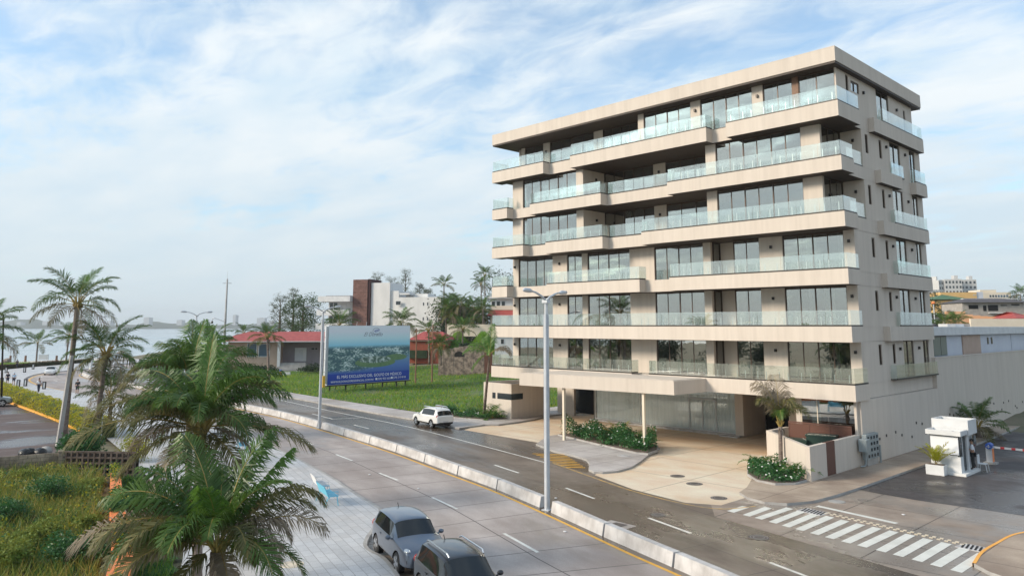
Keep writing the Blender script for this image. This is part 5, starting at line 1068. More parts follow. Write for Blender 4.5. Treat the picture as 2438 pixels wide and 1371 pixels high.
# foreground palm, wind-worn
h1 = hero(11, [(172,62,.95,55,0),(150,50,.9,70,0),(188,40,1.05,95,4),(178,24,1.25,62,3,dict(hang=1.1)),(200,30,.9,90,4),(120,66,.85,60,0),(95,60,.8,80,0),(60,70,.95,30,2,dict(fold=.8)),(42,60,.9,20,2,dict(fold=.86)),(30,48,1.0,110,4,dict(pw=2.4,fold=.3)),(12,32,.92,85,3,dict(ragged=.25,pw=2)),(2,52,.7,130,3,dict(hang=1)),(335,42,.75,120,3,dict(hang=1)),(310,50,.8,120,4),(285,62,.8,110,0),(255,58,.85,110,0),(232,50,.9,105,4),(215,42,.9,110,0),(320,20,.6,60,4),(265,82,.7,70,2),(110,80,.7,60,0),(195,10,.7,60,3,dict(hang=1.2)),(350,12,.55,60,3,dict(hang=1.2)),(165,5,.6,50,3,dict(hang=1.2)),(140,72,1.05,45,0),(75,76,1.05,50,0),(185,55,1.1,85,0),(300,-15,.6,45,3,dict(hang=1.3)),(240,-20,.6,45,4,dict(hang=1.3)),(20,-15,.6,45,4,dict(hang=1.3))], 3.15, extra=9)
D1 = 21; palm('nearest coconut palm at the lower left with ragged greying fronds', (*atD(528,1300,D1)[:2], 0.0), atD(520,1300,D1), 3.5, h1, tr=(.24,.20), lb=0.8)
h2 = hero(12, [(128,74,.95,135,0,dict(pw=2.2,curl=25)),(158,52,1.0,120,0,dict(pw=1.9)),(168,34,.95,112,0,dict(pw=1.8)),(186,38,1.25,90,4),(198,18,1.25,62,4,dict(hang=.9)),(62,74,.95,145,2,dict(pw=2.4,curl=-25)),(40,48,1.0,80,0),(22,26,.85,120,0,dict(pw=1.6)),(6,6,1.15,45,4,dict(hang=.9)),(95,84,1.0,30,2,dict(fold=.4)),(80,78,.95,60,0),(110,64,.9,70,0),(250,66,.8,110,0),(290,60,.8,120,0),(222,52,.85,115,4),(325,40,.8,110,4),(175,4,.8,60,3,dict(hang=1.1)),(350,-5,.6,50,3,dict(hang=1.1)),(205,62,.85,120,0),(20,62,.85,115,0),(300,-20,.8,45,4,dict(hang=1.2)),(250,-25,.8,45,3,dict(hang=1.2)),(210,-15,.85,45,4,dict(hang=1.2)),(330,-20,.8,40,4,dict(hang=1.2)),(280,10,.85,70,4),(160,64,1.05,75,0),(30,66,1.0,80,0)], 3.35, extra=10)
D2 = 27; palm('bright green coconut palm with curling fronds behind the nearest palm', (*atD(472,1330,D2)[:2], 0.0), atD(478,1020,D2), 3.5, h2, tr=(.17,.15), lb=1.1)
h3 = hero(13, [(150,60,1.0,70,0),(170,40,1.05,85,0),(185,22,1.05,80,4),(110,78,1.0,40,2,dict(fold=.35)),(85,82,.95,35,2,dict(fold=.3)),(60,70,.95,70,0),(35,52,1.05,80,0),(15,34,1.1,80,0),(0,12,1.05,65,4),(230,60,.9,110,0),(270,66,.9,110,0),(310,56,.9,110,0),(130,50,.9,80,0),(340,38,.95,95,4),(205,42,.95,100,4),(190,-5,.8,50,3),(350,-8,.7,45,3),(250,-15,.8,45,4),(300,-20,.8,45,4)], 3.2, extra=9)
D3 = 37; palm('coconut palm with an upright green spear just behind the curling one', (*atD(455,1100,D3)[:2], 0.0), atD(452,905,D3), 3.5, h3, tr=(.17,.14))
for o in CR: o.hide_render = False
px_palm('dark palm crown left of the grey lamp, behind the foreground palms', (489,930), 60, (500,815), 1.9, 1)
px_palm('tallest leaning coconut palm at the left, crown high against the sky', (150,1056), 58.5, (185,718), 3.5, 0, tr=(.23,.16), nuts=5, lb=1.3, rz=.4, dd=1)
px_palm('middle coconut palm with brown nuts beside the tall leaning one', (226,1046), 60, (253,836), 3.5, 2, tr=(.20,.15), nuts=6, lb=1.3, rz=2.0)
px_palm('short young palm with a dry hanging frond before the plaza', (262,1040), 61, (264,938), 2.5, 1, tr=(.14,.12), rz=1.2)
px_palm('palm cut by the left picture edge with long drooping fronds', (-14,1040), 46, (-38,786), 2.5, 0, tr=(.15,.12), rz=0.3)
px_palm('lone small palm on the shore lawn against the sea', (86,865), 190, (90,815), 4.6, 3, tr=(.22,.16), rz=.5)
px_palm('shore palm half hidden by the tall trunk', (157,862), 175, (164,797), 3.9, 1, tr=(.2,.15))
px_palm('palm in front of the red-roofed house window', (640,905), 108, (637,800), 2.7, 0, tr=(.18,.14), rz=1)
px_palm('far palm crown just above the red roof', (580,830), 175, (580,792), 2.6, 1, tr=(.16,.14))
px_palm('palm crown over the left top corner of the billboard', (808,860), 138, (808,772), 3.6, 1, tr=(.2,.15), rz=.8)
px_palm('palm crown over the right top corner of the billboard', (957,860), 138, (956,768), 3.8, 0, tr=(.2,.15), rz=2)
px_palm('slim palm by the brown gate pillars right of the billboard', (1022,866), 122, (1020,785), 2.4, 3, tr=(.15,.12))
px_palm('drooping palm before the left end of the rubble stone wall', (1050,868), 119, (1048,822), 2.6, 2, tr=(.15,.12))
px_palm('palm standing above the rubble stone wall on the green bank', (1101,826), 140, (1102,782), 2.9, 1, tr=(.16,.12))
px_palm('tall far palm against the sky right of the white block', (1057,770), 185, (1057,676), 3.4, 3, tr=(.17,.13), rz=.6)
px_palm('tallest far palm beside the left edge of the beige block', (1155,775), 190, (1154,654), 3.0, 1, tr=(.17,.12))
px_palm('tall far palm just left and lower than the tallest one', (1148,775), 184, (1145,676), 2.8, 0, tr=(.17,.12))
rg = random.Random(8)
for k, (x, y) in enumerate([(1062,722),(1078,735),(1096,712),(1112,728),(1126,716),(1140,738),(1087,752),(1118,752),(1150,722),(1072,708)]):
    px_palm('dark palm in the dense grove behind the stone wall, '+['far left','left, lower','upper middle','centre','upper right','right, lower','low left','low middle','far right','top left'][k]+' one', (x,790), 172+rg.uniform(-8,14), (x,y+12), 3.3, (2,0,2,1,0,2,2,0,1,2)[k], tr=(.16,.13), group='palms of the dark grove', rz=rg.uniform(0,6), lb=0)
# palm by the lodge, yellowing
hb = hero(14, [(78,80,1.0,18,2,dict(fold=.2)),(150,50,.85,80,2),(185,30,.9,75,2),(20,48,.9,120,3,dict(pw=1.2)),(0,35,.8,120,3),(110,65,.8,60,2),(190,-30,.8,40,2,dict(hang=1)),(265,40,.7,110,2)], 2.6, 40, .06)
palm('thin palm with yellowing fronds before the lodge wall', (-35.4,1.1,0.1), atD(1166,842,67.0), 2.6, hb, tr=(.15,.09), lb=.5)
hc = hero(15, [(128,74,1.0,100,3,dict(pw=3)),(100,84,1.0,170,3,dict(pw=2.6)),(60,72,.95,120,3,dict(pw=3)),(280,80,.9,160,4,dict(pw=2.4)),(200,78,.9,150,4,dict(pw=2.4)),(250,70,.8,140,0),(320,76,.8,150,4),(30,80,.9,160,4),(150,82,1.1,120,3,dict(pw=3.2)),(85,86,1.15,90,3,dict(pw=3.5))], 2.9, 44, .05)
palm('drooping bundled palm in the corner flower bed', (-3.1,-3.9,0.2), (-3.05,-3.85,2.75), 2.4, hc, tr=(.13,.12), lb=.6)
palm('bushy short palm on the side street pavement against the long wall', (1.1,19.7,0.13), (1.1,19.7,1.1), 2.7, CR[0], tr=(.2,.17), rz=.9)
px_palm('bushy palm behind the low roof at the right, left clump', (2253,800), 115, (2250,772), 2.4, 1, tr=(.12,.1), lb=0, group='palms right of the block')
px_palm('bushy palm behind the low roof at the right, right clump', (2272,800), 118, (2276,768), 2.6, 0, tr=(.12,.1), lb=0, group='palms right of the block')
px_palm('distant palm against the sky at the right picture edge', (2430,720), 210, (2429,699), 3.0, 1, tr=(.15,.12), lb=0, group='palms right of the block')
for o in CR: bpy.data.objects.remove(o)
# small feathery palms and spiky plants in the beds
sp0 = None
def small_palm(label, loc, L, n, seed, m, el=(80,25), dr=(40,90), name='small_palm', cat='palm', group='small palms in the beds', N=16, ll=.26, lw=.05):
    t = thing(name, label, cat, loc, group); rng = random.Random(seed); mb = MB()
    for k in range(n):
        u = (k+.5)/n; frond(mb, (0,0,0), k*2.4+seed, R(el[0]+(el[1]-el[0])*u), L*rng.uniform(.8,1.1), R(rng.uniform(*dr)), N, ll, lw, 0, .3, .4, rng, 0, 1)
    o = mb.build('foliage', [m, M['stalk']], None); o.parent = t; return t
small_palm('feathery palm in the white box before the booth', (3.7,1.8,0.58), 1.45, 13, 3, M['hedge'], (86,45), (25,70), group='small palms in the beds')
small_palm('small arching palm at the left end of the corner bed', (-4.2,-4.6,0.2), 1.5, 8, 4, M['frondlite'], (70,30), (70,110))
small_palm('small arching palm at the right end of the corner bed', (-1.1,-5.7,0.2), 1.6, 7, 5, M['frondlite'], (75,40), (60,100))
small_palm('dark feathery palm at the left of the island bed', (-19.6,-1.5,0.15), 1.5, 10, 6, M['leaf'], (80,20))
small_palm('yellowish feathery palm in the middle of the island bed', (-17.2,-1.6,0.15), 1.9, 10, 7, M['hedge'], (80,20))
small_palm('wide arching palm in the middle front of the island bed', (-15.9,-3.0,0.15), 1.9, 11, 8, M['leaf'], (70,10))
small_palm('grey green spiky palm at the right of the island bed', (-13.8,-2.9,0.15), 1.5, 12, 9, M['frond'], (75,15))
small_palm('big arching plant at the foot of the lodge corner', (-33.6,0.6,0.15), 1.9, 13, 10, M['frondlite'], (82,15), (60,110), N=14, ll=.3, lw=.09)
small_palm('low arching plant left of the lodge palm', (-36.4,0.3,0.15), 1.5, 9, 12, M['leaf'], (75,25))
small_palm('small palm half hidden behind the lodge palm trunk', (-35.9,1.2,0.15), 2.0, 6, 13, M['frondlite'], (80,40))
def blob_pts(n, c, r, rng, shell=0.6):
    R_ = np.random.default_rng(rng.randrange(1 << 30)); d = R_.normal(size=(n,3)); d /= np.linalg.norm(d, axis=1, keepdims=True); d[:,2] = np.where(d[:,2] < -0.3, -d[:,2], d[:,2])
    rad = shell + (1-shell)*R_.random((n,1)); lump = 1+0.22*np.sin(d[:,:1]*5+R_.random()*6)*np.cos(d[:,1:2]*4+R_.random()*6); return np.array(c) + d*rad*lump*np.array(r)
def bush(label, c, r, m, n=900, size=.14, name='bush', cat='bush', group=None, seed=1, flowers=0, stem=True, miset=None):
    rng = random.Random(seed); t = thing(name, label, cat, (c[0],c[1],c[2]), group); mb = MB()
    for k in range(7):
        a = rng.uniform(0,6.28); q = rng.uniform(.2,.62); cc = (c[0]+r[0]*q*math.cos(a), c[1]+r[1]*q*math.sin(a), c[2]+r[2]*rng.uniform(.35,.7)); leaves(mb, blob_pts(n//7, cc, (r[0]*.5,r[1]*.5,r[2]*.5), rng, .5), size, rng)
    leaves(mb, blob_pts(n//2, (c[0],c[1],c[2]+r[2]*.3), (r[0]*.85,r[1]*.85,r[2]*.7), rng, .3), size, rng)
    mb.build('foliage', m, t)
    if stem:
        b = MB()
        for k in range(4): a = k*1.6; b.tube([(c[0],c[1],c[2]-.05),(c[0]+r[0]*.4*math.cos(a),c[1]+r[1]*.4*math.sin(a),c[2]+r[2]*.8)],[.05,.015],5)
        b.build('stem', M['barkdark'], t)
    return t
def flower_bed(label, poly, h, z, seed, nl, nf, kerb=True):
    """planted bed: kerb, soil, shrub foliage and white flowers"""
    rng = random.Random(seed); R_ = np.random.default_rng(seed); xs = [p[0] for p in poly]; ys = [p[1] for p in poly]; t = thing('flower_bed', label, 'flower bed', (sum(xs)/len(xs),sum(ys)/len(ys),z))
    b = MB(); b.prism(poly, z-.05, z+.10); b.build('kerb', M['kerb'], t); b = MB(); cx, cy = sum(xs)/len(xs), sum(ys)/len(ys); inn = [(cx+(p[0]-cx)*.97, cy+(p[1]-cy)*.97) for p in poly]; b.prism(inn, z+.09, z+.13); b.build('soil', M['soil'], t)
    def inside(x, y, P):
        c = False
        for i in range(len(P)):
            a, q = P[i], P[i-1]
            if (a[1] > y) != (q[1] > y) and x < (q[0]-a[0])*(y-a[1])/(q[1]-a[1])+a[0]: c = not c
        return c
    pts = []
    while len(pts) < nl:
        x, y = rng.uniform(min(xs),max(xs)), rng.uniform(min(ys),max(ys))
        if inside(x, y, inn):
            hh = h*(.55+.45*math.sin(x*2.3+seed)*math.cos(y*1.9+seed*2)); pts.append((x, y, z+.1+max(.1,hh)*rng.random()**.55))
    mb = MB(); leaves(mb, np.array(pts), .17, rng, 0, .35, .5); mb.build('foliage', M['leaf'], t)
    fm = MB(); k = 0
    while k < nf:
        x, y = rng.uniform(min(xs),max(xs)), rng.uniform(min(ys),max(ys))
        if inside(x, y, inn): hh = h*(.55+.45*math.sin(x*2.3+seed)*math.cos(y*1.9+seed*2)); fm.ball((x,y,z+.12+max(.1,hh)*rng.uniform(.75,1.05)),.055,.055,.035,0,6,4); k += 1
    o = fm.build('white_flowers', M['flower'], t); o['kind'] = 'stuff'; return t
flower_bed('long bed of dark green shrubs with white flowers on the traffic island', [(-22.2,-2.9),(-16.8,-4.45),(-12.6,-5.5),(-11.8,-5.3),(-12.2,-3.6),(-13.4,-1.9),(-18,-1.2),(-21.9,-1.4)], 1.5, 0.12, 4, 7800, 70)
flower_bed('round bed of dark green shrubs with white flowers at the street corner', [(-4.6,-3.1),(-4.6,-5.2),(-3.6,-7.0),(-2.3,-8.3),(-1.1,-8.5),(-0.4,-7.6),(-0.35,-6.3),(-2.2,-4.6),(-4.0,-2.6)], .75, 0.13, 7, 3000, 45)
flower_bed('small weedy bed at the foot of the lodge', [(-37.2,-1.4),(-33.4,-0.6),(-32.6,0.6),(-32.7,1.7),(-36.6,1.7),(-38.2,0.6)], .7, 0.10, 9, 1600, 8)
bush('rounded blue green shrub beside the earth heap', (-38.3,-0.6,0.0), (1.2,1.0,1.1), M['leaf'], 900, .16, seed=3)
t = thing('earth_heap', 'heap of brown soil and rubble by the lawn edge', 'soil heap', (-41,0.4,0)); mb = MB(); rng = random.Random(4)
gx = [[(-43.6+i*.4, -1.3+j*.4) for j in range(10)] for i in range(13)]
hz_ = lambda x, y: .85*math.exp(-(((x+41.0)/1.5)**2+((y-.5)/1.0)**2))*(1+.35*math.sin(x*6)*math.cos(y*7))+0.0
for i in range(12):
    for j in range(9): mb.face([(*gx[a][b_],hz_(*gx[a][b_])-.02+gh(*gx[a][b_])) for a, b_ in ((i,j),(i+1,j),(i+1,j+1),(i,j+1))])
for k in range(30): x, y = rng.uniform(-43,-39), rng.uniform(-.8,2); mb.obox((x,y,hz_(x,y)+.03),.14,.12,.10,rng.random()*3)
mb.build('soil', M['soil'], t)
def inpoly(x, y, P):
    c = False
    for i in range(len(P)):
        a, q = P[i], P[i-1]
        if (a[1] > y) != (q[1] > y) and x < (q[0]-a[0])*(y-a[1])/(q[1]-a[1])+a[0]: c = not c
    return c
def turf(name, poly, step, zf, m, nb, bh, bw, bm, seed, miset=None, lean=.4):
    """ground sheet following the terrain plus grass blades as one countless mass"""
    xs = [p[0] for p in poly]; ys = [p[1] for p in poly]; mb = MB(); x = min(xs)
    while x < max(xs):
        y = min(ys)
        while y < max(ys):
            if inpoly(x+step/2, y+step/2, poly): mb.face([(x,y,zf(x,y)),(x+step,y,zf(x+step,y)),(x+step,y+step,zf(x+step,y+step)),(x,y+step,zf(x,y+step))])
            y += step
        x += step
    struct(mb.build(name, m, smooth=True)); R_ = np.random.default_rng(seed); P = []
    while len(P) < nb:
        X = R_.uniform(min(xs),max(xs),4000); Y = R_.uniform(min(ys),max(ys),4000)
        P += [(a, b, zf(a,b)-.01) for a, b in zip(X, Y) if inpoly(a, b, poly) and (name != 'lawn' or math.sin(a*.23+1.7)*math.cos(b*.31+.4)+.5*math.sin(a*.71+b*.53)+R_.uniform(-.5,.5) < .95)]
    g = MB(); blades(g, P[:nb], bh, bw, random.Random(seed), 0, lean, miset); return tag(g.build('grass', bm), None, None, None, 'stuff')
h_ = lambda *p: tuple(hit(*p)[:2])
lot = [(-34.6,-1.3),(-43.1,-0.8),(-53.5,-0.2),(-67.6,0.7),(-84.8,2.3),(-108,6.1),(-119,10.5)] + [h_(598,893),h_(700,889),h_(790,884),h_(985,872),h_(1060,869),h_(1160,871)] + [(-40,60),(-36.6,40),(-36.6,3)]
lm = mat('lawn_base', (0.055,0.12,0.022), (0.17,0.16,0.075), 0.16, 0.95, 0.5, 2.5, lo=.42, hi=0.68)
turf('lawn', lot, 1.2, lambda x, y: gh(x,y)+.0+.06*math.sin(x*.9)*math.cos(y*.7)+.02, lm, 65000, .32, .06, [M['grass'], mat('dark_grass_blade', (0.025,0.075,0.014), (0.05,0.12,0.02), .2, .7), M['hedge']], 5, [0,0,0,0,0,1,2])
yard = [(-119,10.5),(-110,6.6),h_(598,893),h_(700,889),h_(760,888),h_(760,868),h_(640,868),h_(560,866),(-150,16)]
turf('lawn', [h_(560,897),h_(640,893),h_(760,886),h_(770,866),h_(640,862),h_(540,868)], 1.6, lambda x, y: gh(x,y)-.02, lm, 7000, .2, .09, [M['grass']], 6)
turf('lawn', [(-192,-60),(-172,-30),(-174,-4),(-183,7),(-187,12),(-193,2),(-194,-14)], 2.5, lambda x, y: .03, lm, 7000, .3, .15, [M['grass']], 7)
# scrub below the block wall, grass strip under the palms
sz = lambda x, y: -0.05 + .35*sstep(-9,-33,x)*(1+.5*math.sin(x*.8)*math.cos(y*1.1))
scr = [(-33.0,-46),(-32.3,-35.6),(-28.5,-34.0),(-20,-36.4),(-10,-39.3),(-2,-42),(6,-48),(0,-58),(-18,-54)]
turf('scrub_slope', scr, 1.0, sz, mat('scrub_ground', (0.06,0.07,0.025), (0.13,0.11,0.045), .5, .95, .5, 4), 38000, .62, .045, [M['scrub'], M['scrubdry'], M['leaf']], 9, [0,0,0,1,2], .5)
strip = [(-28.4,-33.2),(-19.5,-35.4),(-9.6,-38.3),(-1,-41.5),(8,-46.5),(6.5,-48.5),(-3.8,-41.2),(-2,-40.0),(-8.8,-37.3),(-15.8,-34.9),(-27.8,-32.1)]
turf('lawn', strip, .5, lambda x, y: 0.05, mat('dark_green_lawn_base', (0.025,0.07,0.015), (0.05,0.11,0.02), .5, .95), 9000, .22, .03, [M['leaf'], M['grass']], 10, [0,0,1])  # strip of dark green grass between orange wall and promenade
rng = random.Random(21)
mb = MB(); P = np.array([(x, y, sz(x,y)+rng.uniform(.05,.75)*(.5+.5*abs(math.sin(x*.9)*math.cos(y*1.3)))) for x, y in ((rng.uniform(-32,4), rng.uniform(-56,-34)) for _ in range(52000)) if inpoly(x, y, scr) and math.sin(x*.55+1)*math.cos(y*.7)+rng.uniform(-.5,.5) > 0]); leaves(mb, P, .15, rng, 0, .3, .5, [0,0,0,1,2]); tag(mb.build('ground_cover', [M['scrub'], M['leaf'], M['hedge']]), None, None, None, 'stuff')
for k, (px, py, r, lab) in enumerate([(115,1195,1.5,'dark rounded bush in the scrub below the block wall'),(20,1245,1.2,'dark bush at the left picture edge in the scrub'),(160,1335,1.1,'dark leafy bush at the bottom of the scrub slope'),(255,1330,.9,'leafy dark bush against the orange wall at the bottom'),(60,1310,.8,'small yellowish bush low in the scrub'),(70,1150,.9,'low green bush just below the block wall, left of the dark one'),(215,1175,.8,'green bush between the dark bush and the orange wall'),(110,1290,1.0,'wide low bush in the middle of the scrub'),(10,1350,1.1,'green bush in the bottom left corner'),(215,1260,.7,'small bush beside the orange wall, half way up')]):
    c = at(px, py, .1); bush(lab, (c[0],c[1],.05), (r,r,r*.85), M['leaf'] if k < 4 else M['scrub'], 1700, .12, seed=30+k, group='bushes in the scrub')
bc = at(183,1098,.3); bush('broad light green leafy bush on the car park corner above the block wall', (bc[0]-.4,bc[1]+.5,0.0), (1.9,1.6,2.0), M['leaf'], 2600, .22, seed=41)
oc = at(325,1080,.6); bush('orange and green flowering shrub behind the second palm', (oc[0],oc[1],.0), (1.5,1.2,1.6), M['hedge'], 1500, .12, seed=42)
# orange wall with creeper
t = thing('orange_wall', 'orange painted wall topped with creeper running into the scrub', 'wall', (-16,-37,0)); b = MB()
b.prism([(-3,-41.6),(-10.05,-39.0),(-20,-36.1),(-28.0,-33.7),(-27.9,-33.3),(-19.8,-35.6),(-9.7,-38.4),(-2.6,-41.0)], -.1, .75); b.build('wall', M['orange'], t)
rng = random.Random(6); P = []
ol = smooth_line([(-3,-41.3),(-9.9,-38.7),(-19.9,-35.85),(-28,-33.5)], .05)
for _ in range(5200):
    q = ol[rng.randrange(len(ol))]; gq = math.sin(q[0]*.9)+rng.uniform(-.8,.8)
    if gq > -.1: P.append((q[0]+rng.gauss(0,.16), q[1]+rng.gauss(0,.16), .75+abs(rng.gauss(0,.16))))
mb = MB(); leaves(mb, np.array(P), .12, rng, 0, .3, .5, [0,0,1]); mb.build('creeper', [M['leaf'], M['hedge']], t)
cq = at(283,1203,.9); bush('bright green creeper clump on top of the orange wall', (cq[0],cq[1],.6), (.7,.7,.5), M['leaf'], 700, .16, seed=51, stem=False)
def hedge(label, pts, w, h, m, core, seed, per=220, size=.13, z=0.0):
    L_ = smooth_line(pts, .5); t = thing('hedge', label, 'hedge', (*L_[len(L_)//2], z), 'clipped hedges'); rng = random.Random(seed); b = MB(); T = np.gradient(L_, axis=0); T /= np.linalg.norm(T, axis=1, keepdims=True); Nn = np.stack([-T[:,1],T[:,0]],1)
    poly = [tuple(L_[i]-Nn[i]*w*.42) for i in range(len(L_))] + [tuple(L_[i]+Nn[i]*w*.42) for i in range(len(L_)-1,-1,-1)]
    for i in range(len(L_)-1): b.prism([tuple(L_[i]-Nn[i]*w*.42),tuple(L_[i+1]-Nn[i+1]*w*.42),tuple(L_[i+1]+Nn[i+1]*w*.42),tuple(L_[i]+Nn[i]*w*.42)], z, z+h*.9)
    b.build('hedge_core', core, t); P = []
    for i in range(len(L_)-1):
        for _ in range(int(per*.5)):
            f = rng.random(); c = L_[i]+(L_[i+1]-L_[i])*f; s = rng.choice((-1,1,0)); k = .96+.10*math.sin(c[0]*1.7+c[1])
            if s == 0: o_ = rng.uniform(-.5,.5); P.append((*(c+Nn[i]*o_*w), z+h*k+rng.gauss(0,.05)))
            else: P.append((*(c+Nn[i]*s*w*(.5+rng.gauss(0,.03))), z+h*k*rng.random()))
    mb = MB(); leaves(mb, np.array(P), size, rng, 0, .3, .55); mb.build('foliage', m, t); return t
hc_ = mat('hedge_inside', (0.03,0.045,0.012), rough=.95)
hedge('long yellow green hedge between the car park and the promenade', [(-45.4,-28.9),(-59,-27.85),(-80,-26.95),(-104,-26.0)], 1.5, 1.4, M['hedge'], hc_, 3, 300, .15)
hedge('dark red clipped hedge along the shore lawn', [(-158,-24),(-165,-14.5),(-174,-3.6),(-184,7.6)], 1.4, .9, M['hedgered'], hc_, 4, 120, .2)
# broad trees far off
def tree(label, px, py, D, w, h, m, seed, group='feathery trees beyond the houses', n=2600, clumps=26, size=.5, base=None, cone=0.0):
    """px,py = crown top in the photograph"""
    top = atD(px, py, D); rng = random.Random(seed); gz = base if base is not None else gh(top[0], top[1]); t = thing('broadleaf_tree', label, 'tree', (top[0],top[1],gz), group); H = top[2]-gz
    b = MB(); b.tube([(top[0],top[1],gz-.1),(top[0]+.2,top[1],gz+H*.5),(top[0],top[1],gz+H*.95)],[w*.05,w*.035,.04],7); mb = MB()
    for k in range(clumps):
        u = (k+.5)/clumps; z = gz+H*(1-h/H*.98*(1-u)) if H > h else gz+H*u; rr = w*.5*(1-cone*u)*(1-.55*abs(u-.4))*rng.uniform(.35,1.0); a = k*2.4+rng.uniform(-.4,.4)
        c = (top[0]+rr*math.cos(a), top[1]+rr*math.sin(a), min(z, gz+H-.4)+rng.uniform(-.3,.3)*h*.1)
        b.tube([(top[0],top[1],max(gz+.5,c[2]-h*.14)), c], [.09,.03], 4); r = w*.5*(rng.uniform(.24,.42) if 'feathery' in label else rng.uniform(.42,.62)); leaves(mb, blob_pts(n//clumps, c, (r,r,r*.9), rng, .15), size, rng, 0, -.4 if 'feathery' in label else .2, .16 if 'feathery' in label else .35)
    b.build('trunk', M['barkdark'], t); mb.build('crown', m, t); return t
tree('tall feathery tree left of the white block', 700, 690, 215, 9, 12, M['leafolive'], 61, cone=.6)
tree('lower feathery tree at the far left of the white block', 668, 706, 205, 9, 10, M['leafolive'], 62, cone=.4)
tree('dense green round tree beside the white block', 722, 712, 195, 10, 10, M['treegreen'], 63, n=5200, clumps=20)
tree('feathery tree behind the brown tower, left one', 897, 650, 250, 8, 13, M['leafolive'], 64, cone=.4)
tree('feathery tree behind the white block, second from the tower', 935, 662, 250, 8, 12, M['leafolive'], 65, cone=.4)
tree('tallest feathery tree behind the white block', 966, 645, 245, 9, 13, M['leafolive'], 66, cone=.6)
tree('small feathery tree behind the right end of the white block', 1000, 676, 245, 7, 8, M['leafolive'], 67, cone=.5)
tree('low feathery tree right of the white block', 1018, 690, 240, 6, 6, M['leafolive'], 68, cone=.3)
for k, (x, y, w) in enumerate([(1075,742,14),(1110,738,15),(1142,745,13)]): tree('dark broad tree under the palm grove, '+('left','middle','right')[k]+' one', x, y, 185, w, 8, M['leafdark'], 70+k, 'dark trees under the palm grove', 3000, 24, .7)
tree('dark round tree beside the tall block at the far left balcony', 1205, 660, 230, 16, 14, M['leafdark'], 75, None, 3000, 26, .7)
# trees and palms on the shore side, seen only as dark reflections in the lower windows
for k, (x, y, w, h) in enumerate([(-22,-66,9,6.5),(-32,-70,10,7),(-43,-66,9,6),(-54,-72,11,7.5),(-66,-70,10,6.5),(-80,-76,12,7.5),(-96,-80,12,7)]):
    rng = random.Random(200+k); t = thing('broadleaf_tree', 'dark dense tree on the shore side, '+ORD[k]+' from the viewer', 'tree', (x,y,0), 'dark trees on the shore side'); b = MB(); b.tube([(x,y,-.1),(x+.2,y,h*.7)],[.25,.08],6); b.build('trunk', M['barkdark'], t); mb = MB()
    for q in range(12): a = q*2.4; r = w*.28; leaves(mb, blob_pts(170, (x+w*.33*math.cos(a)*rng.random(), y+w*.33*math.sin(a)*rng.random(), h*(.35+.45*q/12)), (r,r,r*.8), rng, .2), .55, rng)
    mb.build('crown', M['leafdark'], t)
# ------------------------------------------------------------------ houses and far buildings
class Fr:
    """building frame: u runs to picture right, v away from the viewer, turned by rot; U()/Z() read widths and heights off the photograph"""
    def __init__(s, name, label, cat, px, D, rot=0.0, group=None, z0=None):
        s.px, s.D = px, D; s.O = atD(px, 776, D); a = YAW+rot; s.a = a; s.u = np.array((math.cos(a), math.sin(a))); s.v = np.array((-math.sin(a), math.cos(a)))
        s.t = thing(name, label, cat, (s.O[0], s.O[1], gh(s.O[0], s.O[1]) if z0 is None else z0), group); s.k = 1/max(.3, math.cos(rot))
    def U(s, x): return (x-s.px)*s.D/F_PX*s.k
    def Z(s, y, dv=0.0): return 8.63-(y-776)*(s.D+dv)/F_PX
    def P(s, u, v, z): q = s.O[:2]+s.u*u+s.v*v; return (q[0], q[1], z)
    def box(s, mb, u0, u1, v0, v1, z0, z1, mi=0): mb.prism([s.P(u0,v0,0)[:2], s.P(u1,v0,0)[:2], s.P(u1,v1,0)[:2], s.P(u0,v1,0)[:2]], z0, z1, mi)
    def pxbox(s, name, m, x0, x1, y0, y1, v0, v1, parent=None):
        b = MB(); s.box(b, s.U(x0), s.U(x1), v0, v1, s.Z(y1), s.Z(y0)); return b.build(name, m, parent or s.t)
    def hip(s, name, m, u0, u1, v0, v1, z0, z1, inset, parent=None, ridge=.5):
        b = MB(); vm = v0+(v1-v0)*ridge; A = [s.P(u0,v0,z0),s.P(u1,v0,z0),s.P(u1,v1,z0),s.P(u0,v1,z0)]; r0, r1 = s.P(u0+inset,vm,z1), s.P(u1-inset,vm,z1)
        b.face([A[0],A[1],r1,r0]); b.face([A[1],A[2],r1]); b.face([A[2],A[3],r0,r1]); b.face([A[3],A[0],r0]); b.face(A[::-1])
        return b.build(name, m, parent or s.t)
    def win(s, x0, x1, y0, y1, v=-0.06, fm=None, pm=None, parent=None):
        b = MB(); u0, u1, z0, z1 = s.U(x0), s.U(x1), s.Z(y1), s.Z(y0); e = max(.06, (u1-u0)*.06); s.box(b,u0,u1,v,v+.05,z0,z0+e); s.box(b,u0,u1,v,v+.05,z1-e,z1); s.box(b,u0,u0+e,v,v+.05,z0+e,z1-e); s.box(b,u1-e,u1,v,v+.05,z0+e,z1-e)
        f = b.build('window', fm or M['white'], parent or s.t); b = MB(); s.box(b,u0+e,u1-e,v+.02,v+.045,z0+e,z1-e); b.build('pane', pm or M['winpane'], f); return f
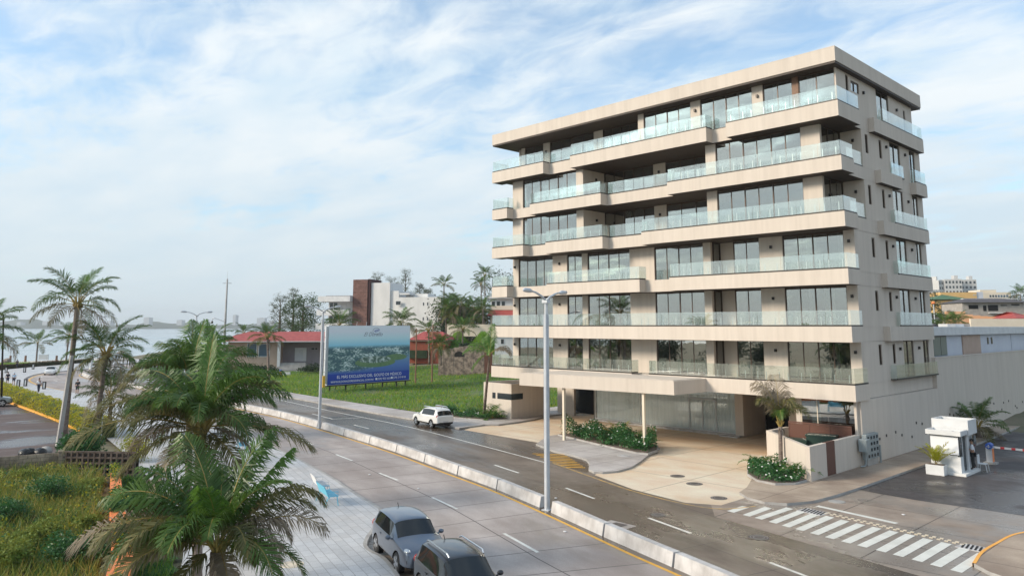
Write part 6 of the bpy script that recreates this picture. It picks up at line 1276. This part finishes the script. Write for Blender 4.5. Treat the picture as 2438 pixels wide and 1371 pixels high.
# red-roofed bungalow left of the billboard
H = Fr('house', 'low beige bungalow with broad red tiled roof, steps and white double door', 'house', 540, 150, 0.12)
g0 = 0.2
b = MB(); H.box(b,H.U(545),H.U(664),0,14,g0,H.Z(812)); b.build('wall', M['tan'], H.t)
b = MB(); H.box(b,H.U(664),H.U(800),3.0,14,g0,H.Z(812)); b.build('porch_wall', M['mauve'], H.t)
H.hip('roof', M['redtile'], H.U(512), H.U(812), -1.6, 17, H.Z(812), H.Z(789,8), 5.0)
b = MB(); H.box(b,H.U(511),H.U(813),-1.7,-1.55,H.Z(813.2),H.Z(811.2)); b.build('eaves_board', M['white'], H.t)
H.win(588,611,816,848,pm=M['bluepane']); H.win(614,640,817,848,pm=M['bluepane'])
b = MB(); H.box(b,H.U(660),H.U(666.5),-1.2,-.6,g0,H.Z(812)); b.build('column', M['white'], H.t)
H.win(730,738,828,833,2.9,M['mauve']); H.win(739,745,828,833,2.9,M['mauve']); H.win(760,768,836,848,2.9)
b = MB(); H.box(b,H.U(692),H.U(719),2.9,2.99,H.Z(860),H.Z(828)); dd = b.build('door', M['white'], H.t); b = MB(); H.box(b,H.U(711),H.U(718),2.87,2.89,H.Z(858),H.Z(832)); b.build('glass_slot', M['offwhite'], dd)
b = MB()
for k in range(7): H.box(b,H.U(664)-.1*k,H.U(724)+.1*k,-.6-.42*k,2.98,g0,H.Z(862)-.30*k)
b.build('steps', M['kerb'], H.t)
b = MB(); H.box(b,H.U(679),H.U(684),-.2,0.1,H.Z(875),H.Z(868)); tag(b.build('bucket', M['yellowline']), 'small yellow tub on the steps of the red-roofed house', 'bucket')
for k, (x, y, w, hh) in enumerate([(585,872,3.2,1.6),(605,874,3,1.5),(625,876,2.6,1.3),(645,874,2.4,1.4),(735,872,2.6,1.3),(752,868,2.8,1.7)]):
    q = atD(x, y, 140 if k < 4 else 142); bush(['dark clipped shrub left end below the red-roofed house window','dark clipped shrub second from the left below the house window','dark clipped shrub in the middle below the house window','dark shrub left of the house steps by the white column','dark shrub right of the house steps','dark shrub behind the billboard edge at the house'][k], (q[0],q[1],0.1), (w,w*.8,hh), M['leafdark'], 500, .3, seed=80+k, group='shrubs at the red-roofed house', stem=False)
# kerb line, barrier plank and cone before the lawn
b = MB(); pa, pb2 = hit(560,897), hit(770,884); w_ = np.array((0,.35,0)); b.face([tuple(pa+np.array((0,0,.06))),tuple(pb2+np.array((0,0,.06))),tuple(pb2+w_+np.array((0,0,.06))),tuple(pa+w_+np.array((0,0,.06)))]); struct(b.build('path', M['concrete']))
q = atD(632,897,140); t = thing('plank_barrier', 'white plank barrier on short posts at the lawn edge', 'barrier', q); b = MB(); b.tube([atD(636,886,140),atD(668,891,139)],.13,6); b.build('plank', M['white'], t)
for x in (633,638): b = MB(); b.box(*(lambda p: (p[0]-.25,p[0]+.25,p[1]-.25,p[1]+.25))(atD(x,897,140)),0.0,1.1); b.build('post', M['concrete'], t)
q = atD(668,894,138); t = thing('road_drum', 'orange and blue drum beside the white plank barrier', 'drum', (q[0],q[1],0)); b = MB(); b.tube([(q[0],q[1],0.0),(q[0],q[1],.6)],.32,10); b.build('base', M['orange'], t); b = MB(); b.tube([(q[0],q[1],.6),(q[0],q[1],.95)],[.3,.2],10); b.build('top', M['signblue'], t)
for k in range(4): p_ = atD(674+5*k,894,138); b = MB(); b.tube([(p_[0],p_[1],0.0),(p_[0],p_[1],.55)],.2,8); tag(b.build('white_post', M['white']), ('white low post next to the orange drum','white low post second from the orange drum','white low post third from the orange drum','white low post farthest from the orange drum')[k], 'post', 'row of white low posts')
# white modern block with the brown tower
H = Fr('modern_house', 'white flat-roofed block with tall brown tiled tower', 'house', 838, 190, -0.25)
z0 = 0.5
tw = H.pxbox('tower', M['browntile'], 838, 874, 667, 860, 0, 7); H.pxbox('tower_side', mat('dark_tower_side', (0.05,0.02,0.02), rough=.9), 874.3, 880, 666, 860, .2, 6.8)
H.pxbox('wall', M['offwhite'], 881, 927, 675, 860, .6, 9); H.pxbox('wall', M['offwhite'], 927.2, 947, 694, 860, 1.0, 10); H.pxbox('wall', M['offwhite'], 947.2, 1051, 709.5, 860, .5, 14); H.pxbox('wall', M['offwhite'], 957, 1010, 701, 709.4, 3, 9); H.pxbox('wall', M['offwhite'], 1051.2, 1062, 773, 860, .8, 9); H.pxbox('roof_box', M['white'], 953, 977, 700, 704, .0, 3)
H.win(944,957,718,728); 
for x in (1008,1018):
    for y in (722,756): H.pxbox('vent', M['winpane'], x, x+2.2, y, y+7, .44, .49)
for x in (990,993,1052.5,1057):
    H.pxbox('vent', M['winpane'], x, x+2, 783, 790, .44, .79)
H.pxbox('balcony', M['white'], 757, 837.5, 706, 719, -1.5, 8); H.pxbox('balcony', M['white'], 756, 837.5, 738.5, 751, -1.8, 1); H.pxbox('balcony', M['white'], 755, 837.5, 770, 784, -1.8, 1)
H.pxbox('wall', M['offwhite'], 768, 837.5, 719.2, 860, 2, 10)
for y0, y1 in ((720,738),(752,769)):
    for k in range(6): H.win(770+11*k,780+11*k,y0,y1,1.94,M['white'],M['offwhite'] if k > 1 else M['winpane'])
H.pxbox('roof_slab', M['darkroof'], 770, 830, 704.5, 705.9, 0, 6)
# red-roofed brick gatehouse right of the billboard
H = Fr('gatehouse', 'brick red gatehouse with red tiled roof right of the billboard', 'house', 978, 150, -0.15)
H.pxbox('wall', mat('brick_red_render', (0.22,0.055,0.03), (0.30,0.08,0.045), 1, .85), 975, 1062, 811, 862, 0, 7); b = MB(); H.box(b,H.U(975),H.U(1064),-.4,7.4,H.Z(811),H.Z(808)); b.build('eaves_board', M['tan'], H.t)
H.hip('roof', M['redtile'], H.U(972), H.U(1068), -.6, 8, H.Z(808), H.Z(789,4), 2.0)
H.pxbox('dark_hedge_base', M['leafdark'], 975, 1020, 832, 850, -.8, -.1)
for k, x in enumerate((990,1029)):
    q = atD(x, 860, 118); tp_ = atD(x+2, 772 if k else 782, 118); t = thing('utility_pole', ('brown wooden pole right beside the billboard','brown wooden pole by the slim palm right of the billboard')[k], 'utility pole', (q[0],q[1],gh(q[0],q[1])), 'brown wooden poles'); b = MB(); b.tube([(q[0],q[1],gh(q[0],q[1])-.1), tuple(tp_)],[.13,.09],7); b.build('pole', M['wood_post'], t); b = MB(); b.obox(tuple(tp_-np.array((0,0,.4))),.9,.09,.09,YAW); b.build('cross_arm', M['wood_post'], t)
# rubble stone wall with an arched niche
H = Fr('stone_wall', 'rubble stone retaining wall with small arched niche behind the lawn', 'wall', 1045, 128, -0.1)
b = MB(); zb_ = gh(H.O[0],H.O[1])-1.2; n = 10
for k in range(n):
    x0, x1 = 1045+118*k/n, 1045+118*(k+1)/n; H.box(b,H.U(x0),H.U(x1)-.001,.0+.03*(k%2),1.2,zb_,H.Z(832-9*sstep(0,5,k)+4*sstep(8,10,k)))
b.build('wall', M['stone'], H.t); b = MB(); u_ = H.U(1094); z_ = H.Z(842)
b.face([H.P(u_-.8,-.02,z_-.35),H.P(u_+.8,-.02,z_-.35)]+[H.P(u_+.8*math.cos(a),-.02,z_+.5*math.sin(a)) for a in np.linspace(0,PI,9)]); b.build('niche', M['dark'], H.t)  # the niche is a flat face, its shade put in as near-black colour
b = MB(); H.box(b,H.U(1153),H.U(1172),-.06,.0,zb_,H.Z(837)); b.build('gate', M['brownpanel'], H.t)
H = Fr('stucco_wall', 'long cream wall behind the green bank right of the white block', 'wall', 1064, 165, -0.1); H.pxbox('wall', M['cream'], 1064, 1178, 772, 800, 0, .4)
bank = Fr('bank', None, None, 1064, 150); G2 = MB()
for i in range(12):
    for j in range(6):
        f = lambda a, c: bank.P(bank.U(1066+10*a), -6+3*c, 1.5+ (bank.Z(794)-1.5)*sstep(0,5,c)*(.8+.2*math.sin(a)))
        G2.face([f(i,j),f(i+1,j),f(i+1,j+1),f(i,j+1)])
struct(G2.build('grass_bank', lm, smooth=True)); bpy.data.objects.remove(bank.t)
gP = []; rb = random.Random(5)
for _ in range(6000): a, c = rb.uniform(0,12), rb.uniform(0,6); gP.append(f(a,c))
gb = MB(); blades(gb, np.array(gP), .5, .14, rb, 0, .4); tag(gb.build('grass', [M['grass']]), None, None, None, 'stuff')
b = MB(); hq = Fr('clipped_hedge', 'dark hedge along the top of the rubble stone wall', 'hedge', 1095, 131); leaves(b, np.array([hq.P(hq.U(rb.uniform(1092,1170)), rb.uniform(.5,2), hq.Z(rb.uniform(816,828))) for _ in range(1600)]), .3, rb); b.build('foliage', M['leafdark'], hq.t)
# house with terrace roof half hidden by the tall block
H = Fr('house', 'white terraced house with red tiled roof half hidden behind the tall block', 'house', 1165, 175, -0.1)
H.pxbox('wall', M['cream'], 1168, 1260, 753, 800, 0, 10); H.hip('roof', M['redtile'], H.U(1160), H.U(1262), -.8, 6, H.Z(752), H.Z(738,2), .6)
H.pxbox('upper_wall', M['white'], 1164, 1260, 709, 738, 3, 10); H.pxbox('roof_slab', M['white'], 1158, 1250, 705, 711, 2, 10); H.pxbox('parapet', M['cream'], 1165, 1260, 728, 738, 2.2, 2.9)
for k in range(3): H.win(1166+12*k,1175+12*k,717,729,2.92)
for k in range(4): H.win(1172+12*k,1182+12*k,756,772,-.06,M['white'],M['offwhite'])
H = Fr('house', 'white house with arched terrace seen low beside the tall block, under the palms', 'house', 1172, 150, 0); H.pxbox('wall', M['white'], 1178, 1230, 800, 850, 0, 6); H.pxbox('cornice', M['white'], 1176, 1230, 798, 800, -.3, 6); H.win(1192,1200,806,818)
# --- right of the block: grey flat-roofed neighbour behind the street wall
t = thing('flat_roof_house', 'pale grey flat-roofed neighbouring house behind the street wall', 'house', (-4,24,0)); b = MB()
b.box(-9,-0.9,17.2,40,0,7.9); b.build('wall', M['paleblue'], t); b = MB(); b.box(-9.5,-0.55,16.6,60,7.9,8.55); b.build('roof_slab', M['white'], t); b = MB(); b.box(-0.895,-0.86,17.3,20.6,6.3,7.85); w_ = b.build('window', M['trim'], t); b = MB(); b.box(-0.855,-0.84,17.4,19.0,6.3,7.75); b.box(-0.855,-0.84,19.1,20.5,6.3,7.75); b.build('pane', mat('green_tinted_pane', (0.12,0.17,0.17), rough=.1, spec=.8), w_)
b = MB(); b.box(-0.895,-0.8,24.6,29.6,6.0,7.85); b.build('recess', M['tan'], t); b = MB()
for y in (32.0,33.2): b.box(-0.895,-0.86,y,y+.4,7.0,7.6)
b.build('slot_window', M['winpane'], t); b = MB(); b.box(-9,-0.9,40.2,60,0,7.9); b.build('wall', M['paleblue'], t)
H = Fr('roof_unit', 'white service box on the grey flat roof', 'service box', 2256, 92); H.pxbox('box', M['white'], 2256, 2275, 771, 785, 0, 2); H.pxbox('box', M['lampgrey'], 2275.2, 2296, 771, 781, .1, 2); H.pxbox('duct', M['greyblock'], 2296.2, 2312, 771, 780, .2, 2)
b = MB(); q = atD(2285,785,84); b.ball(tuple(q),.5,.5,.35,0,10,6); tag(b.build('roof_dome', M['white'], smooth=True), 'small white dome on the grey flat roof', 'dome')
H = Fr('cream_wall', 'broad cream wall above the grey flat roof at the right', 'wall', 2312, 100, -.1); H.pxbox('wall', M['cream'], 2312, 2460, 759, 800, 0, .4)
H = Fr('roofed_hut', 'dark tiled low roof beside the bushy palms at the right', 'shed', 2225, 95, 0); H.hip('roof', M['darkroof'], H.U(2222), H.U(2258), 0, 5, H.Z(785), H.Z(770), 1.5); H.pxbox('wall', M['tan'], 2224, 2257, 785, 800, .2, 4.8)
H = Fr('orange_wall', 'salmon orange boundary wall below the unfinished grey house', 'wall', 2255, 125, -.15); H.pxbox('wall', M['salmon'], 2254, 2297, 742, 790, 0, .4); b = MB()
for k in range(10): x0 = 2297+16*k; H.box(b,H.U(x0)+.001,H.U(x0+16),0.02,.4,3,H.Z(749+5*math.sin(k*.45)))
b.build('lower_wall', M['salmon'], H.t)
H = Fr('unfinished_house', 'unfinished grey block house with dark openings and grey roof', 'house', 2295, 150, -.1)
H.pxbox('wall', M['greyblock'], 2295, 2432, 720, 770, 0, 9); H.hip('roof', M['darkroof'], H.U(2291), H.U(2446), -.8, 10, H.Z(721), H.Z(711,4), 3); H.pxbox('fascia', M['white'], 2320, 2446, 710, 711.5, 4, 5)
for x0, x1, y0, y1 in ((2309,2330,727,736),(2352,2374,727,741),(2380,2395,727,729),(2404,2422,725,728),(2341,2348,728,741)): H.pxbox('opening', M['dark'], x0, x1, y0, y1, -.04, .02)  # solid near-black panels on the wall, painted for the shade of the openings
H.pxbox('ledge', M['white'], 2351, 2381, 745, 746.5, -.6, 0)
H = Fr('house', 'red gabled roof house at the right picture edge above the cream wall', 'house', 2424, 118, 0); H.hip('roof', M['redtile'], H.U(2422), H.U(2470), 0, 8, H.Z(758), H.Z(742), 2); H.pxbox('wall', M['ochre'], 2425, 2466, 757, 790, .4, 7)
H = Fr('house', 'yellow house with green tiled roof below the apartment towers', 'house', 2222, 200, -.1); H.pxbox('wall', M['ochre'], 2228, 2292, 716, 745, 0, 9); H.hip('roof', M['greenroof'], H.U(2221), H.U(2310), -1, 10, H.Z(714), H.Z(703,5), 5); H.pxbox('annex', M['cream'], 2252, 2297, 726, 745, -1.6, -.05)
for k in range(4): H.win(2261+10*k,2268+10*k,734,741,-1.68,M['tan'])
H = Fr('house', 'large ochre walled house behind the green roof', 'house', 2245, 250, -.1); H.pxbox('wall', M['ochre'], 2245, 2326, 697, 735, 0, 10); H.pxbox('side_wall', M['paleblue'], 2326.2, 2341, 696, 735, .2, 10)
for k in range(3): H.win(2318+3.0*k,2319.6+3.0*k,702,705)
H = Fr('house', 'cream house with rounded upper storey and a window row on the hill', 'house', 2340, 270, -.1); H.pxbox('wall', M['cream'], 2341, 2409, 697, 730, 0, 10); H.pxbox('upper_wall', M['cream'], 2342, 2378, 691, 696.9, .5, 9)
for k in range(7): H.win(2360+6.2*k,2365+6.2*k,703,709,-.06,M['white'],M['bluepane'] if k > 2 else M['winpane'])
def tower(label, x0, x1, y0, D, rot, cols, floors, seed, y1=735, side=None):
    H = Fr('apartment_tower', label, 'apartment tower', x0, D, rot, 'pale apartment towers on the hill'); u1 = H.U(x1); b = MB(); H.box(b,0,u1,0,14,gh(H.O[0],H.O[1])-1,H.Z(y0)); b.build('wall', M['farwhite'], H.t); b = MB(); H.box(b,u1*.7,u1*.92,4,9,H.Z(y0),H.Z(y0)+2.5); b.build('lift_house', M['farwhite'], H.t); rr = random.Random(seed)
    for f_ in range(floors):
        b = MB()
        for c in range(cols): u = u1*(c+.25)/cols; H.box(b,u,u+u1/cols*.5,-.08,-.01,H.Z(y0)-2.6-3.1*f_,H.Z(y0)-1.1-3.1*f_)
        b.build('window_row', M['winpane'], H.t)
tower('pale apartment tower on the hill, left one of three', 2243, 2256, 668, 480, .3, 2, 9, 1); tower('pale apartment tower on the hill, middle one with grey front', 2257, 2294, 666, 480, -.2, 5, 9, 2); tower('pale apartment tower on the hill, right one of three', 2295, 2329, 667, 490, -.2, 4, 9, 3); tower('low white apartment block in front of the hill towers', 2206, 2243, 691, 330, 0, 4, 4, 4)
for k, (x, y, D, w) in enumerate([(2240,720,170,9),(2216,700,230,8),(2425,706,240,8),(2262,778,108,4)]): tree(('dark green tree before the yellow house at the right','slim dark tree beside the tall block at the right','dark low tree under the distant palm at the right edge','small dark shrub tree behind the white service box')[k], x, y, D, w, (8,10,6,4)[k], M['leafdark'], 90+k, 'green trees on the right hill', 2000, 18, .5)
q = atD(2224,745,140); t = thing('street_lamp', 'thin pole with small lamp before the yellow house at the right', 'street lamp', (q[0],q[1],0)); b = MB(); b.tube([(q[0],q[1],0),(q[0],q[1],atD(2224,722,140)[2])],.09,6); b.build('pole', M['lampgrey'], t); b = MB(); b.ball((q[0],q[1],atD(2224,721,140)[2]),.35,.35,.25); b.build('lamp_head', M['orange'], t)
# --- shore line: railing wall, posts, sign, basket chair, rocks
t = thing('sea_railing', 'long low white railing wall at the water edge beyond the plaza', 'railing', (-195,22,0)); b = MB(); r_ = smooth_line([h_(238,862)+(0,), h_(270,853)+(0,), h_(310,847)+(0,)], 1.0)
for i in range(len(r_)-1): a, c = r_[i], r_[i+1]; b.prism([(a[0],a[1]),(c[0],c[1]),(c[0]-.3,c[1]+.1),(a[0]-.3,a[1]+.1)], 0, 1.1)
b.build('wall', M['white'], t)
for k, (px, lab) in enumerate([(24,'wooden mooring post on the shore, left one'),(60,'wooden mooring post on the shore, second'),(134,'wooden mooring post on the shore, right one')]):
    q = at(px, 861, 0); b = MB(); b.tube([(q[0],q[1],0),(q[0],q[1],1.5)],[.28,.24],7); tag(b.build('wooden_post', M['wood_post']), lab, 'post', 'wooden posts by the water')
q = at(103,861,0); t = thing('sign_board', 'small pale notice board on posts by the water', 'sign', (q[0],q[1],0)); b = MB(); b.obox((q[0],q[1],1.1),2.4,.1,1.2,YAW); b.build('board', M['lampgrey'], t); b = MB()
for s in (-1,1): b.tube([(q[0]+s*1.1*math.cos(YAW),q[1]+s*1.1*math.sin(YAW),0),(q[0]+s*1.1*math.cos(YAW),q[1]+s*1.1*math.sin(YAW),1.8)],.08,5)
b.build('post', M['lampgrey'], t)
for k, (px, py) in enumerate([(14,864),(18,862),(284,845),(289,842)]):
    q = at(px, py, 0); b = MB(); b.ball((q[0],q[1],.3),1.2,.9,.7,0,7,5); tag(b.build('rock', M['stone']), ('brown boulder on the shore at the left edge','second brown boulder on the shore at the left edge','grey boulder at the end of the sea railing','upper grey boulder at the end of the sea railing')[k], 'rock', 'shore boulders')
for k, (px, py) in enumerate([(58,1090),(70,1088),(94,1088),(108,1084)]):
    q = at(px, py, 0); b = MB(); b.ball((q[0],q[1],.28),.55-.08*(k%2),.42,.34,0,9,6); o = b.build('rubbish_bag', M['bag'] if k < 3 else M['kerb'], smooth=True); tag(o, ('black rubbish bag on the car park behind the wall, left one','small black rubbish bag between two others on the car park','black rubbish bag on the car park nearest the leafy bush','grey stone beside the black bags at the leafy bush')[k], 'rubbish bag' if k < 3 else 'rock', 'black bags by the car park wall' if k < 3 else None)
# block wall with a pierced lattice end
t = thing('block_wall', 'weathered concrete block wall with pierced lattice end below the car park', 'wall', (-32,-36,0)); A_, B_, C_ = np.array((-34.6,-48.0)), np.array((-32.2,-35.2)), np.array((-28.8,-32.2))
b = MB(); wallrun(b, A_, B_, .2, 1.25); b.build('wall', M['cmuwall'] if 'cmuwall' in M else M['cmu'], t); b = MB()
for k in range(5): f_ = k/4; q = A_+(B_-A_)*f_; b.obox((q[0]+.02,q[1],.68),.32,.3,1.36,math.atan2(*(B_-A_)[::-1]))
b.build('pier', M['cmu'], t); b = MB(); wallrun(b, A_+np.array((.06,0)), B_+np.array((.06,0)), .3, 1.30); 
b = MB(); n = 13
for i in range(n+1): q = B_+(C_-B_)*i/n; b.obox((q[0],q[1],.68),.10,.18,1.30,math.atan2(*(C_-B_)[::-1]))
for j in range(5): q = (B_+C_)/2; b.obox((q[0],q[1],.06+.31*j),float(np.linalg.norm(C_-B_)),.17,.09,math.atan2(*(C_-B_)[::-1]))
b.build('lattice', M['lattice'], t); b = MB(); q = (B_+C_)/2; b.obox((q[0]-.3,q[1]+.4,.6),4.4,.1,1.1,math.atan2(*(C_-B_)[::-1])); b.build('lattice_backing', M['dark'], t)
q = at(148,1060,0); t = thing('concrete_post', 'pale leaning concrete post in front of the tallest palm trunk', 'post', (q[0],q[1],0)); b = MB(); tq = atD(171,846,57.6); b.tube([(q[0]+.1,q[1]-.3,0), tuple(tq)],[.20,.15],4); b.build('post', M['kerb'], t)
q = at(240,1048,0); t = thing('thin_pole', 'thin grey pole in the hedge beside the middle palm', 'pole', (q[0],q[1],0)); b = MB(); b.tube([(q[0],q[1],0),(q[0],q[1],3.4)],.05,6); b.build('pole', M['lampgrey'], t)
q = at(3,965,0); t = thing('street_lamp', 'dark slim lamp post at the left picture edge', 'street lamp', (q[0],q[1],0)); b = MB(); b.tube([(q[0],q[1],0),atD(8.5,750,75)],[.12,.07],7); b.build('pole', M['trim'], t); b = MB(); b.tube([atD(8.5,750,75),atD(-12,741,75)],.1,6); b.build('arm', M['trim'], t)
# --- far shore across the bay
HIL = MB(); rr = random.Random(12); D = 2900; xs_ = list(range(-260, 1300, 12)); prof = []
for x in xs_:
    hgt = 13+5*math.sin(x*.021)+3*math.sin(x*.07+1)+rr.uniform(-1.5,1.5)
    if x < 140: hgt += 20*math.exp(-((x-55)/55)**2)
    if 330 < x < 640: hgt += 5
    if x > 600: hgt += 10*sstep(600,700,x)
    prof.append(hgt)
for i in range(len(xs_)-1):
    a0, a1 = atD(xs_[i],771,D), atD(xs_[i+1],771,D); b0, b1 = atD(xs_[i],771,D+160), atD(xs_[i+1],771,D+160); c0, c1 = atD(xs_[i],771,D+420), atD(xs_[i+1],771,D+420)
    HIL.face([(a0[0],a0[1],-2),(a1[0],a1[1],-2),(b1[0],b1[1],prof[i+1]),(b0[0],b0[1],prof[i])]); HIL.face([(b0[0],b0[1],prof[i]),(b1[0],b1[1],prof[i+1]),(c1[0],c1[1],-2),(c0[0],c0[1],-2)])
struct(HIL.build('hills', M['hill'], smooth=True))
for k, (x0, x1, y0, y1, lab) in enumerate([(115,129,757,771,'grey slab building on the far shore left of the tall palm'),(341,354,756,772,'hazy block on the far shore right of the middle palm'),(553.5,560,750,774,'slim hazy tower on the far shore right of the mast'),(611,629,757,772,'broad hazy block on the far shore left of the feathery trees'),(100,111,765,771,'low white building on the far shore at the foot of the hill'),(420,432,762,772,'low hazy block on the far shore left of the street lamp'),(255,262,764,772,'small hazy building on the far shore behind the middle palm'),(39,48,767,771,'small white buildings at the foot of the far hill'),(640,652,763,772,'low hazy building on the far shore at the trees')]):
    H = Fr('far_building', lab, 'building', x0, 2880, 0, 'buildings on the far shore', -1.6); H.pxbox('block', M['farwhite'], x0, x1, y0, 774, 0, 30); H.pxbox('roof_box', M['farwhite'], x0+(x1-x0)*.3, x0+(x1-x0)*.6, y0-.8, y0, 5, 20)
# ------------------------------------------------------------------ people
def person(label, loc, rz, top, bottom, pose='walk', h=1.72, shorts=False, hat=None, socks=None, z=0.0, arms=None, phase=1):
    """one skinned body facing +x before rotation, clothing and hair as children"""
    k = h/1.72; t = thing('person', label, 'person', (loc[0],loc[1],z), 'people walking' if pose == 'walk' else None, True, rz)
    st = .17 if pose == 'walk' else .03; s = phase
    J = {}; E_ = []; rad = {}
    def j(n, p, r, par=None): J[n] = Vector(p)*k; rad[n] = r*k; (E_.append((par, n)) if par else None)
    j('pel',(0,0,.95),.135); j('spi',(0.01,0,1.15),.125,'pel'); j('che',(0,0,1.34),.145,'spi'); j('nec',(0.01,0,1.48),.055,'che'); j('hd0',(0.03,0,1.56),.075,'nec'); j('hd1',(0.035,0,1.67),.085,'hd0')
    for sg, nm in ((1,'l'),(-1,'r')):
        f = s*sg*st; j('hip'+nm,(0,sg*.09,.90),.10,'pel'); j('kne'+nm,(f*.75+.03,sg*.10,.50),.062,'hip'+nm); j('ank'+nm,(f*1.35-.04*(f<0),sg*.10,.09+.05*(f<0)),.042,'kne'+nm); j('toe'+nm,(f*1.35+.17,sg*.115,.04),.036,'ank'+nm)
        j('sho'+nm,(0,sg*.19,1.42),.062,'che')
        if arms == 'phone': j('elb'+nm,(.05,sg*.23,1.14),.045,'sho'+nm); j('wri'+nm,(.28,sg*.08,1.22),.032,'elb'+nm); hp = [(.31,sg*.05,1.25)]
        else: j('elb'+nm,(-f*.5-.02,sg*.24,1.14),.045,'sho'+nm); j('wri'+nm,(-f*1.1+.06,sg*.25,.90),.032,'elb'+nm); hp = [(-f*1.2+.08,sg*.25,.84)]
        j('han'+nm, hp[0], .036, 'wri'+nm)
        b = Vector(hp[0]); w = J['wri'+nm]/k; d = (b-w).normalized()
        for q in range(4): o = Vector((0.018*(q-1.5), 0, 0)); j(f'fi{nm}{q}', b+o+d*(.045+.03*(1-abs(q-1.5)/2)), .010, 'han'+nm)
        j('th'+nm, b+Vector((.035,-sg*.02,0))+d*.02, .011, 'han'+nm)
    names = list(J)
    def skin(name, sel, grow, m, lv=1):
        idx = {n: i for i, n in enumerate(sel)}; me = bpy.data.meshes.new(name); me.from_pydata([J[n] for n in sel], [(idx[a], idx[b]) for a, b in E_ if a in idx and b in idx], []); o = bpy.data.objects.new(name, me); COL.objects.link(o)
        md = o.modifiers.new('k','SKIN'); md.use_smooth_shade = True
        for n in sel: v = me.skin_vertices[0].data[idx[n]]; v.radius = ((rad[n]+grow)*(1.25 if n in ('che','spi','pel') else 1),)*2 if False else (rad[n]+grow, rad[n]+grow); v.use_root = (n == sel[0])
        sb = o.modifiers.new('s','SUBSURF'); sb.levels = lv; sb.render_levels = lv
        dg = bpy.context.evaluated_depsgraph_get(); dg.update(); ev = bpy.data.meshes.new_from_object(o.evaluated_get(dg)); bpy.data.objects.remove(o); ev.materials.clear(); ev.materials.append(m); oo = bpy.data.objects.new(name, ev); COL.objects.link(oo); oo.parent = t; return oo
    skin('body', names, 0.0, M['skin'], 2)
    skin('shirt', ['pel','spi','che','shol','shor','elbl','elbr'], .014, top); skin('trousers', ['pel','hipl','hipr','knel','kner'] + ([] if shorts else ['ankl','ankr']), .016, bottom)
    for nm in 'lr': skin('shoe', ['ank'+nm,'toe'+nm], .014, socks or M['black'])
    c = J['hd1']; b = MB(); b.ball((c.x-.02*k,c.y,c.z+.03*k),.105*k,.098*k,.098*k,0,10,8); o = b.build('hair', M['hair'] if hat is None else hat, None, smooth=True); o.parent = t
    b = MB(); b.ball((c.x+.082*k,0,c.z-.02*k),.022*k,.014*k,.022*k,0,6,5)
    o = b.build('nose', M['skin'], None, smooth=True); o.parent = t
    b = MB()
    for sg in (-1,1): b.ball((c.x+.074*k,sg*.032*k,c.z+.012*k),.012*k,.014*k,.009*k,0,6,4)
    o = b.build('eyes', M['hair'], None); o.parent = t
    b = MB(); b.ball((c.x+.078*k,0,c.z-.058*k),.008*k,.026*k,.007*k,0,6,4); o = b.build('mouth', mat('lips', (.25,.09,.07), rough=.6), None); o.parent = t
    for sg in (-1,1): b = MB(); b.ball((c.x,sg*.088*k,c.z),.02*k,.012*k,.03*k,0,6,5); o = b.build('ear', M['skin'], None); o.parent = t
    return t
person('guard in white shirt and black trousers standing at the booth door', (4.98,4.3), R(200), M['whitecloth'], M['black'], 'stand', 1.72, z=0.15, arms='phone')
person('walker in dark shirt and dark shorts on the promenade at the left', (-114.1,-22.2), R(165), M['navy'], M['navy'], 'walk', 1.78, True, z=.13)
person('walker in pale blue shirt and navy shorts beside the dark one', (-112.7,-21.7), R(165), M['bluecloth'], M['navy'], 'walk', 1.76, True, hat=M['bluecloth'], z=.13, phase=-1)
person('person in white shirt and navy trousers walking toward the viewer', (-95.6,-22.3), R(-25), M['whitecloth'], M['navy'], 'walk', 1.78, z=.13)
person('walker in black shirt and shorts by the kerb behind a palm', (-89.5,-19.4), R(165), M['black'], M['navy'], 'walk', 1.78, True, z=.13, phase=-1)
person('person in dark clothes with white sleeve walking beside the red hedge', (-164.2,-11.0), R(150), M['navy'], M['navy'], 'walk', 1.75, z=.13)
person('jogger in pale top and dark shorts beside the sea railing, left of the pair', (-178.5,8.5), R(150), M['whitecloth'], M['navy'], 'walk', 1.72, True, z=.13)
person('jogger in pale blue top beside the sea railing, right of the pair', (-177.5,9.8), R(150), M['bluecloth'], M['navy'], 'walk', 1.74, True, z=.13, phase=-1)
cyc = at(170,893,0)
person('person in black on the roadway beside the tall palm trunk', (cyc[0],cyc[1]), R(165), M['black'], M['black'], 'walk', 1.7, z=.02)
# ------------------------------------------------------------------ air
def haze(density):
    b = MB(); b.box(-5600,3600,-5600,4800,-4.5,95); hm = bpy.data.materials.new('haze_air'); hm.use_nodes = True; N = hm.node_tree.nodes; L = hm.node_tree.links; N.clear(); o = N.new('ShaderNodeOutputMaterial'); v = N.new('ShaderNodeVolumePrincipled'); v.inputs['Color'].default_value = (0.86,0.92,0.98,1); v.inputs['Density'].default_value = density; v.inputs['Anisotropy'].default_value = 0.2; L.new(v.outputs[0], o.inputs['Volume'])
    return tag(b.build('haze', hm), None, None, None, 'stuff')
haze(0.00017)
